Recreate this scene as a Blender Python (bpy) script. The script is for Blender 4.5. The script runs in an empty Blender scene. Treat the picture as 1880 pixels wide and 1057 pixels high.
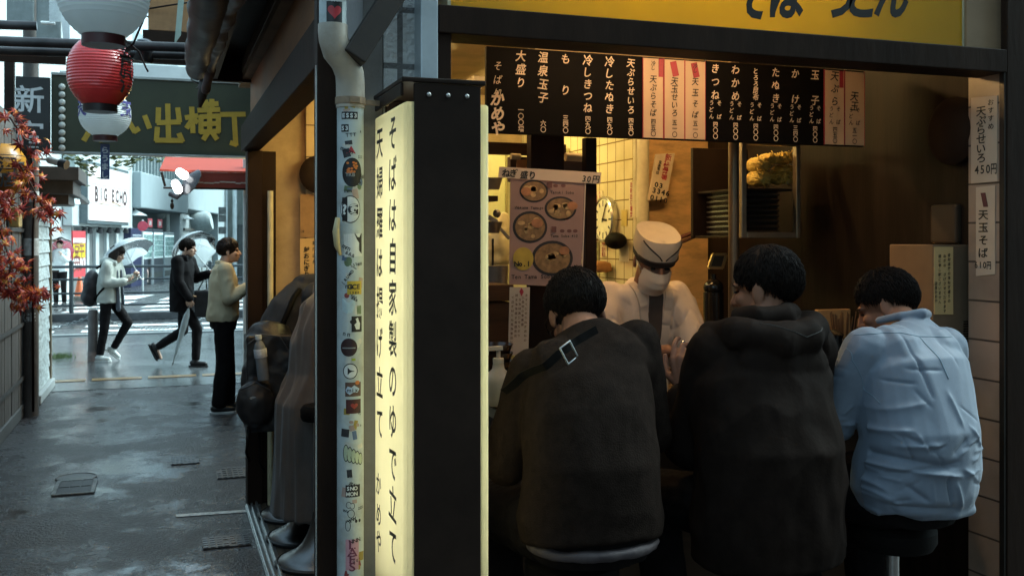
import bpy, math, random
from mathutils import Vector, Matrix, noise
from mathutils.bvhtree import BVHTree
random.seed(7)
S = bpy.context.scene
COL = S.collection
V = Vector
R = math.radians

# ---------------------------------------------------------------- camera
CAMH, FPX, CX, HY, YAW = 1.65, 1835.0, 940.0, 440.0, R(19.2)
cd = bpy.data.cameras.new('camera')
cd.sensor_width = 36.0
cd.lens = 36.0 * FPX / 1880.0
cd.shift_y = -(528.5 - HY) / 1880.0
cd.clip_start, cd.clip_end = 0.05, 500.0
cd.dof.use_dof = True
cd.dof.focus_distance = 3.0
cd.dof.aperture_fstop = 13.0
cam = bpy.data.objects.new('camera', cd)
COL.objects.link(cam)
cam.location = (0, 0, CAMH)
cam.rotation_euler = (R(90), 0, -YAW)
S.camera = cam

# ---------------------------------------------------------------- sky, sun, exposure
SUN_EL, SUN_AZ = R(50), R(78)           # a weak sun behind cloud, over the shop to the right
w = bpy.data.worlds.new('World')
S.world = w
w.use_nodes = True
nt = w.node_tree
nt.nodes.clear()
sky = nt.nodes.new('ShaderNodeTexSky')
sky.sky_type = 'NISHITA'
sky.sun_disc = False
sky.sun_elevation = SUN_EL
sky.sun_rotation = SUN_AZ
sky.dust_density = 4.0
sky.air_density = 1.0
hs = nt.nodes.new('ShaderNodeHueSaturation')
hs.inputs['Saturation'].default_value = 0.45
tint = nt.nodes.new('ShaderNodeMix')
tint.data_type, tint.blend_type = 'RGBA', 'MULTIPLY'
tint.inputs[0].default_value = 1.0
tint.inputs[7].default_value = (0.70, 1.0, 1.06, 1)      # the cool cast of rain cloud
bg = nt.nodes.new('ShaderNodeBackground')
bg.inputs['Strength'].default_value = 0.13
wo = nt.nodes.new('ShaderNodeOutputWorld')
nt.links.new(sky.outputs[0], hs.inputs['Color'])
nt.links.new(hs.outputs[0], tint.inputs[6])
nt.links.new(tint.outputs[2], bg.inputs['Color'])
nt.links.new(bg.outputs[0], wo.inputs['Surface'])
sl = bpy.data.lights.new('sun', 'SUN')
sl.energy = 0.9
sl.angle = R(25)
sl.color = (0.86, 0.98, 1.0)
sun = bpy.data.objects.new('sun', sl)
COL.objects.link(sun)
sun.rotation_euler = (R(90) - SUN_EL, 0, R(180) - SUN_AZ)
S.view_settings.view_transform = 'Standard'
S.view_settings.look = 'None'
S.view_settings.exposure = 1.75
S.view_settings.gamma = 1.0
S.render.engine = 'CYCLES'
S.cycles.use_denoising = True
S.cycles.use_adaptive_sampling = False
S.cycles.max_bounces = 6
S.cycles.diffuse_bounces = 3
S.cycles.transparent_max_bounces = 12
S.cycles.sample_clamp_indirect = 3.0
S.cycles.caustics_reflective = False
S.cycles.caustics_refractive = False

# ---------------------------------------------------------------- picture measurements -> metres
cyw, syw = math.cos(YAW), math.sin(YAW)
def ray(px, py):
    u, v = (px - CX) / FPX, (HY - py) / FPX
    return V((syw + cyw * u, cyw - syw * u, v))
def W(px, py, Y):                       # the point of the wall plane Y = const
    r = ray(px, py)
    return V((0, 0, CAMH)) + r * (Y / r.y)
def WX(px, py, X):                      # the point of the wall plane X = const
    r = ray(px, py)
    return V((0, 0, CAMH)) + r * (X / r.x)
def G(px, py, z=0.0):                   # the point of the ground
    r = ray(px, py)
    return V((0, 0, CAMH)) + r * ((z - CAMH) / r.z)
def D(px, py, d):                       # the point at depth d
    return V((0, 0, CAMH)) + ray(px, py) * d

# ---------------------------------------------------------------- materials
def _n(nt, t, **kw):
    n = nt.nodes.new(t)
    for k, v in kw.items():
        setattr(n, k, v)
    return n
def rgba(c):
    return (c[0], c[1], c[2], 1.0)
def hexc(r, g, b):
    f = lambda x: (x / 255 / 12.92) if x / 255 < .04045 else ((x / 255 + .055) / 1.055) ** 2.4
    return (f(r), f(g), f(b))
MATS = {}
def pm(key, col, rough=.6, metal=0., var=(8., .18), bump=(60., .0), emit=None, es=1., alpha=1., trans=0., ior=1.45,
       col2=None, stretch=(1, 1, 1), rvar=0., sheen=0., spec=.5, dirt=None, coat=0.):
    if key in MATS:
        return MATS[key]
    m = bpy.data.materials.new(key)
    m.use_nodes = True
    nt = m.node_tree
    b = nt.nodes['Principled BSDF']
    b.inputs['Roughness'].default_value = rough
    b.inputs['Metallic'].default_value = metal
    b.inputs['Alpha'].default_value = alpha
    b.inputs['Transmission Weight'].default_value = trans
    b.inputs['IOR'].default_value = ior
    b.inputs['Specular IOR Level'].default_value = spec
    b.inputs['Sheen Weight'].default_value = sheen
    b.inputs['Coat Weight'].default_value = coat
    tc = _n(nt, 'ShaderNodeTexCoord')
    mp = _n(nt, 'ShaderNodeMapping')
    mp.inputs['Scale'].default_value = stretch
    nt.links.new(tc.outputs['Object'], mp.inputs['Vector'])
    nz = _n(nt, 'ShaderNodeTexNoise')
    nz.inputs['Scale'].default_value = var[0]
    nz.inputs['Detail'].default_value = 5
    nz.inputs['Roughness'].default_value = .65
    nt.links.new(mp.outputs[0], nz.inputs['Vector'])
    rp = _n(nt, 'ShaderNodeValToRGB')
    c2 = col2 if col2 else tuple(min(1, x * (1 + var[1])) for x in col)
    c1 = tuple(x * (1 - var[1]) for x in col) if not col2 else col
    rp.color_ramp.elements[0].position, rp.color_ramp.elements[1].position = .32, .68
    rp.color_ramp.elements[0].color, rp.color_ramp.elements[1].color = rgba(c1), rgba(c2)
    nt.links.new(nz.outputs['Fac'], rp.inputs['Fac'])
    out = rp.outputs[0]
    if dirt:                                     # (scale, amount, colour): blotches of grime
        n2 = _n(nt, 'ShaderNodeTexNoise')
        n2.inputs['Scale'].default_value = dirt[0]
        n2.inputs['Detail'].default_value = 8
        n2.inputs['Roughness'].default_value = .7
        nt.links.new(mp.outputs[0], n2.inputs['Vector'])
        mr = _n(nt, 'ShaderNodeMapRange')
        mr.inputs[1].default_value, mr.inputs[2].default_value = .48, .72
        mr.inputs[4].default_value = dirt[1]
        nt.links.new(n2.outputs['Fac'], mr.inputs[0])
        mx = _n(nt, 'ShaderNodeMix', data_type='RGBA')
        mx.inputs[7].default_value = rgba(dirt[2])
        nt.links.new(mr.outputs[0], mx.inputs[0])
        nt.links.new(out, mx.inputs[6])
        out = mx.outputs[2]
    nt.links.new(out, b.inputs['Base Color'])
    if rvar:
        mr = _n(nt, 'ShaderNodeMapRange')
        mr.inputs[1].default_value, mr.inputs[2].default_value = .3, .7
        mr.inputs[3].default_value, mr.inputs[4].default_value = max(.02, rough - rvar), min(1, rough + rvar)
        nt.links.new(nz.outputs['Fac'], mr.inputs[0])
        nt.links.new(mr.outputs[0], b.inputs['Roughness'])
    if bump[1]:
        n3 = _n(nt, 'ShaderNodeTexNoise')
        n3.inputs['Scale'].default_value = bump[0]
        n3.inputs['Detail'].default_value = 4
        nt.links.new(mp.outputs[0], n3.inputs['Vector'])
        bp = _n(nt, 'ShaderNodeBump')
        bp.inputs['Strength'].default_value = bump[1]
        bp.inputs['Distance'].default_value = .01
        nt.links.new(n3.outputs['Fac'], bp.inputs['Height'])
        nt.links.new(bp.outputs[0], b.inputs['Normal'])
    if emit:
        b.inputs['Emission Color'].default_value = rgba(emit)
        b.inputs['Emission Strength'].default_value = es
    MATS[key] = m
    return m
def tilemat(key, axes, w, h, mortar, col, mcol, rough=.25, off=(0, 0), var=.15, bump=.4, rough_bump=0., shift=0., dirt=(5., .45, (.05, .04, .03)), spec=.5):
    if key in MATS:
        return MATS[key]
    m = bpy.data.materials.new(key)
    m.use_nodes = True
    nt = m.node_tree
    b = nt.nodes['Principled BSDF']
    b.inputs['Roughness'].default_value = rough
    b.inputs['Specular IOR Level'].default_value = spec
    ge = _n(nt, 'ShaderNodeNewGeometry')
    sx = _n(nt, 'ShaderNodeSeparateXYZ')
    nt.links.new(ge.outputs['Position'], sx.inputs[0])
    cb = _n(nt, 'ShaderNodeCombineXYZ')
    nt.links.new(sx.outputs['xyz'.index(axes[0])], cb.inputs[0])
    nt.links.new(sx.outputs['xyz'.index(axes[1])], cb.inputs[1])
    mp = _n(nt, 'ShaderNodeMapping')
    mp.inputs['Location'].default_value = (off[0], off[1], 0)
    nt.links.new(cb.outputs[0], mp.inputs['Vector'])
    br = _n(nt, 'ShaderNodeTexBrick')
    br.offset = shift
    br.inputs['Color1'].default_value = rgba(tuple(x * (1 - var) for x in col))
    br.inputs['Color2'].default_value = rgba(tuple(min(1, x * (1 + var)) for x in col))
    br.inputs['Mortar'].default_value = rgba(mcol)
    br.inputs['Scale'].default_value = 1.0
    br.inputs['Mortar Size'].default_value = mortar
    br.inputs['Mortar Smooth'].default_value = .1
    br.inputs['Brick Width'].default_value = w
    br.inputs['Row Height'].default_value = h
    nt.links.new(mp.outputs[0], br.inputs['Vector'])
    n2 = _n(nt, 'ShaderNodeTexNoise')
    n2.inputs['Scale'].default_value = dirt[0]
    n2.inputs['Detail'].default_value = 8
    nt.links.new(ge.outputs['Position'], n2.inputs['Vector'])
    mr = _n(nt, 'ShaderNodeMapRange')
    mr.inputs[1].default_value, mr.inputs[2].default_value = .45, .75
    mr.inputs[4].default_value = dirt[1]
    nt.links.new(n2.outputs['Fac'], mr.inputs[0])
    mx = _n(nt, 'ShaderNodeMix', data_type='RGBA')
    mx.inputs[7].default_value = rgba(dirt[2])
    nt.links.new(mr.outputs[0], mx.inputs[0])
    nt.links.new(br.outputs['Color'], mx.inputs[6])
    nt.links.new(mx.outputs[2], b.inputs['Base Color'])
    bp = _n(nt, 'ShaderNodeBump', invert=True)
    bp.inputs['Strength'].default_value = bump
    bp.inputs['Distance'].default_value = .004
    nt.links.new(br.outputs['Fac'], bp.inputs['Height'])
    last = bp
    if rough_bump:
        n3 = _n(nt, 'ShaderNodeTexNoise')
        n3.inputs['Scale'].default_value = 75
        n3.inputs['Detail'].default_value = 3
        nt.links.new(ge.outputs['Position'], n3.inputs['Vector'])
        b2 = _n(nt, 'ShaderNodeBump')
        b2.inputs['Strength'].default_value = rough_bump
        b2.inputs['Distance'].default_value = .012
        nt.links.new(n3.outputs['Fac'], b2.inputs['Height'])
        nt.links.new(bp.outputs[0], b2.inputs['Normal'])
        last = b2
    nt.links.new(last.outputs[0], b.inputs['Normal'])
    MATS[key] = m
    return m
def translucent(key, col, fac=.75, gloss=.2):
    if key in MATS:
        return MATS[key]
    m = bpy.data.materials.new(key)
    m.use_nodes = True
    nt = m.node_tree
    nt.nodes.clear()
    o = _n(nt, 'ShaderNodeOutputMaterial')
    t = _n(nt, 'ShaderNodeBsdfTranslucent')
    d = _n(nt, 'ShaderNodeBsdfDiffuse')
    g = _n(nt, 'ShaderNodeBsdfGlossy')
    g.inputs['Roughness'].default_value = gloss
    tc = _n(nt, 'ShaderNodeTexCoord')
    nz = _n(nt, 'ShaderNodeTexNoise')
    nz.inputs['Scale'].default_value = 9
    nz.inputs['Detail'].default_value = 6
    nt.links.new(tc.outputs['Object'], nz.inputs['Vector'])
    rp = _n(nt, 'ShaderNodeValToRGB')
    rp.color_ramp.elements[0].color = rgba(tuple(x * .86 for x in col))
    rp.color_ramp.elements[1].color = rgba(col)
    nt.links.new(nz.outputs['Fac'], rp.inputs['Fac'])
    nt.links.new(rp.outputs[0], t.inputs['Color'])
    nt.links.new(rp.outputs[0], d.inputs['Color'])
    a = _n(nt, 'ShaderNodeMixShader')
    a.inputs[0].default_value = fac
    nt.links.new(d.outputs[0], a.inputs[1])
    nt.links.new(t.outputs[0], a.inputs[2])
    c = _n(nt, 'ShaderNodeMixShader')
    c.inputs[0].default_value = .05
    nt.links.new(a.outputs[0], c.inputs[1])
    nt.links.new(g.outputs[0], c.inputs[2])
    nt.links.new(c.outputs[0], o.inputs['Surface'])
    MATS[key] = m
    return m
def clearfilm(key, col, a=.35):
    """thin clear sheet: part see-through, part milky, a glossy skin"""
    m = bpy.data.materials.new(key)
    m.use_nodes = True
    nt = m.node_tree
    nt.nodes.clear()
    o = _n(nt, 'ShaderNodeOutputMaterial')
    t = _n(nt, 'ShaderNodeBsdfTransparent')
    t.inputs[0].default_value = rgba((.9, .97, .97))
    tr = _n(nt, 'ShaderNodeBsdfTranslucent')
    tr.inputs[0].default_value = rgba(col)
    df = _n(nt, 'ShaderNodeBsdfDiffuse')
    df.inputs[0].default_value = rgba(col)
    g = _n(nt, 'ShaderNodeBsdfGlossy')
    g.inputs['Roughness'].default_value = .12
    m1 = _n(nt, 'ShaderNodeMixShader')
    m1.inputs[0].default_value = .5
    nt.links.new(tr.outputs[0], m1.inputs[1])
    nt.links.new(df.outputs[0], m1.inputs[2])
    m2 = _n(nt, 'ShaderNodeMixShader')
    m2.inputs[0].default_value = a
    nt.links.new(t.outputs[0], m2.inputs[1])
    nt.links.new(m1.outputs[0], m2.inputs[2])
    fr = _n(nt, 'ShaderNodeFresnel')
    fr.inputs[0].default_value = 1.4
    m3 = _n(nt, 'ShaderNodeMixShader')
    nt.links.new(fr.outputs[0], m3.inputs[0])
    nt.links.new(m2.outputs[0], m3.inputs[1])
    nt.links.new(g.outputs[0], m3.inputs[2])
    nt.links.new(m3.outputs[0], o.inputs['Surface'])
    return m

# ---------------------------------------------------------------- objects
def tag(o, label=None, cat=None, group=None, kind=None):
    if label: o['label'] = label
    if cat: o['category'] = cat
    if group: o['group'] = group
    if kind: o['kind'] = kind
    return o
def thing(name, label, cat, loc=(0, 0, 0), group=None):
    o = bpy.data.objects.new(name, None)
    COL.objects.link(o)
    o.location = loc
    o.empty_display_size = .1
    return tag(o, label, cat, group)
def org(o):
    while o.parent:
        o = o.parent
    return o.location.copy()
def frame_of(d, ref=V((0, 0, 1))):
    d = d.normalized()
    a = d.cross(ref)
    if a.length < 1e-4:
        a = d.cross(V((1, 0, 0)))
    a.normalize()
    return a, d.cross(a).normalized() * -1, d
class MB:
    def __init__(s):
        s.v, s.f = [], []
    def add(s, vs, fs):
        n = len(s.v)
        s.v += [V(x) for x in vs]
        s.f += [tuple(i + n for i in f) for f in fs]
        return s
    def box(s, a, b):
        x0, y0, z0 = a
        x1, y1, z1 = b
        x0, x1 = min(x0, x1), max(x0, x1); y0, y1 = min(y0, y1), max(y0, y1); z0, z1 = min(z0, z1), max(z0, z1)
        return s.add([(x0, y0, z0), (x1, y0, z0), (x1, y1, z0), (x0, y1, z0), (x0, y0, z1), (x1, y0, z1), (x1, y1, z1), (x0, y1, z1)],
                     [(0, 3, 2, 1), (4, 5, 6, 7), (0, 1, 5, 4), (1, 2, 6, 5), (2, 3, 7, 6), (3, 0, 4, 7)])
    def obox(s, c, X, Y, Z):            # centre and three half-axis vectors
        c = V(c)
        vs = [c + X * i + Y * j + Z * k for k in (-1, 1) for (i, j) in ((-1, -1), (1, -1), (1, 1), (-1, 1))]
        return s.add(vs, [(0, 3, 2, 1), (4, 5, 6, 7), (0, 1, 5, 4), (1, 2, 6, 5), (2, 3, 7, 6), (3, 0, 4, 7)])
    def bar(s, p, q, w, h, ref=V((0, 0, 1))):
        p, q = V(p), V(q)
        a, b, d = frame_of(q - p, ref)
        return s.obox((p + q) / 2, a * w / 2, b * h / 2, (q - p) / 2)
    def rings(s, rs, cap=True, closed=False):
        n = len(rs[0])
        o = len(s.v)
        for r in rs:
            s.v += [V(x) for x in r]
        m = len(rs)
        for i in range(m - 1 + (1 if closed else 0)):
            i2 = (i + 1) % m
            for k in range(n):
                k2 = (k + 1) % n
                s.f.append((o + i * n + k, o + i * n + k2, o + i2 * n + k2, o + i2 * n + k))
        if cap and not closed:
            s.f.append(tuple(o + k for k in range(n))[::-1])
            s.f.append(tuple(o + (m - 1) * n + k for k in range(n)))
        return s
    def cyl(s, p, q, r, r2=None, n=16):
        p, q = V(p), V(q)
        r2 = r if r2 is None else r2
        a, b, d = frame_of(q - p)
        c = [(math.cos(2 * math.pi * k / n), math.sin(2 * math.pi * k / n)) for k in range(n)]
        return s.rings([[p + a * x * r + b * y * r for x, y in c], [q + a * x * r2 + b * y * r2 for x, y in c]])
    def tube(s, pts, r, n=8, cap=True):
        pts = [V(p) for p in pts]
        rs = r if isinstance(r, (list, tuple)) else [r] * len(pts)
        out = []
        a = None
        for i, p in enumerate(pts):
            d = (pts[min(i + 1, len(pts) - 1)] - pts[max(i - 1, 0)]).normalized()
            if a is None:
                a = frame_of(d)[0]
            a = (a - d * a.dot(d)).normalized()
            b = d.cross(a)
            out.append([p + (a * math.cos(2 * math.pi * k / n) + b * math.sin(2 * math.pi * k / n)) * rs[i] for k in range(n)])
        return s.rings(out, cap)
    def lathe(s, c, prof, n=24, axis=V((0, 0, 1))):
        c = V(c)
        a, b, d = frame_of(axis, V((0, 1, 0)) if abs(axis.normalized().z) > .9 else V((0, 0, 1)))
        return s.rings([[c + d * h + (a * math.cos(2 * math.pi * k / n) + b * math.sin(2 * math.pi * k / n)) * max(r, .0004) for k in range(n)] for r, h in prof])
    def capsule(s, p, q, r, r2=None, n=12, flat=1., fdir=None):
        p, q = V(p), V(q)
        r2 = r if r2 is None else r2
        d = q - p
        L = d.length
        if L < 1e-6:
            d = V((0, 0, 1))
        d = d.normalized()
        a, b, _ = frame_of(d, V(fdir) if fdir is not None else V((.13, .21, 1)))
        out = []
        for t in (-.98, -.8, -.45, 0):
            k = math.sqrt(1 - t * t)
            out.append((p + d * t * r, r * k))
        for t in (0, .45, .8, .98):
            k = math.sqrt(1 - t * t)
            out.append((q + d * t * r2, r2 * k))
        return s.rings([[c + (a * math.cos(2 * math.pi * k / n) + b * flat * math.sin(2 * math.pi * k / n)) * rr for k in range(n)] for c, rr in out])
    def ell(s, c, X, Y, Z, n=16, m=10):
        c = V(c)
        out = []
        for i in range(m + 1):
            t = math.pi * (.02 + .96 * i / m)
            out.append([c + X * math.sin(t) * math.cos(2 * math.pi * k / n) + Y * math.sin(t) * math.sin(2 * math.pi * k / n) - Z * math.cos(t) for k in range(n)])
        return s.rings(out)
    def loft(s, secs, n=24, e=2.4):
        """secs: (centre, right vec, front vec, half width, half depth)"""
        out = []
        for c, rv, fv, hw, hd in secs:
            r = []
            for k in range(n):
                a = 2 * math.pi * k / n
                x, y = math.cos(a), math.sin(a)
                x = math.copysign(abs(x) ** (2 / e), x)
                y = math.copysign(abs(y) ** (2 / e), y)
                r.append(V(c) + V(rv) * hw * x + V(fv) * hd * y)
            out.append(r)
        return s.rings(out)
    def poly(s, pts, nrm, th):          # outline extruded along nrm by th
        n = len(pts)
        nrm = V(nrm) * th
        o = len(s.v)
        s.v += [V(p) for p in pts] + [V(p) + nrm for p in pts]
        s.f.append(tuple(o + k for k in range(n))[::-1])
        s.f.append(tuple(o + n + k for k in range(n)))
        for k in range(n):
            s.f.append((o + k, o + (k + 1) % n, o + n + (k + 1) % n, o + n + k))
        return s
    def disc(s, c, a, b, r, th=.002, n=24, r2=None):
        a, b = V(a), V(b)
        nn = a.cross(b).normalized()
        return s.poly([V(c) + a * r * math.cos(2 * math.pi * k / n) + b * (r2 or r) * math.sin(2 * math.pi * k / n) for k in range(n)], nn, th)
    def mesh(s, name, off=V((0, 0, 0))):
        me = bpy.data.meshes.new(name)
        me.from_pydata([tuple(x - off) for x in s.v], [], s.f)
        me.validate()
        return me
    def build(s, name, mat, parent, smooth=False, bevel=0., label=None):
        me = s.mesh(name, org(parent))
        o = bpy.data.objects.new(name, me)
        COL.objects.link(o)
        o.parent = parent
        finish(o, mat, smooth, bevel)
        if label: o['label'] = label
        return o
    def solo(s, name, mat, loc, label=None, cat=None, group=None, kind=None, smooth=False, bevel=0.):
        loc = V(loc)
        me = s.mesh(name, loc)
        o = bpy.data.objects.new(name, me)
        COL.objects.link(o)
        o.location = loc
        finish(o, mat, smooth, bevel)
        return tag(o, label, cat, group, kind)
def finish(o, mat, smooth, bevel):
    if mat:
        o.data.materials.append(mat)
    if smooth:
        fix_smooth(o.data, smooth)
    if bevel:
        b = o.modifiers.new('bevel', 'BEVEL')
        b.width = bevel
        b.segments = 2
        b.limit_method = 'ANGLE'
def fix_smooth(me, ang=True):
    me.polygons.foreach_set('use_smooth', [True] * len(me.polygons))
    if ang is not True:
        me.set_sharp_from_angle(angle=R(ang))
def copy_thing(root, loc, label=None, rz=None):
    r = root.copy()
    COL.objects.link(r)
    r.location = loc
    if rz is not None: r.rotation_euler.z = rz
    if label: r['label'] = label
    def rec(a, b):
        for ch in list(a.children):
            c = ch.copy()
            COL.objects.link(c)
            c.parent = b
            rec(ch, c)
    rec(root, r)
    return r
def fuse(mb, voxel=.006, it=4, fac=.5):
    """melt overlapping closed shells into one continuous skin"""
    me = mb.mesh('tmp')
    o = bpy.data.objects.new('tmp', me)
    COL.objects.link(o)
    m = o.modifiers.new('r', 'REMESH')
    m.mode = 'VOXEL'
    m.voxel_size = voxel
    if it:
        q = o.modifiers.new('s', 'SMOOTH')
        q.iterations = it
        q.factor = fac
    dg = bpy.context.evaluated_depsgraph_get()
    out = bpy.data.meshes.new_from_object(o.evaluated_get(dg))
    bpy.data.objects.remove(o)
    bpy.data.meshes.remove(me)
    r = MB()
    r.v = [v.co.copy() for v in out.vertices]
    r.f = [tuple(p.vertices) for p in out.polygons]
    r.n = [v.normal.copy() for v in out.vertices]
    bpy.data.meshes.remove(out)
    return r
def wrinkle(mb, amp, scale=9., stretch=(1, 1, 1), seed=0., ridge=True, mask=None):
    sx, sy, sz = stretch
    for i, p in enumerate(mb.v):
        q = V((p.x * sx * scale + seed, p.y * sy * scale + seed * 1.7, p.z * sz * scale - seed))
        a = noise.noise(q)
        if ridge:
            a = (1 - abs(a) * 2.2) * .6 + .4 * noise.noise(q * 2.3)
        k = mask(p) if mask else 1.
        mb.v[i] = p + mb.n[i] * amp * a * k
    return mb

# ---------------------------------------------------------------- lettering (the font Blender carries itself)
TEXTS = ("そばは自家製のゆで立て天婦羅揚げかめや処大盛り一〇増温泉玉子六もり三四冷しきつねたぬ九ぷらせいろ五うどんわとろ昆布け二ぎ円おすめ新宿警察署直通電話思い出横丁"
         "おすすめ食材高騰の為ねぎ盛りさせて頂きます誠に申し訳ございません鮭にぎり店長酒居豆安牛丼飯定食味自慢元祖レア豚汁唐揚"
         "0123456789ABCDEFGHIJKLMNOPQRSTUVWXYZabcdefghijklmnopqrstuvwxyz.-?!&#:")
GLY = {}
def load_glyphs():
    obs = []
    for w_ in (0, .016, .035):
        for ch in sorted(set(TEXTS)):
            c = bpy.data.curves.new('g', 'FONT')
            c.body = ch
            c.resolution_u = 3
            c.offset = w_
            o = bpy.data.objects.new('g', c)
            COL.objects.link(o)
            obs.append((w_, ch, o, c))
    dg = bpy.context.evaluated_depsgraph_get()
    for w_, ch, o, c in obs:
        me = bpy.data.meshes.new_from_object(o.evaluated_get(dg))
        vs = [(v.co.x, v.co.y) for v in me.vertices]
        GLY[w_, ch] = (vs, [tuple(p.vertices) for p in me.polygons])
        bpy.data.meshes.remove(me)
    for w_, ch, o, c in obs:
        bpy.data.objects.remove(o)
        bpy.data.curves.remove(c)
load_glyphs()
def glyph(mb, ch, c, rv, uv, size, w_=.016, sx=1., shear=0., rot=0., proud=.0015):
    if ch in ' \n' or (w_, ch) not in GLY:
        return
    if w_ == .035 and ord(ch) > 0x4e00: w_ = .016
    vs, fs = GLY[w_, ch]
    if not vs: return
    xs = [a for a, b in vs]; ys = [b for a, b in vs]
    mx = (min(xs) + max(xs)) / 2
    my = .38 if ord(ch) > 255 else .35
    rv, uv = V(rv).normalized(), V(uv).normalized()
    nn = rv.cross(uv).normalized()
    cr, sr = math.cos(rot), math.sin(rot)
    out = []
    for x, y in vs:
        x, y = (x - mx) * size * sx, (y - my) * size
        x += y * shear
        x, y = x * cr - y * sr, x * sr + y * cr
        out.append(V(c) + rv * x + uv * y + nn * proud)
    mb.add(out, fs)
def vtext(mb, s, top, rv, uv, size, pitch=None, **kw):
    """letters one below the other; top = centre of the first"""
    pitch = pitch or size * 1.02
    for i, ch in enumerate(s):
        glyph(mb, ch, V(top) - V(uv).normalized() * pitch * i, rv, uv, size, **kw)
def htext(mb, s, left, rv, uv, size, pitch=None, **kw):
    pitch = pitch or size * .62
    for i, ch in enumerate(s):
        glyph(mb, ch, V(left) + V(rv).normalized() * pitch * i, rv, uv, size, **kw)
X1, Y1, Z1 = V((1, 0, 0)), V((0, 1, 0)), V((0, 0, 1))
# ================================================================ the ground
def wet(key, c1, c2, agg, rough, pud, bumpd=.35, brick=None):
    m = bpy.data.materials.new(key)
    m.use_nodes = True
    nt = m.node_tree
    b = nt.nodes['Principled BSDF']
    ge = _n(nt, 'ShaderNodeNewGeometry')
    def nz(sc, det=6, ro=.6):
        n = _n(nt, 'ShaderNodeTexNoise')
        n.inputs['Scale'].default_value = sc
        n.inputs['Detail'].default_value = det
        n.inputs['Roughness'].default_value = ro
        nt.links.new(ge.outputs['Position'], n.inputs['Vector'])
        return n
    big, mid, fine = nz(1.1, 6, .6), nz(5, 9, .75), nz(agg, 3, .7)
    def ramp(src, a, bb, lo, hi):
        r = _n(nt, 'ShaderNodeMapRange')
        r.inputs[1].default_value, r.inputs[2].default_value = a, bb
        r.inputs[3].default_value, r.inputs[4].default_value = lo, hi
        nt.links.new(src, r.inputs[0])
        return r.outputs[0]
    def mixc(f, a, bb):
        x = _n(nt, 'ShaderNodeMix', data_type='RGBA')
        nt.links.new(f, x.inputs[0])
        for i, c in ((6, a), (7, bb)):
            if isinstance(c, tuple): x.inputs[i].default_value = rgba(c)
            else: nt.links.new(c, x.inputs[i])
        return x.outputs[2]
    col = mixc(ramp(mid.outputs[0], .35, .65, 0, 1), c1, c2)
    speck = mixc(ramp(fine.outputs[0], .56, .66, 0, .8), col, tuple(x * 2.6 for x in c2))
    height = fine.outputs[0]
    if brick:
        sx = _n(nt, 'ShaderNodeTexBrick')
        sx.offset = .5
        sx.inputs['Scale'].default_value = 1
        sx.inputs['Brick Width'].default_value, sx.inputs['Row Height'].default_value = brick
        sx.inputs['Mortar Size'].default_value = .012
        sx.inputs['Color1'].default_value = (.8, .8, .8, 1)
        sx.inputs['Color2'].default_value = (1, 1, 1, 1)
        sx.inputs['Mortar'].default_value = (.25, .25, .25, 1)
        nt.links.new(ge.outputs['Position'], sx.inputs['Vector'])
        mm = _n(nt, 'ShaderNodeMix', data_type='RGBA', blend_type='MULTIPLY')
        mm.inputs[0].default_value = 1
        nt.links.new(speck, mm.inputs[6])
        nt.links.new(sx.outputs[0], mm.inputs[7])
        speck = mm.outputs[2]
    nt.links.new(speck, b.inputs['Base Color'])
    # water stands where the broad noise is low
    pudm = _n(nt, 'ShaderNodeMath', operation='ADD')
    nt.links.new(ramp(big.outputs[0], pud - .10, pud + .10, 0, 1), pudm.inputs[0])
    nt.links.new(ramp(mid.outputs[0], .3, .7, -.6, .6), pudm.inputs[1])
    pudm.use_clamp = True
    nt.links.new(ramp(pudm.outputs[0], 0, 1, .045, rough), b.inputs['Roughness'])
    st = ramp(pudm.outputs[0], 0, 1, .06, bumpd)
    bp = _n(nt, 'ShaderNodeBump')
    bp.inputs['Distance'].default_value = .022
    nt.links.new(st, bp.inputs['Strength'])
    nt.links.new(height, bp.inputs['Height'])
    b2 = _n(nt, 'ShaderNodeBump')
    b2.inputs['Distance'].default_value = .03
    b2.inputs['Strength'].default_value = .10
    nt.links.new(mid.outputs[0], b2.inputs['Height'])
    nt.links.new(bp.outputs[0], b2.inputs['Normal'])
    nt.links.new(b2.outputs[0], b.inputs['Normal'])
    b.inputs['Specular IOR Level'].default_value = .45
    return m
M_ASPH = wet('wet asphalt', (.019, .017, .019), (.038, .034, .036), 42, .40, .47, 1.0)
M_PAVE = wet('wet paving', (.055, .062, .066), (.10, .108, .112), 60, .22, .52, .10, (.9, .45))
M_ROAD = wet('wet road', (.040, .043, .046), (.060, .063, .066), 60, .33, .45, .3)
M_PAINT = pm('road paint', (.72, .74, .74), .35, var=(14, .12), dirt=(9, .5, (.2, .2, .2)))
def sheet(name, pts, z, mat, kind='structure'):
    mb = MB()
    mb.add([(x, y, z) for x, y in pts], [tuple(range(len(pts)))])
    return mb.solo(name, mat, (pts[0][0], pts[0][1], z), kind=kind)
sheet('alley_road', [(-60, -40), (90, -40), (90, 160), (-60, 160)], 0, M_ASPH)
sheet('sidewalk', [(-40, 11.9), (40, 11.9), (40, 18.6), (-40, 18.6)], .004, M_PAVE)
sheet('far_road', [(-60, 18.9), (90, 18.9), (90, 150), (-60, 150)], .004, M_ROAD)
mb = MB()
mb.box((-40, 18.6, 0), (40, 18.75, .03))
mb.solo('kerb', pm('kerb stone', (.24, .26, .26), .35, var=(5, .25)), (0, 18.6, 0), kind='structure', bevel=.01)
mb = MB()
mb.box((-40, 21.9, 0), (40, 22.35, .16))
mb.solo('median_kerb', pm('median stone', (.07, .072, .075), .4, var=(5, .35)), (0, 21.9, 0), kind='structure', bevel=.015)
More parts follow.
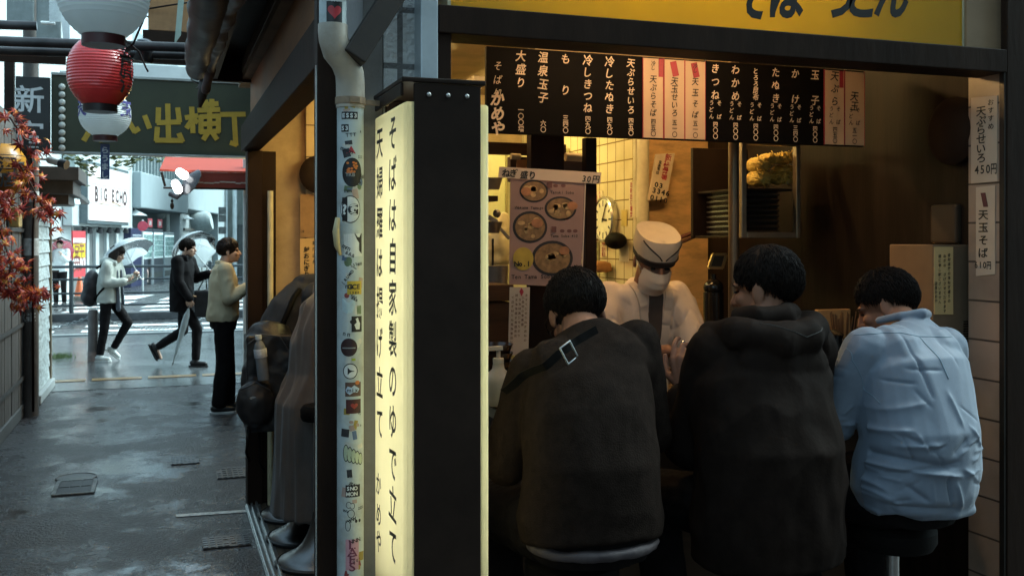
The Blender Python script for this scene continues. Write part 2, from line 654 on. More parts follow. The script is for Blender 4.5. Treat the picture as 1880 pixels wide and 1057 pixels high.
# tactile strip and pavement joint
M_TACT = pm('tactile yellow', (.17, .10, .035), .35, var=(9, .3), dirt=(4, .7, (.08, .07, .06)))
mb = MB()
for i in range(26):
    x = -7 + i * .62
    mb.box((x, 12.62, .0045), (x + .55, 12.80, .010))
mb.solo('tactile_strip', M_TACT, (0, 12.7, .004), kind='structure')
# zebra bars of the two crossings
mb = MB()
for y0 in (19.25, 20.35):
    for i in range(14):
        x = -14 + i * 2.1
        mb.add([(x, y0, .009), (x + 1.65, y0, .009), (x + 1.65, y0 + .42, .009), (x, y0 + .42, .009)], [(0, 1, 2, 3)])
e_ = V((.2055, .979, 0)).normalized()
n_ = V((.979, -.2055, 0)).normalized()
for j in range(7):
    for i in range(3):
        c = V((-3.4 + j * 1.6 + i * .4, 24.5 + i * 3.1 - j * .25, .009))
        a, b = V((.5, .10, 0)), V((.25, 1.15, 0))
        mb.add([c - a - b, c + a - b, c + a + b, c - a + b], [(0, 1, 2, 3)])
mb.solo('crosswalk_marking', M_PAINT, (0, 20, .009), kind='structure')
# painted line and iron covers in the alley
a, b = G(323, 947), G(455, 938)
d = (b - a).normalized(); p = V((-d.y, d.x, 0)) * .028
mb = MB()
mb.add([a - p, b - p, b + p, a + p], [(0, 1, 2, 3)])
for i in range(4): mb.v[i].z = .004
mb.solo('painted_line', pm('worn line paint', (.62, .60, .55), .45, var=(20, .2), dirt=(18, .8, (.06, .06, .06))), (a.x, a.y, .004), kind='structure')
M_IRON = pm('cast iron', (.075, .072, .07), .4, .75, var=(14, .35), bump=(90, .35), dirt=(10, .5, (.10, .07, .05)))
def grate():
    t = thing('drain_grate', 'square iron drain grate sunk in the wet alley asphalt on the left', 'drain grate', G(138, 895))
    c = G(138, 895)
    m = MB()
    for (x0, x1, y0, y1) in ((-.13, -.105, -.20, .20), (.105, .13, -.20, .20), (-.105, .105, -.20, -.18), (-.105, .105, .18, .20)):
        m.box((c.x + x0, c.y + y0, .002), (c.x + x1, c.y + y1, .012))
    m.build('frame', pm('grate frame', (.15, .16, .16), .5, .0, var=(12, .5), bump=(60, .8)), t, bevel=.002)
    m = MB()
    m.box((c.x - .105, c.y - .18, .002), (c.x + .105, c.y + .18, .0085))
    for i in range(4):
        x = c.x - .104 + i * .0667
        m.box((x, c.y - .179, .0086), (x + .007, c.y + .179, .0115))
    m.box((c.x - .1, c.y - .004, .0086), (c.x + .1, c.y + .004, .0112))
    m.build('plate', pm('grate plate', (.030, .028, .03), .5, .4, var=(20, .3)), t)
    return t
grate()
def cover(px, py, rx, ry, label, bars=True, round_=False):
    c = G(px, py)
    t = thing('manhole_cover', label, 'manhole cover', (c.x, c.y, 0))
    m = MB()
    if round_:
        m.lathe((c.x, c.y, .001), [(0, .0), (rx, .0), (rx, .008), (rx * .9, .010), (rx * .88, .006), (0, .006)], 32)
    else:
        m.box((c.x - rx, c.y - ry, .001), (c.x + rx, c.y + ry, .008))
    m.build('plate', M_IRON, t, bevel=.002)
    m = MB()
    if bars:
        for i in range(7):
            for j in range(5):
                if random.random() < .9:
                    x, y = c.x - rx * .86 + i * rx * .287, c.y - ry * .82 + j * ry * .41
                    if not round_ or (i - 3) ** 2 / 9 + (j - 2) ** 2 / 4 < .9:
                        m.box((x - rx * .1, y - ry * .13, .0085), (x + rx * .1, y + ry * .13, .012))
    if m.v: m.build('tread', pm('worn iron', (.085, .085, .088), .35, .7, var=(20, .3)), t)
    return t
cover(415, 995, .125, .10, 'small rectangular iron cover with raised tread near the tiled step')
cover(340, 845, .10, .14, 'worn square iron cover in the middle of the alley')
cover(432, 868, .13, .16, 'pale square metal cover with slots beside the dark shop post')
cover(140, 877, .135, .12, 'round iron cover just behind the square drain grate', bars=False, round_=True)
# moss tuft by the shutter
# ================================================================ the noodle shop
M_DARK = pm('dark stained wood', (.023, .0130, .0088), .55, spec=.10, var=(6, .3), stretch=(1, 1, .25), bump=(40, .15))
M_DARKM = pm('dark painted metal', (.021, .0130, .0095), .5, .0, spec=.12, var=(4, .3), bump=(30, .05))
M_BROWN = pm('brown wood', (.075, .038, .018), .5, var=(5, .4), stretch=(.3, .3, 3), bump=(30, .15))
M_WOODL = pm('weathered rafter wood', (.20, .145, .10), .65, var=(9, .45), stretch=(6, .35, 6), bump=(50, .3))
M_PLAST = pm('cream plaster', (.42, .30, .17), .7, var=(3, .2), dirt=(4, .5, (.18, .10, .045)))
M_STEEL = pm('kitchen steel', (.74, .46, .19), .42, .15, var=(3, .2), stretch=(1, 1, 3), dirt=(4, .6, (.16, .10, .05)))
M_STEELD = pm('dull steel', (.22, .20, .18), .4, .8, var=(6, .3))
M_CHROME = pm('chrome', (.62, .64, .66), .12, 1.0, var=(3, .1))
YF = 2.6
shop = thing('noodle_shop', 'open fronted noodle counter shop in dark wood at the alley corner', 'shop', (.5, YF, 0))
# corner pillar of rough block, its plain strip and metal corner
M_BLOCK = tilemat('rough wall block', 'xz', .30, .152, .008, (.74, .76, .76), (.22, .22, .22), .7, (0, .012), .08, .9, 1.0, 0., (6, .25, (.12, .11, .10)), .3)
mb = MB(); mb.box((.556, YF + .04, 0), (.640, 3.0, 3.4)); mb.build('block_pillar', M_BLOCK, shop)
mb = MB(); mb.box((.5, YF + .044, 0), (.556, 3.0, 3.4)); mb.build('pillar_edge', pm('pale render', (.27, .26, .25), .75, var=(5, .2), bump=(30, .2), dirt=(5, .6, (.10, .085, .07))), shop, bevel=.004)
mb = MB(); mb.box((.640, YF - .03, 0), (.688, 3.0, 3.4)); mb.build('metal_corner', pm('grey corner metal', (.42, .47, .50), .35, .3, var=(4, .2)), shop, bevel=.004)
mb = MB(); mb.box((.688, YF - .015, 0), (.728, YF + .14, 2.275)); mb.build('jamb', M_DARK, shop, bevel=.003)
mb = MB(); mb.box((2.621, YF - .03, 0), (3.25, YF - .002, 3.4)); mb.build('jamb', M_DARK, shop, bevel=.003)
mb = MB(); mb.box((2.6125, YF - .025, 0), (2.6205, YF - .005, 2.2)); mb.build('jamb_trim', pm('trim metal', (.05, .045, .04), .3, .6), shop)
mb = MB(); mb.box((.690, YF - .03, 2.2), (2.6205, YF + .10, 2.275)); mb.build('lintel', M_DARK, shop, bevel=.003)
M_TILEP = tilemat('pillar tile', 'yz', .30, .1325, .0035, (.34, .25, .19), (.07, .05, .04), .3, (.12, .015), .06, .6)
mb = MB(); mb.box((2.621, YF, 0), (2.70, YF + .138, 2.27)); mb.build('tile_pilaster', M_TILEP, shop)
# masonry above the opening
mb = MB(); mb.box((.688, YF + .02, 2.86), (3.25, YF + .2, 3.6)); mb.box((.688, YF - .02, 2.80), (3.25, YF + .2, 2.86)); mb.build('upper_wall', M_DARK, shop)
mb = MB(); mb.box((2.50, YF + .02, 2.275), (2.66, YF + .2, 2.80)); mb.build('tile_wall', pm('tan tile', (.30, .20, .12), .35, var=(3, .15)), shop)
# inside shell
FL = .02
M_SHFL = tilemat('shop floor tile', 'xy', .15, .15, .005, (.10, .075, .05), (.02, .018, .015), .3, (0, 0), .2)
sheet('shop_floor', [(.52, 3.0), (2.66, 3.0), (2.66, 6.4), (.52, 6.4)], FL, M_SHFL)
mb = MB(); mb.box((.45, 3.0, 2.62), (3.25, 6.6, 2.72)); mb.box((.69, 2.8, 2.62), (3.25, 3.0, 2.72)); mb.build('ceiling', pm('smoky ceiling', (.20, .13, .07), .7, var=(3, .3)), shop)
mb = MB(); mb.box((.56, 6.4, 0), (3.25, 6.5, 2.62)); mb.build('end_wall', M_PLAST, shop)
mb = MB(); mb.box((2.665, YF + .14, 0), (2.80, 4.6, 2.62)); mb.build('side_wall', pm('dark brown panel', (.013, .0085, .0065), .55, spec=.12, var=(3, .4), stretch=(4, 4, .4), bump=(20, .1)), shop)
M_KTILE = tilemat('kitchen tile', 'yz', .105, .105, .0035, (.72, .62, .38), (.20, .13, .06), .18, (.03, .03), .05, .6, dirt=(5, .35, (.35, .22, .08)))
M_KTILEX = tilemat('end tile', 'xz', .20, .20, .004, (.58, .42, .22), (.16, .10, .05), .22, (.03, .03), .06, .6, dirt=(4, .4, (.25, .14, .05)))
mb = MB(); mb.box((2.3, 4.60, 0), (2.40, 6.4, 2.62)); mb.build('kitchen_wall', M_KTILE, shop)
mb = MB(); mb.box((2.3, 4.56, 0), (2.664, 4.60, 2.62)); mb.box((2.665, 4.601, 0), (3.3, 4.64, 2.62)); mb.build('steel_panel', M_STEEL, shop)
mb = MB(); mb.box((.845, 6.36, 0), (1.35, 6.40, 2.62)); mb.build('end_tiles', M_KTILEX, shop)
mb = MB(); mb.cyl(W(1180, 470, 4.66) + V((-.03, 0, -1.6)), W(1180, 270, 4.66) + V((-.03, 0, .6)), .022); mb.build('pipe', pm('cream pipe', (.62, .55, .36), .4), shop, smooth=50)
mb = MB(); mb.cyl(V((2.275, 4.53, .4)), V((2.275, 4.53, 2.6)), .03); mb.build('pipe', pm('cream pipe', (.62, .55, .36), .4), shop, smooth=50)
# the alley side: header, far post, threshold, eave
mb = MB(); mb.box((.455, 3.0, 2.2), (.56, 6.46, 2.36)); mb.build('side_header', M_DARK, shop, bevel=.004)
mb = MB(); mb.box((.485, 6.33, 0), (.575, 6.50, 2.199)); mb.build('far_post', M_DARK, shop, bevel=.004)
mb = MB(); mb.box((.575, 6.37, 0), (.66, 6.46, 2.199)); mb.build('door_frame', M_DARK, shop, bevel=.003)
mb = MB(); mb.cyl((.62, 6.31, 0), (.62, 6.31, 1.95), .018); mb.build('pipe', pm('cream pipe', (.62, .55, .36), .4), shop, smooth=50)
mb = MB()
for i, x in enumerate((.478, .503, .53)):
    mb.box((x, 3.0, 0), (x + .012, 6.34, .030 + .006 * i))
mb.box((.47, 3.0, 0), (.56, 6.34, .021))
mb.build('threshold_rail', pm('worn aluminium', (.45, .47, .48), .3, .9, var=(20, .2)), shop, bevel=.002)
mb = MB(); mb.box((.50, 3.0, 2.361), (.515, 6.3, 2.66)); mb.build('transom_board', pm('soffit board', (.30, .125, .04), .55, var=(4, .3), stretch=(5, .4, 1)), shop)
mb = MB(); mb.box((.445, 2.75, 2.66), (.53, 6.3, 2.74)); mb.build('eave_rafter', M_WOODL, shop, bevel=.004)
mb = MB(); mb.box((.25, 2.75, 2.75), (.70, 6.5, 2.80)); mb.box((.25, 2.75, 2.80), (.30, 6.5, 2.92)); mb.build('eave_roof', M_DARK, shop)
mb = MB(); mb.box((.5, 3.0, 2.81), (.60, 6.5, 3.5)); mb.box((.6, 6.5, 0), (3.25, 6.62, 3.4)); mb.box((.6, 2.8, 3.4), (3.25, 6.5, 3.5)); mb.build('side_wall', M_DARK, shop)
mb = MB()
mb.bar((.40, 2.46, 2.28), (.60, 2.50, 2.74), .07, .10); mb.build('bracket', M_DARK, shop, bevel=.004)
# the free post by the pipe
pt = thing('wooden_post', 'tall dark square post standing in front of the sticker covered drain pipe', 'post', (.40, 2.63, 0))
mb = MB(); mb.box((.374, 2.602, .0), (.435, 2.662, 2.65)); mb.build('shaft', M_DARK, pt, bevel=.003)
mb = MB(); mb.box((.3700, 2.606, .01), (.3735, 2.612, 2.1)); mb.build('edge_glint', pm('edge glint', (.55, .60, .60), .25, .9), pt)  # bright strip added as the highlight along the post's left edge
mb = MB(); mb.tube([W(620, 400, 2.53), W(617, 425, 2.525), W(619, 450, 2.525), W(625, 468, 2.53)], [.006, .009, .008, .004], 8); mb.build('tape_rag', pm('yellowed tape', (.55, .45, .25), .5), pt, smooth=True)
# ================================================================ drain pipe with stickers
PX, PY, PR = .452, 2.56, .034
pipe = thing('drain_pipe', 'grey white drain pipe covered in stickers and scribbles beside the lit stand sign', 'drain pipe', (PX, PY, 0))
M_PIPE = pm('old white pvc', (.46, .53, .54), .45, var=(5, .15), dirt=(9, .6, (.20, .16, .12)))
def pip(py): return W(644, py, PY).z
zk = pip(170)
mb = MB(); mb.cyl((PX, PY, 0), (PX, PY, zk), PR, n=28); mb.build('lower_pipe', M_PIPE, pipe, smooth=40)
UY = 2.505
px2 = W(611, 60, UY).x
pts = [V((PX, PY, zk - .04)), V((PX, PY, zk + .02)), V((PX - .004, PY - .012, zk + .045)), V((PX - .018, PY - .022, zk + .075)), V((px2 + .012, UY + .012, W(611, 92, UY).z)), V((px2 + .002, UY + .002, W(611, 72, UY).z)), V((px2, UY, W(611, 58, UY).z)), V((px2, UY, W(611, 46, UY).z))]
mb = MB(); mb.tube(pts, PR * 1.08, 24); mb.build('elbow', pm('stained elbow', (.42, .38, .32), .45, var=(4, .2), dirt=(5, .7, (.20, .12, .06))), pipe, smooth=40)
mb = MB(); mb.cyl((px2, UY, W(611, 52, UY).z), (px2, UY, 2.9), PR, n=28); mb.build('upper_pipe', M_PIPE, pipe, smooth=40)
mb = MB(); mb.lathe((PX, PY, pip(193)), [(PR, 0), (PR + .005, .001), (PR + .005, .018), (PR, .019)], 28)
mb.bar((PX + .03, PY - .005, pip(188)), (.55, PY - .002, pip(188)), .012, .012); mb.box((PX - .01, PY - PR - .014, pip(192)), (PX + .016, PY - PR, pip(183)))
mb.build('bracket', pm('rusty band', (.25, .18, .12), .6, .3, var=(20, .4)), pipe, smooth=40)
def onpipe(cx, cz, w_, h_, pts=None, rot=0., r=PR + .0007, x0=None):
    """outline (unit square coords) wrapped round the pipe; returns MB"""
    mb = MB()
    x0 = PX if x0 is None else x0
    y0 = PY if x0 == PX else UY
    f = V((0, -1, 0))
    def wrap(x, z):
        ang = x / PR
        return V((x0 + math.sin(ang) * r, y0 - math.cos(ang) * r, cz + z))
    cr, sr = math.cos(rot), math.sin(rot)
    if pts is None:                                   # a subdivided rectangle
        nx = 8
        vs = []
        for j in range(2):
            for i in range(nx + 1):
                x, z = (i / nx - .5) * w_, (j - .5) * h_
                vs.append(wrap(cx + x * cr - z * sr, x * sr + z * cr))
        mb.add(vs, [(i, i + 1, nx + 2 + i, nx + 1 + i) for i in range(nx)])
    else:
        n, K_ = len(pts), 5
        gx, gz = sum(a for a, b in pts) / n, sum(b for a, b in pts) / n
        vs = []
        for j in range(1, K_ + 1):
            for x, z in pts:
                x, z = (gx + (x - gx) * j / K_) * w_, (gz + (z - gz) * j / K_) * h_
                vs.append(wrap(cx + x * cr - z * sr, x * sr + z * cr))
        vs.append(wrap(cx + gx * w_ * cr - gz * h_ * sr, gx * w_ * sr + gz * h_ * cr))
        fs = [(n * K_, i, (i + 1) % n) for i in range(n)]
        for j in range(K_ - 1):
            fs += [(j * n + i, (j + 1) * n + i, (j + 1) * n + (i + 1) % n, j * n + (i + 1) % n) for i in range(n)]
        mb.add(vs, fs)
    return mb
def ptext(s, cx, cz, size, w_=.035, pitch=.62, sx=1., r=PR + .0013, rot=0., vertical=False):
    mb = MB()
    n = len(s)
    for i, ch in enumerate(s):
        if ch == ' ' or (w_, ch) not in GLY: continue
        vs, fs = GLY[w_, ch]
        if not vs: continue
        mx = (min(a for a, b in vs) + max(a for a, b in vs)) / 2
        out = []
        for x, y in vs:
            x, y = (x - mx) * size * sx, (y - .35) * size
            if vertical: y -= (i - (n - 1) / 2) * size * pitch
            else: x += (i - (n - 1) / 2) * size * pitch
            x, y = x * math.cos(rot) - y * math.sin(rot), x * math.sin(rot) + y * math.cos(rot)
            ang = (cx + x) / PR
            out.append(V((PX + math.sin(ang) * r, PY - math.cos(ang) * r, cz + y)))
        mb.add(out, fs)
    return mb
def circ(n=24, k=1.): return [(.5 * k * math.cos(2 * math.pi * i / n), .5 * k * math.sin(2 * math.pi * i / n)) for i in range(n)]
def sm(key, c, rough=.4): return pm('sticker ' + key, c, rough, var=(40, .12))
K, WH, RD, YL, GY = sm('black', (.012, .012, .014)), sm('white', (.62, .66, .66)), sm('red', (.42, .03, .04)), sm('yellow', (.50, .36, .04)), sm('grey', (.22, .24, .25))
ST = lambda m, mat, label=None: m.build('sticker', mat, pipe, label=label)
# heart on the upper length
zz = W(611, 28, UY).z
ST(onpipe(-.001, zz, .040, .054, x0=px2), K)
hp = []
for i in range(28):
    t = 2 * math.pi * i / 28
    hp.append((16 * math.sin(t) ** 3 / 34, (13 * math.cos(t) - 5 * math.cos(2 * t) - 2 * math.cos(3 * t) - math.cos(4 * t)) / 34))
ST(onpipe(-.001, zz + .002, .036, .040, hp, r=PR + .0013, x0=px2), RD, 'red heart on black square sticker')
ST(onpipe(-.001, W(611, -3, UY).z, .046, .034, circ(), x0=px2), WH)
for y_, s_ in ((168, 'ESS3'), (215, 'ESS3'), (238, 'S3')):
    o_ = -.008 if s_ == 'ESS3' else -.020
    ST(onpipe(o_, pip(y_), .042 if len(s_) > 2 else .020, .019), K)
    ST(ptext(s_, o_, pip(y_), .015, .035, .66), WH)
ST(onpipe(-.004, pip(277), .024, .020, [(-.5, -.5), (.5, -.5), (0, .5)]), RD)
ST(onpipe(-.001, pip(318), .052, .074, circ()), K, 'round black sticker with orange flame speckles')
mb = MB()
for i in range(16):
    a_, b_ = random.uniform(-.014, .014), random.uniform(.0, .026)
    mb2 = onpipe(a_, pip(318) + b_, .007, .006, circ(8), r=PR + .0013); mb.add(mb2.v, mb2.f)
ST(mb, sm('orange', (.55, .16, .03)))
ST(ptext('YRB', -.006, pip(322), .013, .035, .62), GY)
ST(onpipe(-.006, pip(385), .054, .070, circ()), K)
ST(onpipe(-.006, pip(385), .050, .065, circ(), r=PR + .0011), WH)
ST(onpipe(-.020, pip(385), .014, .060, r=PR + .0015), K)
ST(ptext('?', -.020, pip(385), .034, .035, r=PR + .0019), WH); ST(ptext('G', .001, pip(385), .038, .035, r=PR + .0015), K)
ST(onpipe(.002, pip(450), .048, .058, rot=.05), WH)
ST(onpipe(.015, pip(447), .022, .052, [(-.5, .5), (.5, .5), (.5, -.5), (.1, -.35), (.2, 0), (-.2, .2)], r=PR + .0012), K)
ST(onpipe(-.010, pip(505), .012, .052, rot=-.65), GY); ST(ptext('RUMO', -.010, pip(505), .010, .035, .85, rot=.9), K)
ST(onpipe(.006, pip(527), .040, .034), YL); ST(ptext('GCE', .004, pip(525), .017, .035, .66), K); ST(ptext('1980', .004, pip(536), .008, .035, .85), K)
ST(onpipe(-.010, pip(560), .034, .040, [(-.5, .5), (.4, .45), (.5, .1), (.3, -.4), (-.1, -.5), (-.5, -.3)]), sm('pale blue', (.45, .58, .62)))
ST(onpipe(.012, pip(593), .030, .040), K)
ST(onpipe(.012, pip(592), .016, .030, [(-.2, -.5), (.4, -.5), (.5, 0), (.2, .3), (.1, .5), (-.3, .4), (-.1, .1), (-.5, -.1)], r=PR + .0012), WH)
ST(onpipe(-.010, pip(635), .044, .046, circ()), sm('maroon', (.03, .012, .014)))
ST(onpipe(-.010, pip(636), .034, .003, r=PR + .0012), GY)
ST(onpipe(.002, pip(657), .010, .006), sm('lime', (.30, .38, .03)))
ST(onpipe(-.006, pip(678), .038, .040, circ()), K); ST(onpipe(-.006, pip(678), .033, .035, circ(), r=PR + .0011), WH)
ST(onpipe(-.004, pip(678), .017, .018, [(-.5, -.5), (.5, 0), (-.5, .5)], r=PR + .0015), K)
ST(onpipe(.002, pip(711), .042, .036), sm('brown', (.10, .055, .04)))
ST(onpipe(.000, pip(712), .036, .024, [(-.5, 0), (-.35, .4), (-.1, .25), (.1, .5), (.3, .3), (.5, .1), (.35, -.3), (.05, -.25), (-.2, -.5), (-.4, -.3)], r=PR + .0012), sm('sky blue', (.40, .52, .66)))
ST(ptext('mix', .0, pip(712), .015, .016, .6, r=PR + .0017), K)
ST(onpipe(.012, pip(699), .012, .011, circ(10), r=PR + .0016), sm('orange', (.55, .16, .03)))
ST(onpipe(.003, pip(742), .040, .036), sm('deep maroon', (.05, .012, .012))); ST(onpipe(.004, pip(741), .020, .018, hp, r=PR + .0012), sm('dull red', (.30, .04, .03)))
mb = MB()
for i in range(9):
    m2 = onpipe(random.uniform(-.008, .014), pip(776) + random.uniform(-.012, .012), .009, .008, circ(7)); mb.add(m2.v, m2.f)
ST(mb, sm('rubbed pink', (.36, .27, .24)))
for i, ch in enumerate('OLVES'):                       # bubble letters
    cx_ = -.017 + i * .0095
    cz_ = pip(826 + i * 3)
    ST(onpipe(cx_, cz_, .0150, .044 - i * .003, circ(14), r=PR + .0008 + i * .00015), K)
    ST(onpipe(cx_, cz_, .0115, .039 - i * .003, circ(14), r=PR + .00095 + i * .00015), sm('pale green', (.42, .50, .36)))
ST(onpipe(.001, pip(895), .038, .031), K); ST(ptext('SNO', -.002, pip(890), .013, .035, .72), WH); ST(ptext('MON', -.002, pip(900), .013, .035, .76), WH)
for (a_, y_, w_, h_) in ((-.010, 920, .014, .017), (-.001, 922, .013, .016), (-.004, 936, .018, .022), (-.012, 958, .014, .026)):
    ST(onpipe(a_, pip(y_), w_, h_, circ(14)), K); ST(onpipe(a_, pip(y_), w_ - .003, h_ - .003, circ(14), r=PR + .0011), M_PIPE)
for a_ in (.009, .019):
    ST(onpipe(a_, pip(950), .007, .009, circ(9)), K)
ST(onpipe(-.001, pip(1010), .034, .078), sm('pink', (.50, .27, .33)))
mb = ptext('LAFS', -.001, pip(1012), .030, .016, .62, sx=1.2, vertical=True); ST(mb, sm('plum', (.16, .04, .08)))
rs = random.Random(31)
pal = [(.50, .52, .50), (.03, .03, .035), (.33, .25, .05), (.26, .05, .05), (.10, .16, .28), (.40, .30, .26), (.12, .18, .10), (.55, .55, .50)]
for i in range(44):
    z_ = pip(rs.uniform(165, 1050)); a_ = rs.uniform(-.022, .028); w_, h_ = rs.uniform(.008, .022), rs.uniform(.008, .026)
    c_ = pal[i % 8]
    ST(onpipe(a_, z_, w_, h_, None if i % 3 else circ(12), rs.uniform(-.3, .3), r=PR + .00045), sm('mixed %d' % (i % 8), c_))
m = MB()
for i in range(30):
    z_ = pip(rs.uniform(200, 1050)); a_ = rs.uniform(-.018, .024); s_ = rs.choice('ABEKNRSTZmnqwz&#')
    q = ptext(s_ * rs.choice((1, 2, 3)), a_, z_, rs.uniform(.008, .018), .016, .7, rot=rs.uniform(-.5, .5), r=PR + .0009); m.add(q.v, q.f)
m.build('scrawl', K, pipe)
# ================================================================ lit stand sign
M_LIT = translucent('lit acrylic', (.95, .88, .58), .8)
SX0, SX1, SY0, SY1 = .557, .722, 2.30, 2.632
sgn = thing('stand_sign', 'tall lit pale yellow sign box with brush lettering and black steel frame', 'lit sign', (.64, 2.5, 0))
ZT, ZB = 1.975, .70
mb = MB(); mb.box((SX0, SY0, ZB - .02), (SX1, SY0 + .012, ZT + .045)); mb.build('end_plate', M_DARKM, sgn, bevel=.003)
mb = MB(); mb.box((SX0, SY1 - .012, ZB - .02), (SX1, SY1, ZT + .045)); mb.build('end_plate', M_DARKM, sgn, bevel=.003)
mb = MB(); mb.box((SX0 - .030, SY0 - .003, ZT + .046), (SX1 + .012, SY1 + .003, ZT + .058)); mb.box((SX0 - .030, SY0 + .012, ZT + .014), (SX0 - .022, SY1 - .012, ZT + .046)); mb.build('cap', M_DARKM, sgn, bevel=.003)
mb = MB(); mb.box((SX0 + .01, SY0 + .013, ZB - .02), (SX1 - .01, SY1 - .013, ZB - .005)); mb.box((SX0 + .02, SY0 + .02, .02), (SX1 - .02, SY0 + .06, ZB - .02)); mb.box((SX0 + .02, SY1 - .06, .02), (SX1 - .02, SY1 - .02, ZB - .02)); mb.box((SX0 - .06, SY0 - .01, 0), (SX1 + .06, SY1, .02)); mb.build('stand', M_DARKM, sgn, bevel=.003)
def bulge(side):
    x0, x1 = (SX0, SX0 - .028) if side < 0 else (SX1, SX1 + .022)
    m = MB()
    ins = .010
    y0, y1 = SY0 + .002, SY1 - .002
    rs = []
    for x, k in ((x0, 0), (x0 + (x1 - x0) * .6, 0), (x0 + (x1 - x0) * .9, .35), (x1, 1)):
        a_ = ins * k
        r = [V((x, y0 + a_, ZB + a_)), V((x, y1 - a_, ZB + a_)), V((x, y1 - a_, ZT - a_)), V((x, y0 + a_, ZT - a_))]
        rs.append(r if side > 0 else r)
    m.rings(rs, cap=False)
    n = len(m.v)
    m.f.append((n - 4, n - 3, n - 2, n - 1))
    return m
bulge(-1).build('lit_face', M_LIT, sgn)
bulge(1).build('lit_face', M_LIT, sgn)
mb = MB()
for y_ in (SY0 + .035, SY0 + .17, SY1 - .035):
    mb.cyl(((SX0 + SX1) / 2, y_, ZB + .10), ((SX0 + SX1) / 2, y_, ZT - .06), .014, n=8)
mb.build('tube_lamp', pm('sign tube glow', (.9, .9, .8), .5, emit=(.98, .97, .78), es=1.6), sgn, smooth=40)
mb = MB()
for i in range(3): mb.ell((SX0 + .035 + i * .047, SY0 - .003, ZT + .018), X1 * .006, Y1 * .004, Z1 * .006, 10, 6)
mb.build('rivet', pm('rivet', (.45, .43, .40), .3, .9), sgn, smooth=True)
M_INK = pm('ink', (.014, .012, .011), .5)
mb = MB()
fx = SX0 - .028
yr = lambda px: WX(px, 500, fx).y
def zat(py, y): return CAMH + (HY - py) / FPX * (fx * syw + y * cyw)
ya, yb = yr(722), yr(698)
s1, s2 = 'そばは自家製のゆで立て', '天婦羅は揚げ立て'
za0, za1 = zat(243, ya), zat(1000, ya)
for i, ch in enumerate(s1):
    glyph(mb, ch, (fx, ya, za0 + (za1 - za0) * i / (len(s1) - 1)), V((0, -1, 0)), Z1, .092, .016, 1.0, .05, random.uniform(-.05, .05))
zb0, zb1 = zat(262, yb), zat(775, yb)
for i, ch in enumerate(s2):
    glyph(mb, ch, (fx, yb, zb0 + (zb1 - zb0) * i / (len(s2) - 1)), V((0, -1, 0)), Z1, .086, .016, .95, .05, random.uniform(-.05, .05))
for ch, py in zip('かめや', (890, 945, 995)):
    glyph(mb, ch, (fx, yb + .012, zat(py, yb)), V((0, -1, 0)), Z1, .066, .016, 1, .15)
mb.build('lettering', M_INK, sgn)
# ================================================================ lit fascia sign over the opening
fs = thing('fascia_sign', 'glowing yellow box sign with black brush letters above the counter opening', 'lit sign', (1.6, YF + .06, 2.28))
M_FAS = translucent('fascia acrylic', (.98, .74, .05), .8)
mb = MB(); mb.box((.74, YF + .035, 2.288), (2.495, YF + .040, 2.79)); mb.build('lit_face', M_FAS, fs)
mb = MB()
mb.box((.73, YF + .17, 2.277), (2.499, YF + .18, 2.80)); mb.box((.73, YF + .041, 2.277), (2.499, YF + .17, 2.287)); mb.box((.73, YF + .041, 2.792), (2.499, YF + .17, 2.80)); mb.box((.73, YF + .03, 2.277), (.739, YF + .17, 2.80)); mb.box((2.496, YF + .03, 2.288), (2.4995, YF + .17, 2.79))
mb.build('housing', pm('sign housing', (.5, .45, .3), .6), fs)
mb = MB(); mb.cyl((.95, YF + .10, 2.63), (2.0, YF + .10, 2.63), .013, n=8)
mb.build('tube_lamp', pm('fascia tube glow', (.9, .9, .8), .5, emit=(1.0, .86, .45), es=7.0), fs, smooth=40)
mb = MB()
for ch, px in zip('そばうどん', (1385, 1450, 1545, 1590, 1640)):
    p = W(px, 0, YF + .034)
    glyph(mb, ch, (p.x, YF + .035, W(px, -10, YF).z + .012), X1, Z1, .17, .035, .78, .18, 0)
mb.build('lettering', M_INK, fs)
# ================================================================ inside the shop
M_PAPER = pm('paper', (.62, .47, .36), .7, var=(3, .08))
M_PAPERP = pm('pinkish paper', (.34, .20, .165), .6, var=(3, .12))
M_PAPERA = pm('amber paper', (.62, .40, .17), .7, var=(3, .1))
M_REDINK = pm('red ink', (.36, .03, .05), .5)
M_IVORY = pm('ivory ink', (.78, .60, .44), .6)
def rect(p00, p10, p11, p01, th=.002):
    """a thin board between four corners (seen from the front, counter-clockwise)"""
    p = [V(x) for x in (p00, p10, p11, p01)]
    nn = (p[1] - p[0]).cross(p[3] - p[0]).normalized()
    return MB().poly([x - nn * th for x in p], nn, th)
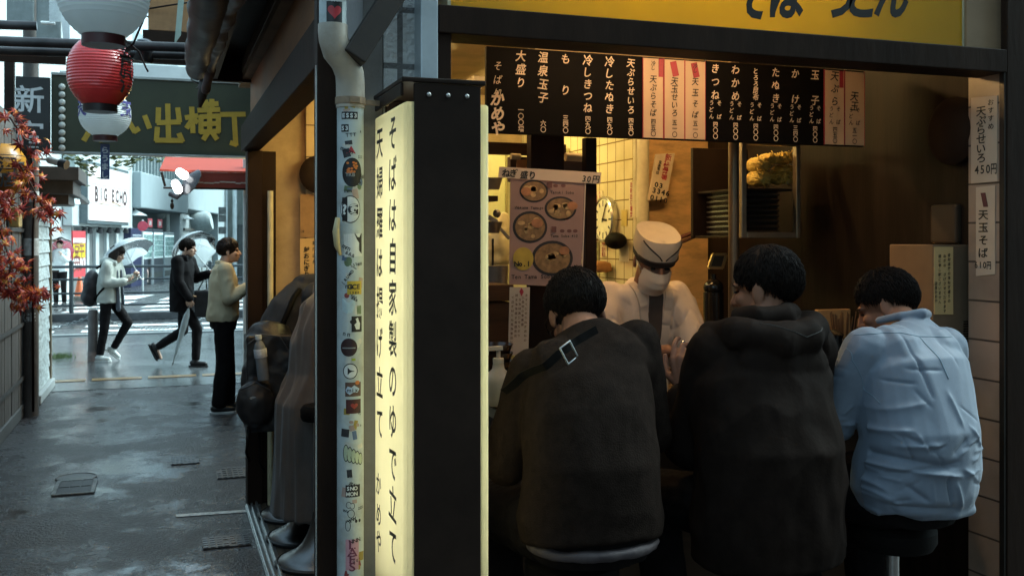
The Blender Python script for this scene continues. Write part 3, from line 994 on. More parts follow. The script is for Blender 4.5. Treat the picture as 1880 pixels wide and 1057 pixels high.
# ---- menu board
MY = 3.2
def mz(py, px): return W(px, py, MY).z
menu = thing('menu_board', 'long black hanging menu board with white vertical dish names and prices', 'menu board', (1.8, MY, 2.0))
xa, xb = W(893, 200, MY).x, W(1586, 200, MY).x
zb_, zt_ = 2.008, 2.300
mb = MB(); mb.box((xa, MY, zb_), (xb, MY + .02, zt_)); mb.build('board', pm('menu black', (.0045, .0035, .003), .6, spec=.08), menu, bevel=.002)
mb = MB()
for f_ in (.1, .55, .95):
    x_ = xa + (xb - xa) * f_
    mb.cyl((x_, MY + .012, zt_), (x_, MY + .012, 2.62), .006, n=8)
mb.build('hanger', M_STEELD, menu)
cols = [(956, '大盛り', '一〇〇増', 'w'), (997, '温泉玉子', '六〇', 'w'), (1038, 'もり', '三四〇', 'w'), (1079, '冷しきつね', '四九〇', 'w'), (1119, '冷したぬき', '四九〇', 'w'), (1158, '天ぷらせいろ', '四五〇', 'w'),
        (1198, '冷し天ぷらそば', '四五〇', 'c'), (1237, '天玉せいろ', '五一〇', 'c'), (1275, '冷し天玉そば', '五一〇', 'c'), (1313, 'きつね', '四〇〇', 'u'), (1350, 'わかめ', '四〇〇', 'u'), (1387, 'とろろ昆布', '四〇〇', 'u'),
        (1424, 'たぬき', '四〇〇', 'u'), (1460, 'かけ', '三四〇', 'u'), (1496, '玉子', '四〇〇', 'u'), (1531, '天ぷら', '四五〇', 'cu'), (1567, '天玉', '五一〇', 'cu')]
pr0 = mz(248, 1240)
def mrow(fr): return zt_ + (zb_ - zt_) * fr          # fraction of the board's height
for k, (px, name_, price, st) in enumerate(cols):
    x = W(px, 180, MY).x
    cream = st[0] == 'c'
    mb = MB()
    top, bot = (.06, .93) if not cream else (.04, .96)
    y_ = MY - .0005
    if cream:
        hw = (W(px + 19, 180, MY).x - W(px - 19, 180, MY).x) / 2
        pb = MB(); pb.box((x - hw + .001, MY - .005, mrow(.985)), (x + hw - .001, MY - .001, mrow(.02)))
        pl = pb.build('cream_panel', pm('cream panel', (.60, .42, .28), .6, var=(3, .08)), menu)
        rb = MB()
        for xx in (x - hw, x + hw - .002): rb.box((xx, MY - .006, mrow(.99)), (xx + .002, MY - .0005, mrow(.015)))
        if px not in (1567,):
            q = V((x + (.03 if px in (1198, 1531) else 0), MY - .0056, mrow(.13)))
            if px in (1198, 1531): rb.obox(q, X1 * .0085, Y1 * .001, Z1 * .032)
            else: rb.obox(q, X1 * .012 + Z1 * .003, Y1 * .001, Z1 * .026 - X1 * .006)
        rb.build('red_label', M_REDINK, menu)
        y_ = MY - .0052
    hasu = 'u' in st
    n = len(name_)
    a0 = .09
    if cream and st == 'c': a0 = .28 if name_[0] != '冷' else .10
    a1 = .42 if hasu else (.655 if n > 4 else .56)
    if px == 956: a1 = .40
    if px == 1038: a1 = .46
    if st == 'c': a1 = .67
    if px == 1567: a0 = .34; a1 = .47
    for i, ch in enumerate(name_):
        fr = a0 + (a1 - a0) * (i / max(1, n - 1))
        small = st == 'c' and name_[0] == '冷' and i < 2
        if small: fr = a0 - .02 + .055 * i
        elif st == 'c' and name_[0] == '冷': fr = .27 + (.41) * (i - 2) / max(1, n - 3)
        sz = .031 if n > 4 and hasu else (.022 if small else (.040 if n < 6 else .034))
        if n > 2: sz = min(sz, (a1 - a0) / (n - 1) * .292 * 1.08) if not (st == 'c' and name_[0] == '冷') else min(sz, .030 if not small else .02)
        glyph(mb, ch, (x, y_, mrow(fr)), X1, Z1, sz * (1 if ord(ch) > 0x4e00 else .93), .016, .95, .14, random.uniform(-.09, .03))
    if hasu:
        for i, ch in enumerate('うどん'): glyph(mb, ch, (x - .016, y_, mrow(.52 + .085 * i)), X1, Z1, .020, .016, 1, .1)
        for i, ch in enumerate('そば'): glyph(mb, ch, (x + .016, y_, mrow(.52 + .17 * i)), X1, Z1, .020, .016, 1, .1)
    m_ = len(price)
    for i, ch in enumerate(price):
        glyph(mb, ch, (x, y_, mrow(.935 - (m_ - 1 - i) * .073)), X1, Z1, .0225, .016, .95)
    mb.build('menu_lettering', M_INK if cream else M_IVORY, menu)
mb = MB()
x = W(914, 180, MY).x
for i, ch in enumerate('そば処'): glyph(mb, ch, (x, MY, mrow(.22 + .16 * i)), X1, Z1, .034, 0, .9, .2)
for i, ch in enumerate('かめや'): glyph(mb, ch, (x, MY, mrow(.60 + .17 * i)), X1, Z1, .052, .035, .95, .2)
mb.build('menu_lettering', M_IVORY, menu)
# ---- lamps of the kitchen (they show as glowing strips above and behind the menu board)
def lamp_tube(p, q, es, label, col=(1.0, .62, .24), r=.014):
    p, q = V(p), V(q)
    c = (p + q) / 2
    t = thing('tube_lamp', label, 'lamp', c + Z1 * .05)
    d = (q - p).normalized()
    m = MB(); m.bar(p - d * .04 + Z1 * .035, q + d * .04 + Z1 * .035, .07, .03); m.bar(p - d * .035 + Z1 * .01, p - d * .005 + Z1 * .01, .03, .05); m.bar(q + d * .005 + Z1 * .01, q + d * .035 + Z1 * .01, .03, .05)
    m.bar(p + Z1 * .05, p + Z1 * .9, .008, .008, Y1) if False else None
    m.build('housing', pm('lamp housing', (.55, .50, .40), .5), t, bevel=.003)
    m = MB(); m.cyl(p, q, r, n=10)
    m.build('tube', pm('tube glow %.1f' % es, (.9, .85, .6), .5, emit=col, es=es), t, smooth=40)
    return t
lamp_tube((1.15, 2.83, 2.34), (2.0, 2.83, 2.34), 8.5, 'warm tube lamp tucked behind the lintel in front of the menu board', (1., .66, .36))
lamp_tube((1.45, 3.75, 2.52), (2.35, 3.75, 2.52), 29, 'warm tube lamp above the cook behind the menu board')
mb = MB(); mb.box((W(984, 90, 3.28).x, 3.27, 2.29), (W(1336, 90, 3.28).x, 3.29, 2.345)); mb.build('light_strip', pm('tan strip', (.45, .30, .14), .4, var=(3, .2)), menu)
lamp_tube((1.55, 5.0, 2.45), (1.55, 5.95, 2.45), 40, 'warm tube lamp at the back of the kitchen', (1., .82, .30))
lamp_tube((.80, 3.6, 2.50), (.80, 5.8, 2.50), 14, 'warm tube lamp over the alley side counter')
# ---- counters
CZ = 1.12
ct = thing('counter', 'dark wooden noodle counter turning the corner behind the customers', 'counter', (1.0, 3.0, 0))
M_CTOP = pm('worn counter top', (.22, .13, .06), .25, var=(3, .3), stretch=(.4, 4, 1))
mb = MB(); mb.box((1.0, 2.98, CZ - .045), (2.62, 3.32, CZ)); mb.box((1.0, 3.321, CZ - .045), (1.34, 6.3, CZ)); mb.build('counter_top', M_CTOP, ct, bevel=.006)
mb = MB(); mb.box((.994, 2.975, CZ - .04), (2.62, 2.979, CZ - .008)); mb.box((.994, 2.98, CZ - .04), (.999, 6.3, CZ - .008)); mb.build('edge_trim', pm('brass trim', (.55, .42, .24), .3, .9), ct)
mb = MB(); mb.box((1.12, 3.12, FL), (2.64, 3.16, CZ - .05)); mb.box((1.12, 3.17, FL), (1.16, 6.3, CZ - .05)); mb.build('front_panel', M_BROWN, ct)
mb = MB(); mb.box((1.15, 3.33, CZ), (2.62, 3.36, CZ + .05)); mb.box((1.35, 3.40, .86), (2.62, 3.42, CZ)); mb.box((1.35, 3.421, .86), (2.62, 3.75, .89)); mb.build('upper_ledge', M_BROWN, ct, bevel=.003)
# ---- stools
M_SEAT = pm('black vinyl', (.006, .005, .0045), .65, spec=.08, var=(10, .2), bump=(60, .1))
def make_stool(name, label, loc, group, big):
    t = thing(name, label, 'stool', loc, group)
    x, y, z = loc
    m = MB()
    if big: m.lathe((x, y, z), [(.001, 0), (.20, 0), (.204, .014), (.196, .026), (.165, .042), (.12, .064), (.082, .10), (.056, .15), (.036, .21), (.030, .26), (.001, .26)], 40)
    else: m.lathe((x, y, z), [(.001, 0), (.19, 0), (.19, .008), (.16, .02), (.03, .03), (.001, .03)], 32)
    m.build('base', pm('polished steel base', (.15, .155, .16), .34, 1., var=(8, .12), dirt=(6, .4, (.20, .20, .20))) if big else M_STEELD, t, smooth=40)
    if big:
        m = MB(); m.lathe((x, y, z), [(.196, .0), (.218, .0), (.220, .016), (.208, .024), (.198, .020)], 40); m.build('rubber_rim', pm('rubber', (.012, .012, .013), .5), t, smooth=40)
    m = MB(); m.cyl((x, y, z + .25 if big else z + .03), (x, y, z + .72), .0205 if not big else .028, n=16); m.build('post', pm('stool post', (.40, .38, .36), .3, .85), t, smooth=40)
    m = MB(); k_ = .56 if big else .78; m.lathe((x, y, z + .72), [(.001, 0), (.15 * k_, 0), (.165 * k_, .02), (.165 * k_, .055), (.14 * k_, .075), (.001, .08)], 32); m.build('seat', M_SEAT, t, smooth=40)
    if big:
        pass
    return t
st_x = .74
s0 = make_stool('counter_stool', 'farthest trumpet based chrome stool on the tiled step by the alley', (st_x, 6.02, FL), 'stools along the alley counter', True)
copy_thing(s0, (st_x, 5.55, FL), 'middle trumpet based chrome stool below the hem of the long grey coat')
copy_thing(s0, (st_x, 5.10, FL), 'nearest visible trumpet based chrome stool at the bottom beside the dark post')
copy_thing(s0, (st_x, 3.5, FL), 'trumpet based chrome stool behind the lit stand sign')
f0 = make_stool('bar_stool', 'thin posted bar stool under the customer with the crossbody strap', (1.05, 2.52, 0), 'stools at the front counter', False)
copy_thing(f0, (1.62, 2.52, 0), 'thin posted bar stool under the customer in the dark padded jacket')
copy_thing(f0, (2.10, 2.50, 0), 'thin posted bar stool under the customer in the light blue shirt')
# ---- poster with bowls, price strip, small notice
PYY = 3.28
def bowl_art(mb_d, mb_f, c, r, r2):
    mb_d.disc(c, X1, Z1, r, -.001, 28, r2)
    mb_f.disc(V(c) + V((0, -.0015, 0)), X1, Z1, r * .86, -.001, 28, r2 * .84)
pst = thing('menu_poster', 'pinkish poster with four pictured noodle bowls hanging over the counter', 'poster', W(1000, 430, PYY))
P = lambda x, y: W(x, y, PYY)
rect(P(935, 522), P(1066, 527), P(1073, 331), P(937, 328)).build('sheet', M_PAPERP, pst)
rect(P(1067, 528), P(1069, 528), P(1076, 331), P(1074, 331)).build('edge', M_PAPER, pst)
o2, o3 = V((0, -.001, 0)), V((0, -.0025, 0))
bd, bf, tp, eg = MB(), MB(), MB(), MB()
for (px, py, r, r2) in ((980, 351, .058, .040), (1029, 383, .066, .043), (973, 417, .070, .056), (1014, 474, .085, .062)):
    bowl_art(bd, bf, P(px, py) + o2, r * .92, r2)
    for i in range(9):
        a_ = random.uniform(0, 6.28); q_ = random.uniform(0, .6)
        tp.disc(P(px, py) + V((math.cos(a_) * r * q_, -.0045, math.sin(a_) * r2 * q_)), X1, Z1, random.uniform(.007, .016), -.0006, 9, random.uniform(.006, .011))
for (px, py, r) in ((1050, 378, .020), (965, 352, .02), (985, 410, .022), (1035, 460, .02)):
    eg.disc(P(px, py) + V((0, -.0060, 0)), X1, Z1, r, -.0006, 14, r * .75)
bd.build('bowl_picture', pm('print black', (.03, .022, .02), .5), pst)
bf.build('soup_picture', pm('print soup', (.28, .15, .06), .5, var=(40, .4)), pst)
tp.build('topping_picture', pm('print topping', (.50, .30, .12), .5, var=(25, .5)), pst)
eg.build('garnish_picture', pm('print garnish', (.42, .17, .07), .5, var=(25, .3)), pst)
m = MB(); m.disc(P(960, 475) + V((0, -.004, 0)), X1, Z1, .038, -.001, 26, .040); m.build('gold_seal', pm('print gold', (.50, .33, .05), .5, var=(10, .2)), pst)
m = MB()
htext(m, 'No.1', P(947, 484) + V((0, -.0055, 0)), X1, Z1, .024, w_=.035)
htext(m, 'Tanuki Soba', P(1012, 353) + o2, X1, Z1, .014, .0082, w_=.016)
htext(m, 'Wakame Tamago', P(948, 381) + o2, X1, Z1, .013, .0080, w_=.016)
htext(m, 'Tama Soba 410', P(1012, 433) + o2, X1, Z1, .013, .0080, w_=.016)
htext(m, 'Ten Tama Soba', P(941, 508) + V((0, -.0045, 0)), X1, Z1, .020, .012, w_=.016)
m.build('poster_lettering', M_INK, pst)
m = MB()
for (px, py) in ((1020, 341), (1034, 341), (1040, 401), (1032, 424), (1045, 424), (1056, 424)):
    m.disc(P(px, py) + o2, X1, Z1, .009, -.0006, 12, .006)
for (px, py) in ((1008, 340), (1016, 421)):
    m.obox(P(px, py) + V((0, -.005, 0)), X1 * .009, Y1 * .0005, Z1 * .010)
m.build('poster_mark', pm('print dark red', (.16, .06, .05), .5), pst)
pz = thing('price_strip', 'slanted cream paper price strip reading 30 yen above the bowl poster', 'price strip', W(1010, 322, PYY))
P2 = lambda x, y: W(x, y, PYY - .008)
rect(P2(915, 326), P2(1102, 338), P2(1104, 317), P2(917, 306)).build('paper', M_PAPER, pz)
ax = (P2(1102, 338) - P2(915, 326)).normalized(); up = Y1.cross(ax).normalized() * -1
m = MB()
for ch, px, py in zip('ねぎ盛り', (929, 943, 962, 977), (318, 318, 321, 322)): glyph(m, ch, P2(px, py) - Y1 * .001, ax, up, .030, .035, 1, .1)
for ch, px, py in zip('30円', (1072, 1081, 1094), (328, 329, 329)): glyph(m, ch, P2(px, py) - Y1 * .001, ax, up, .030, .016, 1, .15)
m.build('lettering', M_INK, pz)
nt_ = thing('paper_notice', 'narrow pale notice hanging below the bowl poster beside the soap bottle', 'notice', W(952, 600, PYY))
rect(P(933, 652), P(970, 652), P(973, 527), P(936, 527)).build('sheet', pm('pale notice paper', (.52, .42, .34), .7, var=(3, .1)), nt_)
m = MB()
for k, (px, n_c) in enumerate(((966, 11), (960, 7), (954, 9), (948, 10), (941, 12))):
    for i in range(n_c):
        glyph(m, random.choice('食材高騰の為ねぎ盛り店長頂きますせて'), P(px - i * .25, 542 + k % 3 * 4 + i * 8.2) + o2, X1, Z1, .0105, .016)
m.build('lettering', pm('brown ink', (.10, .04, .03), .6), nt_)
m = MB(); m.poly([P(957, 528) + o3, P(961, 535) + o3, P(957, 544) + o3, P(953, 535) + o3], V((0, -1, 0)), .0006); m.build('red_mark', M_REDINK, nt_)
# ---- dark frame and wood behind the poster
kf = thing('wood_partition', 'dark wooden post and hood boards behind the bowl poster', 'partition', (1.55, 3.6, CZ))
m = MB(); a_, b_ = W(1070, 500, 3.45), W(1090, 500, 3.45); m.box((a_.x, 3.42, CZ), (b_.x, 3.46, 2.03)); a_, b_ = W(975, 300, 3.5), W(1036, 300, 3.5); m.box((a_.x, 3.5, 1.75), (b_.x, 3.55, 2.10)); c_, d_ = W(968, 500, 3.44), W(1069, 500, 3.44); m.box((c_.x, 3.43, CZ), (d_.x, 3.45, 1.56)); m.build('post', M_DARK, kf, bevel=.003)
m = MB(); a_, b_ = W(890, 300, 3.7), W(1088, 300, 3.7)
m.box((a_.x, 3.70, W(950, 284, 3.7).z), (W(1040, 300, 3.7).x, 3.74, W(950, 262, 3.7).z)); m.box((W(945, 300, 3.7).x, 3.75, 1.88), (b_.x, 3.79, 1.98)); m.box((W(1030, 300, 3.7).x, 3.74, W(1050, 340, 3.7).z), (b_.x + .01, 3.745, W(1050, 279, 3.7).z)); m.build('hood_board', M_BROWN, kf, bevel=.003)
m = MB(); m.cyl(W(1038, 288, 3.62), W(1068, 290, 3.62), .016, n=12); m.cyl(W(938, 287, 3.62), W(955, 288, 3.62), .012, n=12); m.build('pale_roll', pm('pale roll', (.62, .50, .30), .5), kf, smooth=40)
m = MB(); rect(W(948, 308, 3.66), W(970, 309, 3.66), W(971, 292, 3.66), W(949, 294, 3.66)).build('card', pm('orange card', (.42, .21, .08), .6), kf)
# ---- back wall corner seen left of the poster
bw = thing('back_cupboard', 'pale greenish yellow cupboard wall at the back left of the kitchen', 'cupboard', (1.9, 5.6, 0))
m = MB(); m.box((1.36, 5.55, .9), (2.298, 5.62, 2.2)); m.build('door', pm('cream laminate', (.66, .66, .36), .4, var=(2, .1), dirt=(3, .4, (.40, .36, .15))), bw, bevel=.004)
m = MB()
for px in (928, 939): a_ = W(px, 400, 5.54); m.box((a_.x, 5.535, .95), (a_.x + .012, 5.549, 2.15))
m.build('door_gap', pm('gap', (.30, .27, .12), .6), bw)
sh = thing('wall_shelf', 'small stack of dark shelves with trays at the left edge of the kitchen', 'shelf', W(900, 330, 4.2))
m = MB()
for py in (338, 365, 418, 505):
    p_, q_ = W(885, py, 4.2), W(908, py, 4.2); m.box((p_.x - .25, 4.15, p_.z - .012), (q_.x, 4.45, p_.z + .012))
m.box((W(905, 300, 4.2).x, 4.2, W(905, 505, 4.2).z), (W(907, 300, 4.2).x, 4.22, W(905, 438, 4.2).z)); m.build('board', M_DARKM, sh, bevel=.002)
m = MB()
for py in (348, 428):
    p_ = W(902, py, 4.18); m.lathe(p_ + Z1 * .0, [(.001, 0), (.035, 0), (.05, .05), (.046, .05), (.001, .01)], 20)
m.build('tin', M_STEELD, sh, smooth=40)
bag = fuse(MB().ell(W(918, 450, 4.6), X1 * .055, Y1 * .08, Z1 * .11).ell(W(922, 418, 4.6), X1 * .035, Y1 * .05, Z1 * .08).ell(W(915, 470, 4.6), X1 * .06, Y1 * .07, Z1 * .06), .01, 3)
wrinkle(bag, .016, 14)
bag.solo('plastic_bag', pm('yellowish plastic', (.66, .60, .34), .3, var=(6, .2)), W(918, 480, 4.6), 'crumpled pale plastic bag hanging left of the bowl poster', 'bag', smooth=True)
m = MB(); p_ = W(898, 403, 4.3); m.bar(W(896, 398, 4.3), W(912, 408, 4.3), .02, .02); m.bar(W(905, 405, 4.3), W(935, 438, 4.3), .012, .012)
m.ell(W(912, 392, 4.3), X1 * .018, Y1 * .018, Z1 * .02)
m.solo('ladle', M_STEELD, W(905, 405, 4.3), 'dark handled ladle hooked up beside the plastic bag', 'ladle', smooth=40)
m = MB(); p_, q_ = W(907, 530, 4.0), W(934, 488, 4.0); m.cyl(V(((p_.x + q_.x) / 2, 4.06, p_.z)), V(((p_.x + q_.x) / 2, 4.06, q_.z)), .045, .05, 24)
m.solo('stock_pot', M_STEELD, V(((p_.x + q_.x) / 2, 4.06, p_.z)), 'dull metal pot on the wooden shelf left of the poster', 'pot', smooth=40)
ws = thing('counter_shelf', 'brown wooden shelf box standing on the counter left of the poster', 'shelf', W(912, 590, 3.7))
m = MB(); p_, q_ = W(880, 580, 3.8), W(940, 522, 3.8); m.box((p_.x - .1, 3.8, CZ), (q_.x, 4.2, W(912, 555, 3.8).z)); m.box((p_.x - .1, 3.78, W(912, 552, 3.8).z), (q_.x, 4.22, q_.z)); m.build('box', M_BROWN, ws, bevel=.004)
# ---- wall clock, telephone, papers on the tiled wall (plane X = 2.3)
XW = 2.298
def wallp(px, py): return WX(px, py, XW)
ck = thing('wall_clock', 'round white wall clock with silver rim on the yellow tiled wall', 'clock', wallp(1118, 403))
c = wallp(1118, 403)
rr = (wallp(1118, 361).z - wallp(1118, 446).z) / 2
ax_ = V((-1, 0, 0))
m = MB(); m.lathe(c, [(.001, 0), (rr * .96, 0), (rr, .012), (rr, .035), (rr * .93, .042), (rr * .88, .034), (.001, .034)], 40, ax_); m.build('rim', pm('clock rim', (.55, .54, .50), .25, .8), ck, smooth=35)
m = MB(); m.disc(c + ax_ * .0345, V((0, -1, 0)), Z1, rr * .87, .001, 36); m.build('dial', pm('clock dial', (.78, .76, .58), .4), ck)
m = MB()
for h in range(12):
    a_ = math.pi / 6 * h
    p_ = c + ax_ * .0362 + V((0, -math.sin(a_), math.cos(a_))) * rr * .70
    m.obox(p_, ax_ * .0005, V((0, -math.cos(a_), -math.sin(a_))) * .005, V((0, -math.sin(a_), math.cos(a_))) * (.012 if h % 3 else .017))
m.build('hour_mark', M_INK, ck)
m = MB()
for ang, L, w_ in ((R(95), rr * .45, .006), (R(28), rr * .72, .004)):
    d_ = V((0, -math.sin(ang), math.cos(ang))); e2 = V((0, -math.cos(ang), -math.sin(ang)))
    m.obox(c + ax_ * .039 + d_ * L * .42, ax_ * .0008, e2 * w_, d_ * L * .58)
m.build('hand', M_INK, ck)
tp_ = thing('wall_telephone', 'cream push button telephone on the tiled wall left of the clock', 'telephone', wallp(1092, 400))
p_, q_ = wallp(1079, 425), wallp(1104, 382)
m = MB(); m.box((XW - .06, q_.y, p_.z), (XW, p_.y, q_.z)); m.build('body', pm('phone cream', (.66, .58, .36), .4), tp_, bevel=.012)
m = MB(); ph = [V((XW - .085, p_.y - .02, p_.z + .0)), V((XW - .10, p_.y + .01, p_.z + .05)), V((XW - .10, p_.y + .01, q_.z - .05)), V((XW - .085, p_.y - .02, q_.z))]
m.tube(ph, [.03, .02, .02, .03], 10); m.build('handset', pm('phone ivory', (.74, .70, .52), .35), tp_, smooth=True)
m = MB()
for i in range(3):
    for j in range(4): m.box((XW - .066, q_.y + .05 + i * .06, q_.z - .09 - j * .05), (XW - .060, q_.y + .085 + i * .06, q_.z - .065 - j * .05))
m.build('button', pm('phone button', (.40, .36, .26), .5), tp_)
m = MB(); m.tube([V((XW - .05, p_.y, p_.z)), V((XW - .05, p_.y + .02, p_.z - .25)), V((XW - .05, p_.y - .03, p_.z - .55)), V((XW - .05, p_.y - .05, p_.z - .8))], .012, 8); m.build('cord', pm('phone cord', (.42, .24, .10), .5), tp_, smooth=True)
def wallpaper(pxa, pya, pxb, pyb, name, label, cat, mat, deco=None):
    a, b = wallp(pxa, pyb), wallp(pxb, pya)
    t = thing(name, label, cat, V((XW, (a.y + b.y) / 2, a.z)))
    m = MB(); m.box((XW - .004, b.y, a.z), (XW - .001, a.y, b.z)); m.build('sheet', mat, t)
    if deco: deco(t, a, b)
    return t
def dots(mat, s, rows):
    def f(t, a, b):
        m = MB()
        h = b.z - a.z; wd = a.y - b.y
        for r_ in range(rows):
            for i in range(2):
                glyph(m, random.choice(s), (XW - .0045, a.y - wd * (.3 + .4 * i), b.z - h * (r_ + .5) / rows), V((0, -1, 0)), Z1, min(h / rows, wd / 2) * .95, .035)
        m.build('lettering', mat, t)
    return f
wallpaper(1093, 350, 1107, 372, 'wall_notice', 'small red and white notice above the telephone', 'notice', pm('notice white', (.70, .62, .42), .6), dots(M_REDINK, '店長新宿署', 3))
wallpaper(1156, 332, 1172, 400, 'wall_notice', 'narrow notice with red heading right of the clock', 'notice', pm('notice white', (.70, .62, .42), .6), dots(M_REDINK, '新宿警察署電話', 6))
wallpaper(1105, 444, 1115, 470, 'wall_notice', 'small red price card under the clock', 'notice', pm('notice white', (.70, .62, .42), .6), dots(M_REDINK, '大盛円五', 3))
wallpaper(1087, 444, 1100, 505, 'wall_notice', 'greenish slip of paper below the telephone', 'notice', pm('notice greenish', (.46, .44, .22), .6), dots(M_INK, '冷し天玉', 5))
wallpaper(1138, 452, 1155, 480, 'wall_switch', 'cream switch plate on the tiles under the clock', 'switch', pm('switch cream', (.60, .55, .40), .5))
wallpaper(1142, 385, 1152, 415, 'wall_switch', 'yellow switch box on the tiles right of the clock', 'switch', pm('switch yellow', (.55, .42, .12), .5))
m = MB(); m.ell(wallp(1146, 442) - X1 * .05, X1 * .05, Y1 * .09, Z1 * .045); m.solo('black_pan', M_SEAT, wallp(1146, 442), 'black rounded pan hanging on the tiles under the yellow switch', 'pan', smooth=True)
bx_ = fuse(MB().box(wallp(1128, 500) - V((.12, 0, 0)), wallp(1108, 478) + V((-.01, 0, 0))), .02, 3); bx_.solo('paper_bag', pm('brown paper bag', (.42, .20, .07), .6, var=(8, .3)), wallp(1118, 500), 'crumpled brown paper bag below the clock', 'bag', smooth=True)
# ---- police phone plate, tilted, on the steel panel
pl_ = thing('phone_number_plate', 'tilted cream plate with red heading and emergency phone number over the cook', 'plate', W(1212, 320, 4.5))
PP = lambda x, y: W(x, y, 4.50)
c0 = [PP(1189, 369), PP(1224, 366), PP(1240, 281), PP(1204, 283)]
rect(*c0, th=.012).build('plate', pm('plate cream', (.62, .50, .34), .45), pl_, bevel=.004)
rv = (c0[1] - c0[0]).normalized(); uv = (c0[3] - c0[0]).normalized()
rv = (rv - uv * rv.dot(uv)).normalized()
m = MB()
for ch, px, py in zip('新宿警察署', (1227, 1225, 1223, 1221, 1219), (288, 297, 306, 315, 325)): glyph(m, ch, PP(px, py), rv, uv, .030, .035, 1.25)
m.build('red_lettering', M_REDINK, pl_)
m = MB()
for ch, px, py in zip('直通電話', (1212, 1210, 1209, 1207), (298, 304, 310, 317)): glyph(m, ch, PP(px, py), rv, uv, .018, .035)
htext(m, '03', PP(1205, 339), rv, uv, .034, .026, w_=.035, sx=1.15)
htext(m, '3346', PP(1201, 349.5), rv, uv, .036, .0255, w_=.035, sx=1.1)
htext(m, '0110', PP(1197, 362.5), rv, uv, .036, .0255, w_=.035, sx=1.1)
m.build('black_lettering', M_INK, pl_)
# ---- pole, ladles, rack with noodle bowls
m = MB(); p_ = W(1347, 400, 3.45); m.cyl((p_.x, 3.45, CZ), (p_.x, 3.45, 2.62), .021, n=14)
m.solo('steel_pole', pm('brown steel', (.16, .11, .07), .35, .7), (p_.x, 3.45, CZ), 'brown steel pole right of the cook from counter to ceiling', 'pole', smooth=40)
ld = thing('ladle', 'long handled reddish ladle hanging across behind the cook', 'ladle', W(1270, 430, 4.2))
m = MB(); m.cyl(W(1238, 440, 4.2), W(1308, 414, 4.2), .010, n=8); m.build('handle', pm('reddish handle', (.14, .05, .035), .4), ld, smooth=40)
m = MB(); m.lathe(W(1312, 412, 4.2), [(.012, -.01), (.028, -.008), (.032, .0), (.028, .01), (.012, .012)], 16, V((.2, -1, .2))); m.build('ring', pm('reddish metal', (.22, .08, .05), .35, .5), ld, smooth=True)
m = MB(); m.cyl(W(1242, 448, 4.25), W(1300, 424, 4.25), .009, n=8); m.cyl(W(1273, 420, 4.22), W(1305, 410, 4.22), .005, n=8)
m.solo('cooking_chopsticks', pm('dark chopsticks', (.09, .035, .025), .5), W(1270, 440, 4.25), 'pair of long dark cooking chopsticks below the ladle', 'chopsticks', smooth=40)
fr_ = thing('picture_card', 'small gold framed card right of the cook above the dark pot', 'frame', W(1318, 480, 3.9))
q0 = [W(1301, 491, 3.9), W(1326, 492, 3.9), W(1333, 467, 3.9), W(1309, 467, 3.9)]
m = MB()
for i in range(4): m.bar(q0[i], q0[(i + 1) % 4], .012, .012, Y1)
m.build('border', pm('gold frame', (.50, .34, .14), .35, .6), fr_)
rect(*q0, th=.004).build('card', pm('dark card', (.06, .045, .03), .4), fr_)
m = MB(); c = W(1310, 528, 3.9); m.ell(c, X1 * .045, Y1 * .045, Z1 * .04); m.cyl(c + Z1 * .03, c + Z1 * .06, .012, n=12); m.cyl(c - Z1 * .25, c - Z1 * .02, .045, n=18)
m.solo('black_kettle', pm('black enamel', (.012, .011, .011), .12), c - Z1 * .25, 'glossy black kettle right of the cook', 'kettle', smooth=40)
RY = 3.55
rk = thing('dish_rack', 'steel framed glass rack holding noodle portions above black trays', 'rack', W(1418, 440, RY))
a_, b_ = W(1362, 440, RY), W(1470, 275, RY)
x0, x1, z0, z1 = a_.x, b_.x, W(1415, 437, RY).z, 2.06
m = MB()
for (xa_, xb_, za_, zc_) in ((x0, x0 + .024, z0, z1), (x1 - .02, x1, z0, z1), (x0 + .0245, x1 - .0205, z0, z0 + .025), (x0 + .0245, x1 - .0205, z1 - .02, z1)):
    m.box((xa_, RY, za_), (xb_, RY + .03, zc_))
m.build('frame', pm('rack steel', (.34, .27, .19), .35, .8), rk, bevel=.003)
m = MB(); zs = W(1415, 345, RY).z; m.box((x0 + .024, RY + .03, zs - .01), (x1 - .02, RY + .40, zs)); m.box((x0, RY + .4, z0), (x1, RY + .42, z1)); m.box((x0 + .01, RY + .031, z0), (x1 - .01, RY + .4, z0 + .01)); m.build('shelf', M_DARKM, rk, bevel=.002)
noo = pm('yellow noodles', (.66, .47, .11), .55, var=(60, .35), bump=(120, .6))
nb = 0
for (px, py, sx_, sz_) in ((1392, 328, .045, .03), (1428, 326, .04, .025), (1392, 303, .042, .03), (1412, 292, .038, .02), (1438, 291, .03, .022), (1436, 312, .032, .018)):
    c = W(px, py, RY + .12)
    mm = fuse(MB().ell(c, X1 * sx_, Y1 * .06, Z1 * sz_), .008, 1)
    wrinkle(mm, .012, 40, seed=px)
    sk = random.Random(px)
    for k in range(26):
        a2 = sk.uniform(0, 6.28)
        p0 = c + V((math.cos(a2) * sx_ * .8, -.045, math.sin(a2) * sz_ * .8))
        mm.tube([p0, p0 + V((sk.uniform(-.02, .02), -.012, sk.uniform(-.012, .012))), p0 + V((sk.uniform(-.03, .03), -.004, sk.uniform(-.02, .02)))], .0022, 5)
    mm.solo('noodle_portion', noo, c - Z1 * sz_, ('heap of yellow noodles in the glass rack, ' + ['bottom left', 'bottom middle', 'left above the bottom', 'topmost in the centre', 'top right', 'right beside the small tub'][nb]), 'noodles', 'noodle portions in the rack', smooth=True)
    nb += 1
m = MB(); p_ = W(1446, 325, RY + .1); m.lathe(p_ - Z1 * .03, [(.001, 0), (.03, 0), (.034, .05), (.03, .05), (.001, .01)], 20)
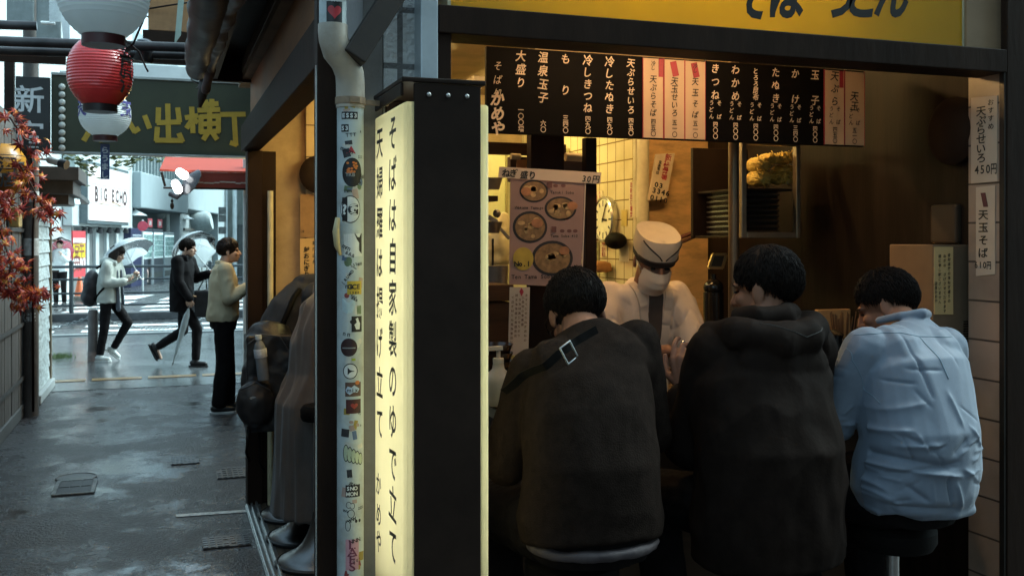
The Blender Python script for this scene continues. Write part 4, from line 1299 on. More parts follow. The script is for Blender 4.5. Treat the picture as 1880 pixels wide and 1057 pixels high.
m.solo('small_tub', pm('tan tub', (.50, .34, .12), .4), p_ - Z1 * .03, 'small tan tub at the right of the noodle rack', 'tub', smooth=40)
zt = z0 + .011
tr0 = None
for i in range(9):
    loc = V(((x0 + x1) / 2 - .01, RY + .2, zt + i * .022))
    if tr0 is None:
        tr0 = thing('bamboo_tray', 'lowest black noodle tray in the stack under the yellow noodles', 'tray', loc, 'black trays stacked in the rack')
        m = MB(); m.box(loc + V((-.085, -.15, 0)), loc + V((.075, .15, .012))); m.build('tray_bottom', pm('black lacquer', (.012, .010, .009), .2), tr0, bevel=.003)
        m = MB(); m.box(loc + V((-.09, -.155, .0122)), loc + V((.08, .155, .019))); m.build('tray_rim', pm('worn lacquer', (.03, .022, .018), .3), tr0, bevel=.002)
    else:
        copy_thing(tr0, loc, ('black noodle tray, number %d from the bottom of the stack in the rack' % (i + 1)) if i < 8 else 'topmost black noodle tray of the stack in the rack')
# ---- dark cupboards right of the rack
cb = thing('dark_cupboard', 'tall dark brown cupboard right of the noodle rack', 'cupboard', (2.62, 3.7, CZ))
m = MB(); m.box((W(1476, 400, 3.75).x, 3.75, 1.28), (2.664, 4.3, 2.62)); m.build('body', pm('dark brown laminate', (.014, .009, .007), .5, spec=.12, var=(3, .3)), cb, bevel=.004)
m = MB(); a_ = W(1548, 313, 3.74); m.box((a_.x, 3.738, a_.z - .012), (a_.x + .035, 3.749, a_.z + .012)); m.build('handle', pm('copper handle', (.45, .22, .10), .3, .8), cb, bevel=.002)
wb = thing('wall_cabinet', 'beige wall cabinet with a vent and an amber notice right of the blue shirt customer', 'cabinet', W(1745, 540, 2.78))
m = MB(); a_, b_ = W(1713, 640, 2.78), W(1779, 449, 2.78); m.box((a_.x, 2.78, a_.z), (b_.x, 3.0, b_.z)); m.build('body', pm('beige metal', (.20, .13, .08), .4, .2, var=(3, .15)), wb, bevel=.004)
rect(W(1715, 577, 2.776), W(1750, 577, 2.776), W(1750, 453, 2.776), W(1715, 453, 2.776)).build('notice', M_PAPERA, wb)
m = MB()
for px, py0, s_ in ((1742, 468, '食材高騰の為ねぎ盛りの'), (1734, 470, 'ねぎの提さげさせて頂きます'), (1725, 470, '誠に申し訳ございません'), (1718, 520, '店長かめや')):
    for i, ch in enumerate(s_): glyph(m, ch, W(px, py0 + i * (8.4 if py0 < 500 else 8), 2.7755), X1, Z1, .0125, .016, 1, .1)
m.build('lettering', M_INK, wb)
m = MB()
for i in range(9): p_ = W(1772, 590 + i * 4.5, 2.779); m.box((p_.x - .008, 2.777, p_.z - .002), (p_.x + .012, 2.7795, p_.z + .002))
m.build('vent', M_DARKM, wb)
m = MB(); a_, b_ = W(1744, 447, 2.85), W(1778, 375, 2.85); m.box((a_.x, 2.82, a_.z), (b_.x, 2.95, b_.z))
m.solo('plastic_container', pm('smoky plastic', (.045, .032, .022), .3), (a_.x, 2.82, a_.z), 'smoky plastic container standing on the beige wall cabinet', 'container', bevel=.01)
m = MB(); c = W(1785, 235, 2.735); m.lathe(V((2.655, 2.83, c.z)), [(.001, 0), (.12, 0), (.12, .02), (.08, .05), (.001, .05)], 28, V((-1, 0, 0)))
m.solo('round_lid', pm('dark lid wood', (.022, .013, .009), .6, spec=.1), V((2.655, 2.83, c.z)), 'round brown wooden lid hung on the dark side wall near the pilaster', 'lid', smooth=40)
# ---- paper slips on the tile pilaster (plane X = 2.62)
XT = 2.6205
def TP(px, py): return WX(px, py, XT)
def slip(px0, px1, py0, py1, slope, label, text, tsz, tag_red=False):
    t = thing('price_slip', label, 'price slip', TP((px0 + px1) / 2, py1))
    q = [TP(px0, py1 + slope), TP(px1, py1), TP(px1, py0), TP(px0, py0 + slope)]
    nn = V((-1, 0, 0))
    m = MB(); m.poly([V((XT - .001, x.y, x.z)) for x in q], nn, .002); m.build('paper', pm('slip paper', (.52, .42, .32), .7, var=(3, .1)), t)
    m = MB()
    for s_, px, pa, pb, sz in text:
        n = len(s_)
        for i, ch in enumerate(s_):
            p_ = TP(px + (pb - pa) * 0, pa + (pb - pa) * (i / max(1, n - 1)))
            glyph(m, ch, (XT - .003, p_.y, p_.z), V((0, -1, 0)), Z1, sz, .016, 1.25)
    for s_, px, py, sz in tsz:
        w0 = TP(px, py)
        for i, ch in enumerate(s_): glyph(m, ch, (XT - .003, w0.y - i * sz * .62, w0.z), V((0, -1, 0)), Z1, sz, .016, .9 if ch != '円' else .7)
    m.build('lettering', M_INK, t)
    if tag_red:
        c = TP(1809, 367)
        m = MB(); m.obox((XT - .0042, c.y, c.z), X1 * .0006, Y1 * .010, Z1 * .024 + Y1 * .006); m.build('red_tag', pm('dull maroon', (.10, .025, .035), .6), t)
slip(1784, 1832, 176, 333, 4, 'upper price slip on the tiled pilaster reading 450 yen', [('おすすめ', 1821, 188, 232, .022), ('天ぷらせいろ', 1803, 204, 290, .036)], [('450円', 1795, 312, .040)])
slip(1793, 1828, 340, 503, 4, 'lower price slip with a maroon tag on the pilaster reading 610 yen', [('天玉そば', 1807, 394, 464, .036)], [('610円', 1794, 486, .030)], True)
# ---- papers on the end wall by the alley window
ew = thing('wall_menu', 'amber wall menu papers seen through the alley side opening', 'wall menu', W(565, 440, 6.33))
EP = lambda x, y: W(x, y, 6.352)
rect(EP(551, 436), EP(592, 436), EP(592, 357), EP(551, 357)).build('upper_sheet', pm('dim paper', (.30, .17, .08), .7), ew)
rect(EP(551, 510), EP(596, 510), EP(596, 438), EP(551, 438)).build('lower_sheet', M_PAPERA, ew)
m = MB()
for px, s_, y0_ in ((563, '鮭おにぎり', 458), (577, '新宿店長', 446), (588, '大盛り三', 446)):
    for i, ch in enumerate(s_): glyph(m, ch, EP(px, y0_ + i * 11.5) - Y1 * .0005, X1, Z1, .038 if px == 563 else .026, .035, 1, .1)
for i, ch in enumerate('冷'): glyph(m, ch, EP(556, 425), X1, Z1, .02, .016)
m.build('lettering', M_INK, ew)
m = MB(); m.lathe(V((W(586, 320, 6.3).x, 6.35, W(586, 320, 6.3).z)), [(.001, 0), (.10, 0), (.12, .03), (.09, .05), (.001, .05)], 28, V((0, -1, 0)))
m.solo('wall_fan', M_DARKM, W(586, 320, 6.35), 'round dark fan on the amber end wall beside the alley post', 'fan', smooth=40)
# ---- things standing on the counter
CT = lambda px, Y: V((W(px, 600, Y).x, Y, CZ))
M_CER = pm('white china', (.70, .62, .48), .15)
M_GLASSD = pm('brown bottle glass', (.03, .016, .008), .06, trans=0.)
def lathe_thing(name, label, cat, loc, prof, mat, group=None, n=28):
    m = MB(); m.lathe(loc, prof, n)
    return m.solo(name, mat, loc, label, cat, group, smooth=40)
sp = thing('pump_bottle', 'white pump soap bottle on the counter left of the strapped customer', 'soap bottle', CT(915, 3.05))
c = CT(915, 3.05)
m = MB(); m.lathe(c, [(.001, 0), (.045, 0), (.05, .01), (.05, .075), (.042, .095), (.020, .115), (.017, .135), (.001, .135)], 28); m.build('body', pm('milky plastic', (.50, .40, .28), .35), sp, smooth=40)
m = MB(); m.cyl(c + Z1 * .135, c + Z1 * .15, .018, n=18); m.cyl(c + Z1 * .15, c + Z1 * .175, .007, n=12); m.bar(c + V((.012, 0, .182)), c + V((-.045, -.01, .182)), .018, .014); m.bar(c + V((-.041, -.01, .178)), c + V((-.043, -.01, .160)), .010, .010); m.build('pump', pm('pump plastic', (.62, .52, .40), .4), sp, bevel=.002)
bs = None
for i in range(5):
    loc = CT(902, 3.22) + Z1 * (.028 * i)
    if bs is None: bs = lathe_thing('noodle_bowl', 'lowest dark bowl of the stack behind the soap bottle', 'bowl', loc, [(.001, 0), (.035, 0), (.036, .008), (.062, .035), (.075, .066), (.071, .066), (.055, .032), (.001, .016)], pm('dark glaze', (.05, .025, .015), .15), 'bowls stacked on the counter')
    else:
        copy_thing(bs, loc, 'dark bowl number %d from the bottom of the stack behind the soap bottle' % (i + 1) if i < 4 else 'topmost dark bowl of the stack behind the soap bottle')
lathe_thing('soup_bowl', 'bowl of noodle soup held by the customer with the crossbody strap', 'bowl', V((1.16, 3.06, CZ)), [(.001, 0), (.04, 0), (.042, .01), (.075, .045), (.09, .085), (.085, .085), (.07, .06), (.001, .06)], M_CER)
for (px, Y, dz, lab) in ((1198, 3.345, .05, 'small white cup on the ledge right of the strapped customer'), (1344, 3.345, .05, 'small footed white cup on the ledge left of the padded jacket')):
    lathe_thing('sauce_cup', lab, 'cup', CT(px, Y) + Z1 * dz, [(.001, 0), (.02, 0), (.02, .01), (.012, .016), (.030, .04), (.036, .052), (.033, .052), (.001, .03)], M_CER)
sb = thing('sauce_bottle', 'small dark sauce bottle with a silver cap between the cook and the jacket customer', 'bottle', CT(1254, 3.18))
c = CT(1254, 3.18)
m = MB(); m.lathe(c, [(.001, 0), (.028, 0), (.030, .01), (.030, .085), (.022, .105), (.014, .12), (.001, .12)], 24); m.build('glass', M_GLASSD, sb, smooth=40)
m = MB(); m.lathe(c + Z1 * .12, [(.001, 0), (.018, 0), (.018, .02), (.010, .03), (.008, .045), (.001, .05)], 20); m.build('cap', M_CHROME, sb, smooth=40)
jg = thing('water_jug', 'shiny black water jug between the jacket and blue shirt customers', 'jug', CT(1528, 3.10))
c = CT(1526, 3.10)
m = MB(); m.lathe(c, [(.001, 0), (.055, 0), (.06, .02), (.05, .12), (.04, .16), (.045, .18), (.001, .18)], 28); m.build('body', pm('black enamel', (.012, .011, .011), .12), jg, smooth=40)
m = MB(); m.tube([c + V((.045, -.01, .16)), c + V((.09, -.02, .15)), c + V((.095, -.02, .09)), c + V((.055, -.01, .05))], .009, 8); m.build('handle', M_CHROME, jg, smooth=True)
m = MB(); m.lathe(c + Z1 * .181, [(.001, .02), (.02, .018), (.046, .0), (.001, 0)], 24); m.build('lid', M_CHROME, jg, smooth=40)
cs = thing('chopstick_holder', 'holder full of thin chopsticks standing behind the black water jug', 'chopstick holder', CT(1545, 3.28))
c = CT(1545, 3.28)
m = MB(); m.lathe(c, [(.001, 0), (.04, 0), (.042, .12), (.038, .12), (.001, .01)], 22); m.build('pot', M_BROWN, cs, smooth=40)
m = MB(); rs = random.Random(3)
for i in range(26):
    a_ = rs.uniform(0, 6.28); r_ = rs.uniform(0, .03)
    b0 = c + V((math.cos(a_) * r_, math.sin(a_) * r_, .02)); m.cyl(b0, b0 + V((math.cos(a_) * r_ * 1.2, math.sin(a_) * r_, .20 + rs.uniform(0, .03))), .0028, .0022, 5)
m.build('chopsticks', pm('bamboo chopsticks', (.14, .07, .03), .5), cs)
m = MB(); a_ = W(1505, 620, 3.40); m.box((W(1503, 620, 3.4).x, 3.40, CZ + .051), (W(1562, 620, 3.4).x, 3.43, W(1530, 568, 3.4).z)); m.solo('condiment_box', pm('lit tan box', (.50, .30, .13), .5), (a_.x, 3.4, CZ + .05), 'tan box on the ledge behind the chopstick holder', 'box', bevel=.004)
for (px, Y, lab) in ((1213, 3.0, 'slim glass shaker on the counter by the strapped customer elbow'), (1218, 3.06, 'second slim shaker behind the first at the strapped customer elbow')):
    lathe_thing('shaker', lab, 'shaker', CT(px, Y), [(.001, 0), (.016, 0), (.017, .06), (.012, .075), (.014, .09), (.001, .092)], pm('pale glass', (.42, .33, .22), .12))
# ================================================================ left side of the alley
LX = -1.25
lb = thing('plank_wall_house', 'old house with a grey weathered plank wall on the left of the alley', 'house', (LX - .2, 9, 0))
M_PLANK = pm('grey planks', (.095, .085, .08), .7, var=(7, .45), stretch=(4, 4, .25), bump=(40, .4), dirt=(3, .6, (.05, .045, .04)))
m = MB()
y = -1.0
while y < 10.55:
    m.box((LX - .05, y, .12), (LX + random.uniform(-.004, .004), y + .135, 2.6)); y += .14
m.build('planks', M_PLANK, lb, bevel=.003)
m = MB()
for z in (.35, .85, 1.3, 1.72, 2.15): m.box((LX + .006, -1, z), (LX + .022, 10.5, z + .032))
m.build('batten', pm('dark batten', (.035, .030, .028), .6, var=(9, .4)), lb)
m = MB(); m.box((LX - .1, -1, 0), (LX + .015, 10.5, .12)); m.build('base', pm('wet concrete', (.07, .066, .064), .5, var=(6, .3)), lb, bevel=.01)
m = MB(); m.box((LX - 2.5, -1, 2.6), (LX - .02, 10.55, 2.75)); m.build('upper_wall', pm('stained render', (.14, .135, .13), .8, var=(2, .4), dirt=(3, .5, (.04, .04, .04))), lb)
sw = thing('shutter_house', 'house end with pale peeling horizontal shutter boards at the alley mouth', 'house', (LX - .2, 11.5, 0))
M_SHUT = pm('peeling white boards', (.45, .50, .50), .6, var=(9, .3), stretch=(1, 1, 4), dirt=(5, .85, (.09, .085, .08)), bump=(30, .3))
m = MB()
z = .10
while z < 2.1:
    h = .135
    m.add([(LX + .045, 11.05, z), (LX + .045, 12.28, z), (LX + .03, 12.28, z + h), (LX + .03, 11.05, z + h), (LX - .01, 11.05, z), (LX - .01, 12.28, z), (LX - .01, 12.28, z + h), (LX - .01, 11.05, z + h)],
          [(0, 1, 2, 3), (4, 7, 6, 5), (0, 4, 5, 1), (3, 2, 6, 7), (1, 5, 6, 2), (0, 3, 7, 4)])
    z += h + .006
m.build('shutter_boards', M_SHUT, sw, bevel=.003)
m = MB(); m.box((LX - .02, 10.98, 0), (LX + .065, 11.04, 2.6)); m.box((LX - .02, 12.29, 0), (LX + .06, 12.34, 2.25)); m.build('frame', pm('tan frame', (.20, .16, .11), .6, var=(8, .3)), sw, bevel=.004)
m = MB(); m.box((LX - .2, 10.98, 0), (LX + .09, 12.36, .095)); m.build('base', pm('pale plinth', (.40, .42, .42), .5, var=(6, .25), dirt=(6, .6, (.12, .12, .11))), sw, bevel=.01)
m = MB(); m.box((LX - 2.5, 10.6, 0), (LX - .04, 12.30, 2.2)); m.box((LX - 2.5, 10.6, 2.2), (LX - .06, 12.3, 2.9)); m.build('wall', pm('stained render', (.14, .135, .13), .8, var=(2, .4)), sw)
q = WX(74, 352, LX + .35)
m = MB(); m.box((LX - .1, 11.3, 2.12), (LX + .36, 12.3, 2.26)); m.box((LX - .1, 11.2, 2.26), (LX + .42, 12.32, 2.40)); m.box((LX - .1, 11.5, 2.02), (LX + .30, 12.25, 2.12)); m.build('canopy_box', pm('dark brown cladding', (.06, .048, .042), .6, var=(4, .3)), sw, bevel=.006)
pl = thing('utility_pole', 'thick brown alley pole with white scrawl beside the shutter boards', 'pole', (LX + .07, 10.35, 0))
m = MB(); m.cyl((LX + .07, 10.35, 0), (LX + .07, 10.35, 4.2), .068, n=24); m.build('shaft', pm('brown pole', (.085, .070, .062), .6, var=(5, .4), stretch=(1, 1, .4), dirt=(8, .5, (.20, .19, .18))), pl, smooth=40)
m = MB(); m.lathe((LX + .07, 10.35, 1.50), [(.0685, 0), (.0715, .002), (.0715, .16), (.0685, .162)], 24); m.lathe((LX + .07, 10.35, 2.0), [(.0685, 0), (.0725, .002), (.0725, .10), (.0685, .102)], 24); m.build('paper_band', pm('torn paper', (.48, .50, .50), .6, var=(12, .3), dirt=(14, .7, (.12, .10, .09))), pl, smooth=40)
m = MB()
c0 = V((LX + .07, 10.35, 0))
for s_, z in (('GE', 1.02), ('GE', .89)):
    for i, ch in enumerate(s_):
        vs, fs = GLY[.035, ch]
        out = []
        for x, y in vs:
            ang = ((i - .5) * .075 + (x - .3) * .10) / .068 - .10
            out.append(c0 + V((math.sin(ang) * .0695, -math.cos(ang) * .0695, z + y * .11)))
        m.add(out, fs)
m.build('scrawl', pm('white scrawl', (.42, .44, .44), .6), pl)
m = MB(); m.tube([(LX + .10, 10.27, 0.05), (LX + .095, 10.275, 1.6), (LX + .11, 10.27, 2.1), (LX + .07, 10.28, 2.6)], .011, 8); m.build('cable', M_DARKM, pl, smooth=True)
m = MB(); p_ = W(24, 398, 9.4); m.box((LX + .023, 9.3, p_.z - .09), (LX + .10, 9.5, p_.z + .08)); m.solo('junction_box', pm('dull yellow box', (.34, .22, .07), .5, var=(6, .3)), (LX + .06, 9.4, p_.z - .09), 'small dull yellow box on the plank wall under the amber lantern', 'box', bevel=.01)
cv = thing('security_camera', 'white bullet security camera under the left end of the green gate sign', 'camera', W(98, 296, 10.2))
c = W(92, 294, 10.2)
m = MB(); m.cyl(c + V((-.10, 0, .01)), c + V((.02, -.01, .0)), .012, n=10); m.capsule(c + V((.0, 0, 0)), c + V((.10, -.06, -.03)), .035, .035, 16); m.build('housing', pm('camera white', (.55, .58, .58), .4), cv, smooth=40)
m = MB(); m.cyl(c + V((.09, -.055, -.03)), c + V((.15, -.09, -.048)), .042, .045, 20); m.build('hood', pm('camera black', (.03, .03, .032), .4), cv, smooth=40)
# ---- gate sign across the alley mouth
GYP = 10.0
def gp(px, py): return W(px, py, GYP)
gz0, gz1 = gp(300, 287).z, gp(300, 148).z
gs = thing('gate_sign', 'long dark green gate banner with yellow hand lettering spanning the alley mouth', 'gate sign', (0, GYP, gz0))
M_GREEN = pm('dark green board', (.030, .034, .016), .55, var=(2, .25), bump=(120, .1))
m = MB(); m.box((gp(94, 220).x, GYP, gz0 + .02), (1.6, GYP + .06, gz1)); m.build('board', M_GREEN, gs, bevel=.004)
m = MB(); m.box((gp(94, 220).x, GYP - .02, gz0), (1.6, GYP + .08, gz0 + .02)); m.box((gp(94, 220).x, GYP - .015, gz1), (1.6, GYP + .075, gz1 + .025)); m.build('edge_rail', pm('pale rail', (.30, .32, .31), .4, .5, var=(6, .2)), gs, bevel=.003)
m = MB()
for i in range(9): p_ = gp(114, 160 + i * 14); m.ell(V((p_.x, GYP - .012, p_.z)), X1 * .030, Y1 * .022, Z1 * .030, 14, 8)
m.build('bulb', pm('frosted bulb', (.42, .43, .40), .35), gs, smooth=True)
M_GOLD = pm('yellow paint', (.36, .23, .02), .5, var=(10, .15))
def strokes(lst, th=.058):
    m = MB()
    for (ax_, ay_, bx_, by_) in lst:
        a, b = gp(ax_, ay_), gp(bx_, by_)
        a.y = b.y = GYP - .0035
        d = (b - a).normalized() * .012
        yo = Y1 * (-.0007 * len(m.v) / 8)
        m.obox((a + b) / 2 + yo, (b - a) / 2 + d, Y1 * .003, d.cross(Y1).normalized() * th / 2)
    return m
k = 300 / 1057 * 1.0
def z1(x, y): return (x / 1691 * 480, y / 1057 * 300)
def S_(*pts):
    out = []
    for (xa, ya, xb, yb) in pts:
        a, b = z1(xa, ya), z1(xb, yb)
        out.append((a[0], a[1], b[0], b[1]))
    return out
kanji_de = S_((1085, 680, 1090, 900), (1025, 705, 1022, 790), (1022, 795, 1160, 790), (1150, 705, 1160, 785), (1018, 830, 1012, 905), (1012, 908, 1175, 910), (1160, 870, 1178, 912))
kana_i = S_((835, 790, 870, 850), (870, 850, 895, 835), (938, 755, 965, 825))
kanji_yoko = S_((1205, 762, 1275, 750), (1240, 700, 1248, 855), (1240, 780, 1210, 825), (1256, 775, 1275, 790), (1295, 680, 1405, 672), (1330, 655, 1335, 715), (1370, 650, 1372, 712), (1285, 715, 1415, 710), (1300, 755, 1300, 855), (1300, 757, 1415, 752), (1412, 755, 1412, 850), (1300, 805, 1412, 800), (1300, 855, 1412, 850), (1355, 720, 1356, 850), (1340, 865, 1318, 900), (1375, 862, 1400, 898))
kanji_cho = S_((1432, 742, 1580, 740), (1515, 765, 1525, 935), (1525, 935, 1495, 925))
kanji_omo = S_((545, 905, 585, 840), (620, 880, 650, 905), (655, 905, 715, 900), (715, 900, 720, 870), (750, 800, 790, 840), (560, 700, 700, 700), (560, 705, 560, 790), (700, 705, 700, 790), (560, 790, 700, 790), (630, 700, 630, 790), (560, 745, 700, 745))
m = MB()
for L_ in (kanji_de, kana_i, kanji_yoko, kanji_cho, kanji_omo):
    q = strokes(L_, .047); m.add(q.v, q.f)
m.build('lettering', M_GOLD, gs)
ns = thing('black_name_board', 'black board with two white characters at the left end of the green gate sign', 'sign board', (gp(60, 200).x, GYP - .05, gz0))
m = MB(); m.box((gp(30, 200).x, GYP - .06, gz0 + .01), (gp(93, 200).x, GYP - .001, gp(60, 143).z)); m.build('board', pm('board black', (.010, .010, .011), .45), ns, bevel=.004)
m = MB()
for ch, py in (('新', 184), ('宿', 248)):
    p_ = gp(55, py); glyph(m, ch, (p_.x, GYP - .061, p_.z), X1, Z1, .255, .035)
m.build('lettering', pm('greyish white', (.46, .47, .48), .5, var=(9, .2)), ns)
# posts that carry the gate
m = MB(); m.box((gp(30, 200).x - .10, GYP, 0), (gp(30, 200).x - .02, GYP + .08, 3.3)); m.solo('gate_post', M_DARKM, (gp(30, 200).x, GYP, 0), 'dark post behind the black two character board', 'post')
# ---- lanterns
def lantern(name, label, px, pyc, d, r, h, mat, cap_r, deco=None, group='paper lanterns over the alley'):
    c = D(px, pyc, d)
    t = thing(name, label, 'lantern', c - Z1 * h)
    prof = []
    N = 44
    for i in range(N + 1):
        u = -1 + 2 * i / N
        rr_ = cap_r + (r - cap_r) * (1 - abs(u) ** 2.6)
        rr_ += .0015 * (1 if i % 2 else -1)
        prof.append((rr_, u * h))
    m = MB(); m.lathe(c, prof, 40); m.build('shade', mat, t, smooth=35)
    m = MB(); m.lathe(c + Z1 * (-h - .035), [(cap_r * .9, 0), (cap_r * 1.03, 0), (cap_r * 1.03, .04), (cap_r * .9, .04)], 32); m.lathe(c + Z1 * (h - .002), [(cap_r * .9, 0), (cap_r * 1.03, 0), (cap_r * 1.03, .035), (cap_r * .9, .035)], 32)
    m.build('ring', pm('ring ' + mat.name, (.06, .014, .016) if 'white' in mat.name else (.02, .014, .014), .4), t, smooth=40)
    m = MB(); m.cyl(c + Z1 * (h + .03), c + Z1 * 1.2, .004, n=6); m.build('cord', M_DARKM, t)
    if deco: deco(t, c)
    return t
def deco_black(chars, az0, sz, rr_, z0=0, mat=None, dz=.0):
    def f(t, c):
        m = MB()
        for k2, (ch, az, zz_) in enumerate(chars):
            vs, fs = GLY[.035, ch]
            out = []
            for x, y in vs:
                x, y = (x - .5) * sz, (y - .38) * sz + zz_
                ang = az + x / rr_
                out.append(c + V((math.sin(ang) * rr_, -math.cos(ang) * rr_, y)))
            m.add(out, fs)
        m.build('lettering', mat or M_INK, t)
    return f
def pap(key, c, tr=.35):
    return translucent(key, c, tr, .3)
lantern('paper_lantern', 'large white paper lantern nearest the camera at the top left', 190, -18, 3.75, .165, .175, pap('white lantern paper', (.86, .90, .90), .5), .075)
lantern('paper_lantern', 'glossy ribbed red paper lantern with black characters below the large white one', 184, 133, 5.2, .162, .172, pm('red lantern paper', (.80, .05, .05), .25, var=(5, .15), coat=.4), .082, deco_black([('居', .95, .02), ('酒', .98, -.07), ('豆', .95, .11)], 0, .10, .163))
def tail(t, c):
    m = MB(); b0 = c - Z1 * .20
    m.box(b0 + V((-.028, -.003, -.235)), b0 + V((.028, .003, .0)))
    m.build('paper_tail', pm('navy strip', (.07, .10, .22), .6, var=(12, .2)), t)
    m = MB()
    for i, ch in enumerate('イらっしゃい'[1:2] + 'うまし'): 
        glyph(m, ch, b0 + V((0, -.0035, -.04 - i * .055)), X1, Z1, .05, .035)
    m.build('tail_lettering', pm('pale print', (.60, .64, .66), .6), t)
    deco_black([('天', -1.05, .03), ('玉', 1.0, .03)], 0, .12, .168, mat=pm('violet print', (.10, .09, .30), .6))(t, c)
lantern('paper_lantern', 'small white paper lantern with violet marks and a blue tail strip below the red one', 193, 210, 6.7, .165, .145, pap('white lantern paper', (.86, .90, .90), .5), .075, tail)
# amber lantern on the left
c = D(2, 311, 8.2)
al = thing('amber_lantern', 'amber round lantern with dark brush marks at the left edge above the maple leaves', 'lantern', c - Z1 * .2)
prof = [(.10 + .10 * (1 - abs(-1 + 2 * i / 40) ** 2.4), (-1 + 2 * i / 40) * .205) for i in range(41)]
m = MB(); m.lathe(c, prof, 40); m.build('shade', translucent('amber paper shade', (.62, .27, .035), .3), al, smooth=40)
m = MB()
for u in (-.55, 0, .55):
    m.lathe(c + Z1 * u * .2, [(.2025 - .1 * abs(u) ** 2.4, -.003), (.206 - .1 * abs(u) ** 2.4, 0), (.2025 - .1 * abs(u) ** 2.4, .003)], 40)
m.lathe(c - Z1 * .235, [(.09, 0), (.104, 0), (.104, .035), (.09, .035)], 30); m.build('ring', pm('ring tan', (.16, .09, .03), .5), al, smooth=40)
deco_black([('酒', .35, .03), ('居', .85, .0), ('店', .4, -.09)], 0, .13, .204)(al, c)
# ---- maple branches (artificial autumn leaves)
def leafmat():
    m = bpy.data.materials.new('maple leaf')
    m.use_nodes = True
    nt = m.node_tree
    b = nt.nodes['Principled BSDF']
    b.inputs['Roughness'].default_value = .45
    ge = _n(nt, 'ShaderNodeNewGeometry')
    nz = _n(nt, 'ShaderNodeTexNoise'); nz.inputs['Scale'].default_value = 17; nz.inputs['Detail'].default_value = 3
    nt.links.new(ge.outputs['Position'], nz.inputs['Vector'])
    rp = _n(nt, 'ShaderNodeValToRGB')
    cr = rp.color_ramp
    cr.elements[0].position, cr.elements[1].position = .36, .70
    cr.elements[0].color, cr.elements[1].color = (.20, .015, .015, 1), (.62, .36, .05, 1)
    e = cr.elements.new(.5); e.color = (.38, .035, .022, 1)
    e = cr.elements.new(.6); e.color = (.68, .17, .03, 1)
    nt.links.new(nz.outputs['Fac'], rp.inputs['Fac'])
    nt.links.new(rp.outputs[0], b.inputs['Base Color'])
    b.inputs['Subsurface Weight'].default_value = 0
    return m
M_LEAF = leafmat()
def maple_leaf(mb, c, s, rs):
    n = V((rs.uniform(-1, 1), rs.uniform(-1.4, -.2), rs.uniform(-.3, 1))).normalized()
    a, b, _ = frame_of(n, V((rs.uniform(-1, 1), .3, 1)))
    ph = rs.uniform(0, 6.28)
    pts = []
    for k in range(7):
        t = ph + (k - 3) * .72
        L = s * (1 - .09 * abs(k - 3) ** 1.3)
        for (dt, q) in ((-.30, .36), (-.09, .68), (0, 1), (.09, .68)):
            pts.append(V(c) + (a * math.cos(t + dt) + b * math.sin(t + dt)) * L * q + n * (-.35 * s * q * q))
    o = len(mb.v)
    mb.v += [V(c)] + pts
    for i in range(len(pts)):
        mb.f.append((o, o + 1 + i, o + 1 + (i + 1) % len(pts)))
def maple(label, pts, leaves, spread, seed, size=.075, mat=None):
    rs = random.Random(seed)
    P_ = [D(*p) for p in pts]
    t = thing('maple_branch', label, 'maple branch', P_[0], 'autumn maple branches on the left wall')
    m = MB(); m.tube(P_, [.008] * (len(P_) - 1) + [.003], 6)
    lm = MB()
    for i in range(leaves):
        k = rs.uniform(0, len(P_) - 1.001); j = int(k)
        c = P_[j].lerp(P_[j + 1], k - j) + V((rs.gauss(0, spread), rs.gauss(0, spread), rs.gauss(0, spread)))
        maple_leaf(lm, c, size * rs.uniform(.7, 1.25), rs)
        if i % 3 == 0: m.tube([P_[j].lerp(P_[j + 1], k - j), c], .002, 4)
    m.build('twig', pm('twig bark', (.06, .03, .02), .7), t)
    lm.build('leaves', mat or M_LEAF, t)
maple('maple spray of red and yellow leaves hanging over the black name board', [(18, 215, 7.6), (45, 255, 7.7), (68, 262, 7.8), (62, 280, 7.8)], 22, .055, 1)
maple('longest maple spray trailing right across the brown box to the alley mouth', [(35, 300, 7.8), (60, 345, 7.9), (78, 380, 8.0), (95, 395, 8.1), (108, 410, 8.1)], 42, .050, 2)
maple('dense dark red maple spray at the far left below the yellow box', [(-10, 395, 7.5), (5, 440, 7.6), (20, 480, 7.6), (15, 520, 7.6)], 46, .065, 3)
maple('lowest maple spray with orange leaves in front of the plank wall', [(5, 520, 7.6), (30, 535, 7.7), (55, 545, 7.8), (72, 548, 7.8)], 58, .060, 4)
maple('small maple spray beside the amber lantern at the left edge', [(-8, 365, 7.7), (12, 380, 7.7), (22, 372, 7.7)], 30, .065, 5)
# green leafy vine hanging under the gate sign
def leafy(label, pts, n_, spread, seed, size):
    rs = random.Random(seed)
    P_ = [D(*p) for p in pts]
    t = thing('hanging_vine', label, 'vine', P_[0], 'green vines at the alley mouth')
    m = MB(); m.tube(P_, .006, 5); m.build('stem', pm('vine stem', (.04, .04, .02), .7), t)
    lm = MB()
    for i in range(n_):
        k = rs.uniform(0, len(P_) - 1.001); j = int(k)
        c = P_[j].lerp(P_[j + 1], k - j) + V((rs.gauss(0, spread), rs.gauss(0, spread), rs.gauss(0, spread)))
        nn = V((rs.uniform(-1, 1), rs.uniform(-1, 0), rs.uniform(-.3, 1))).normalized()
        a, b, _ = frame_of(nn)
        s = size * rs.uniform(.7, 1.3)
        lm.add([c - a * s, c + b * s * .45, c + a * s, c - b * s * .45], [(0, 1, 2, 3)])
    lm.build('leaves', pm('vine leaf', (.035, .065, .025), .5, var=(30, .5), col2=(.13, .12, .03)), t)
leafy('sparse green vine trailing under the left of the gate sign to the white street sign', [(138, 285, 12.6), (150, 300, 12.7), (160, 312, 12.8), (175, 322, 12.8)], 60, .09, 11, .05)
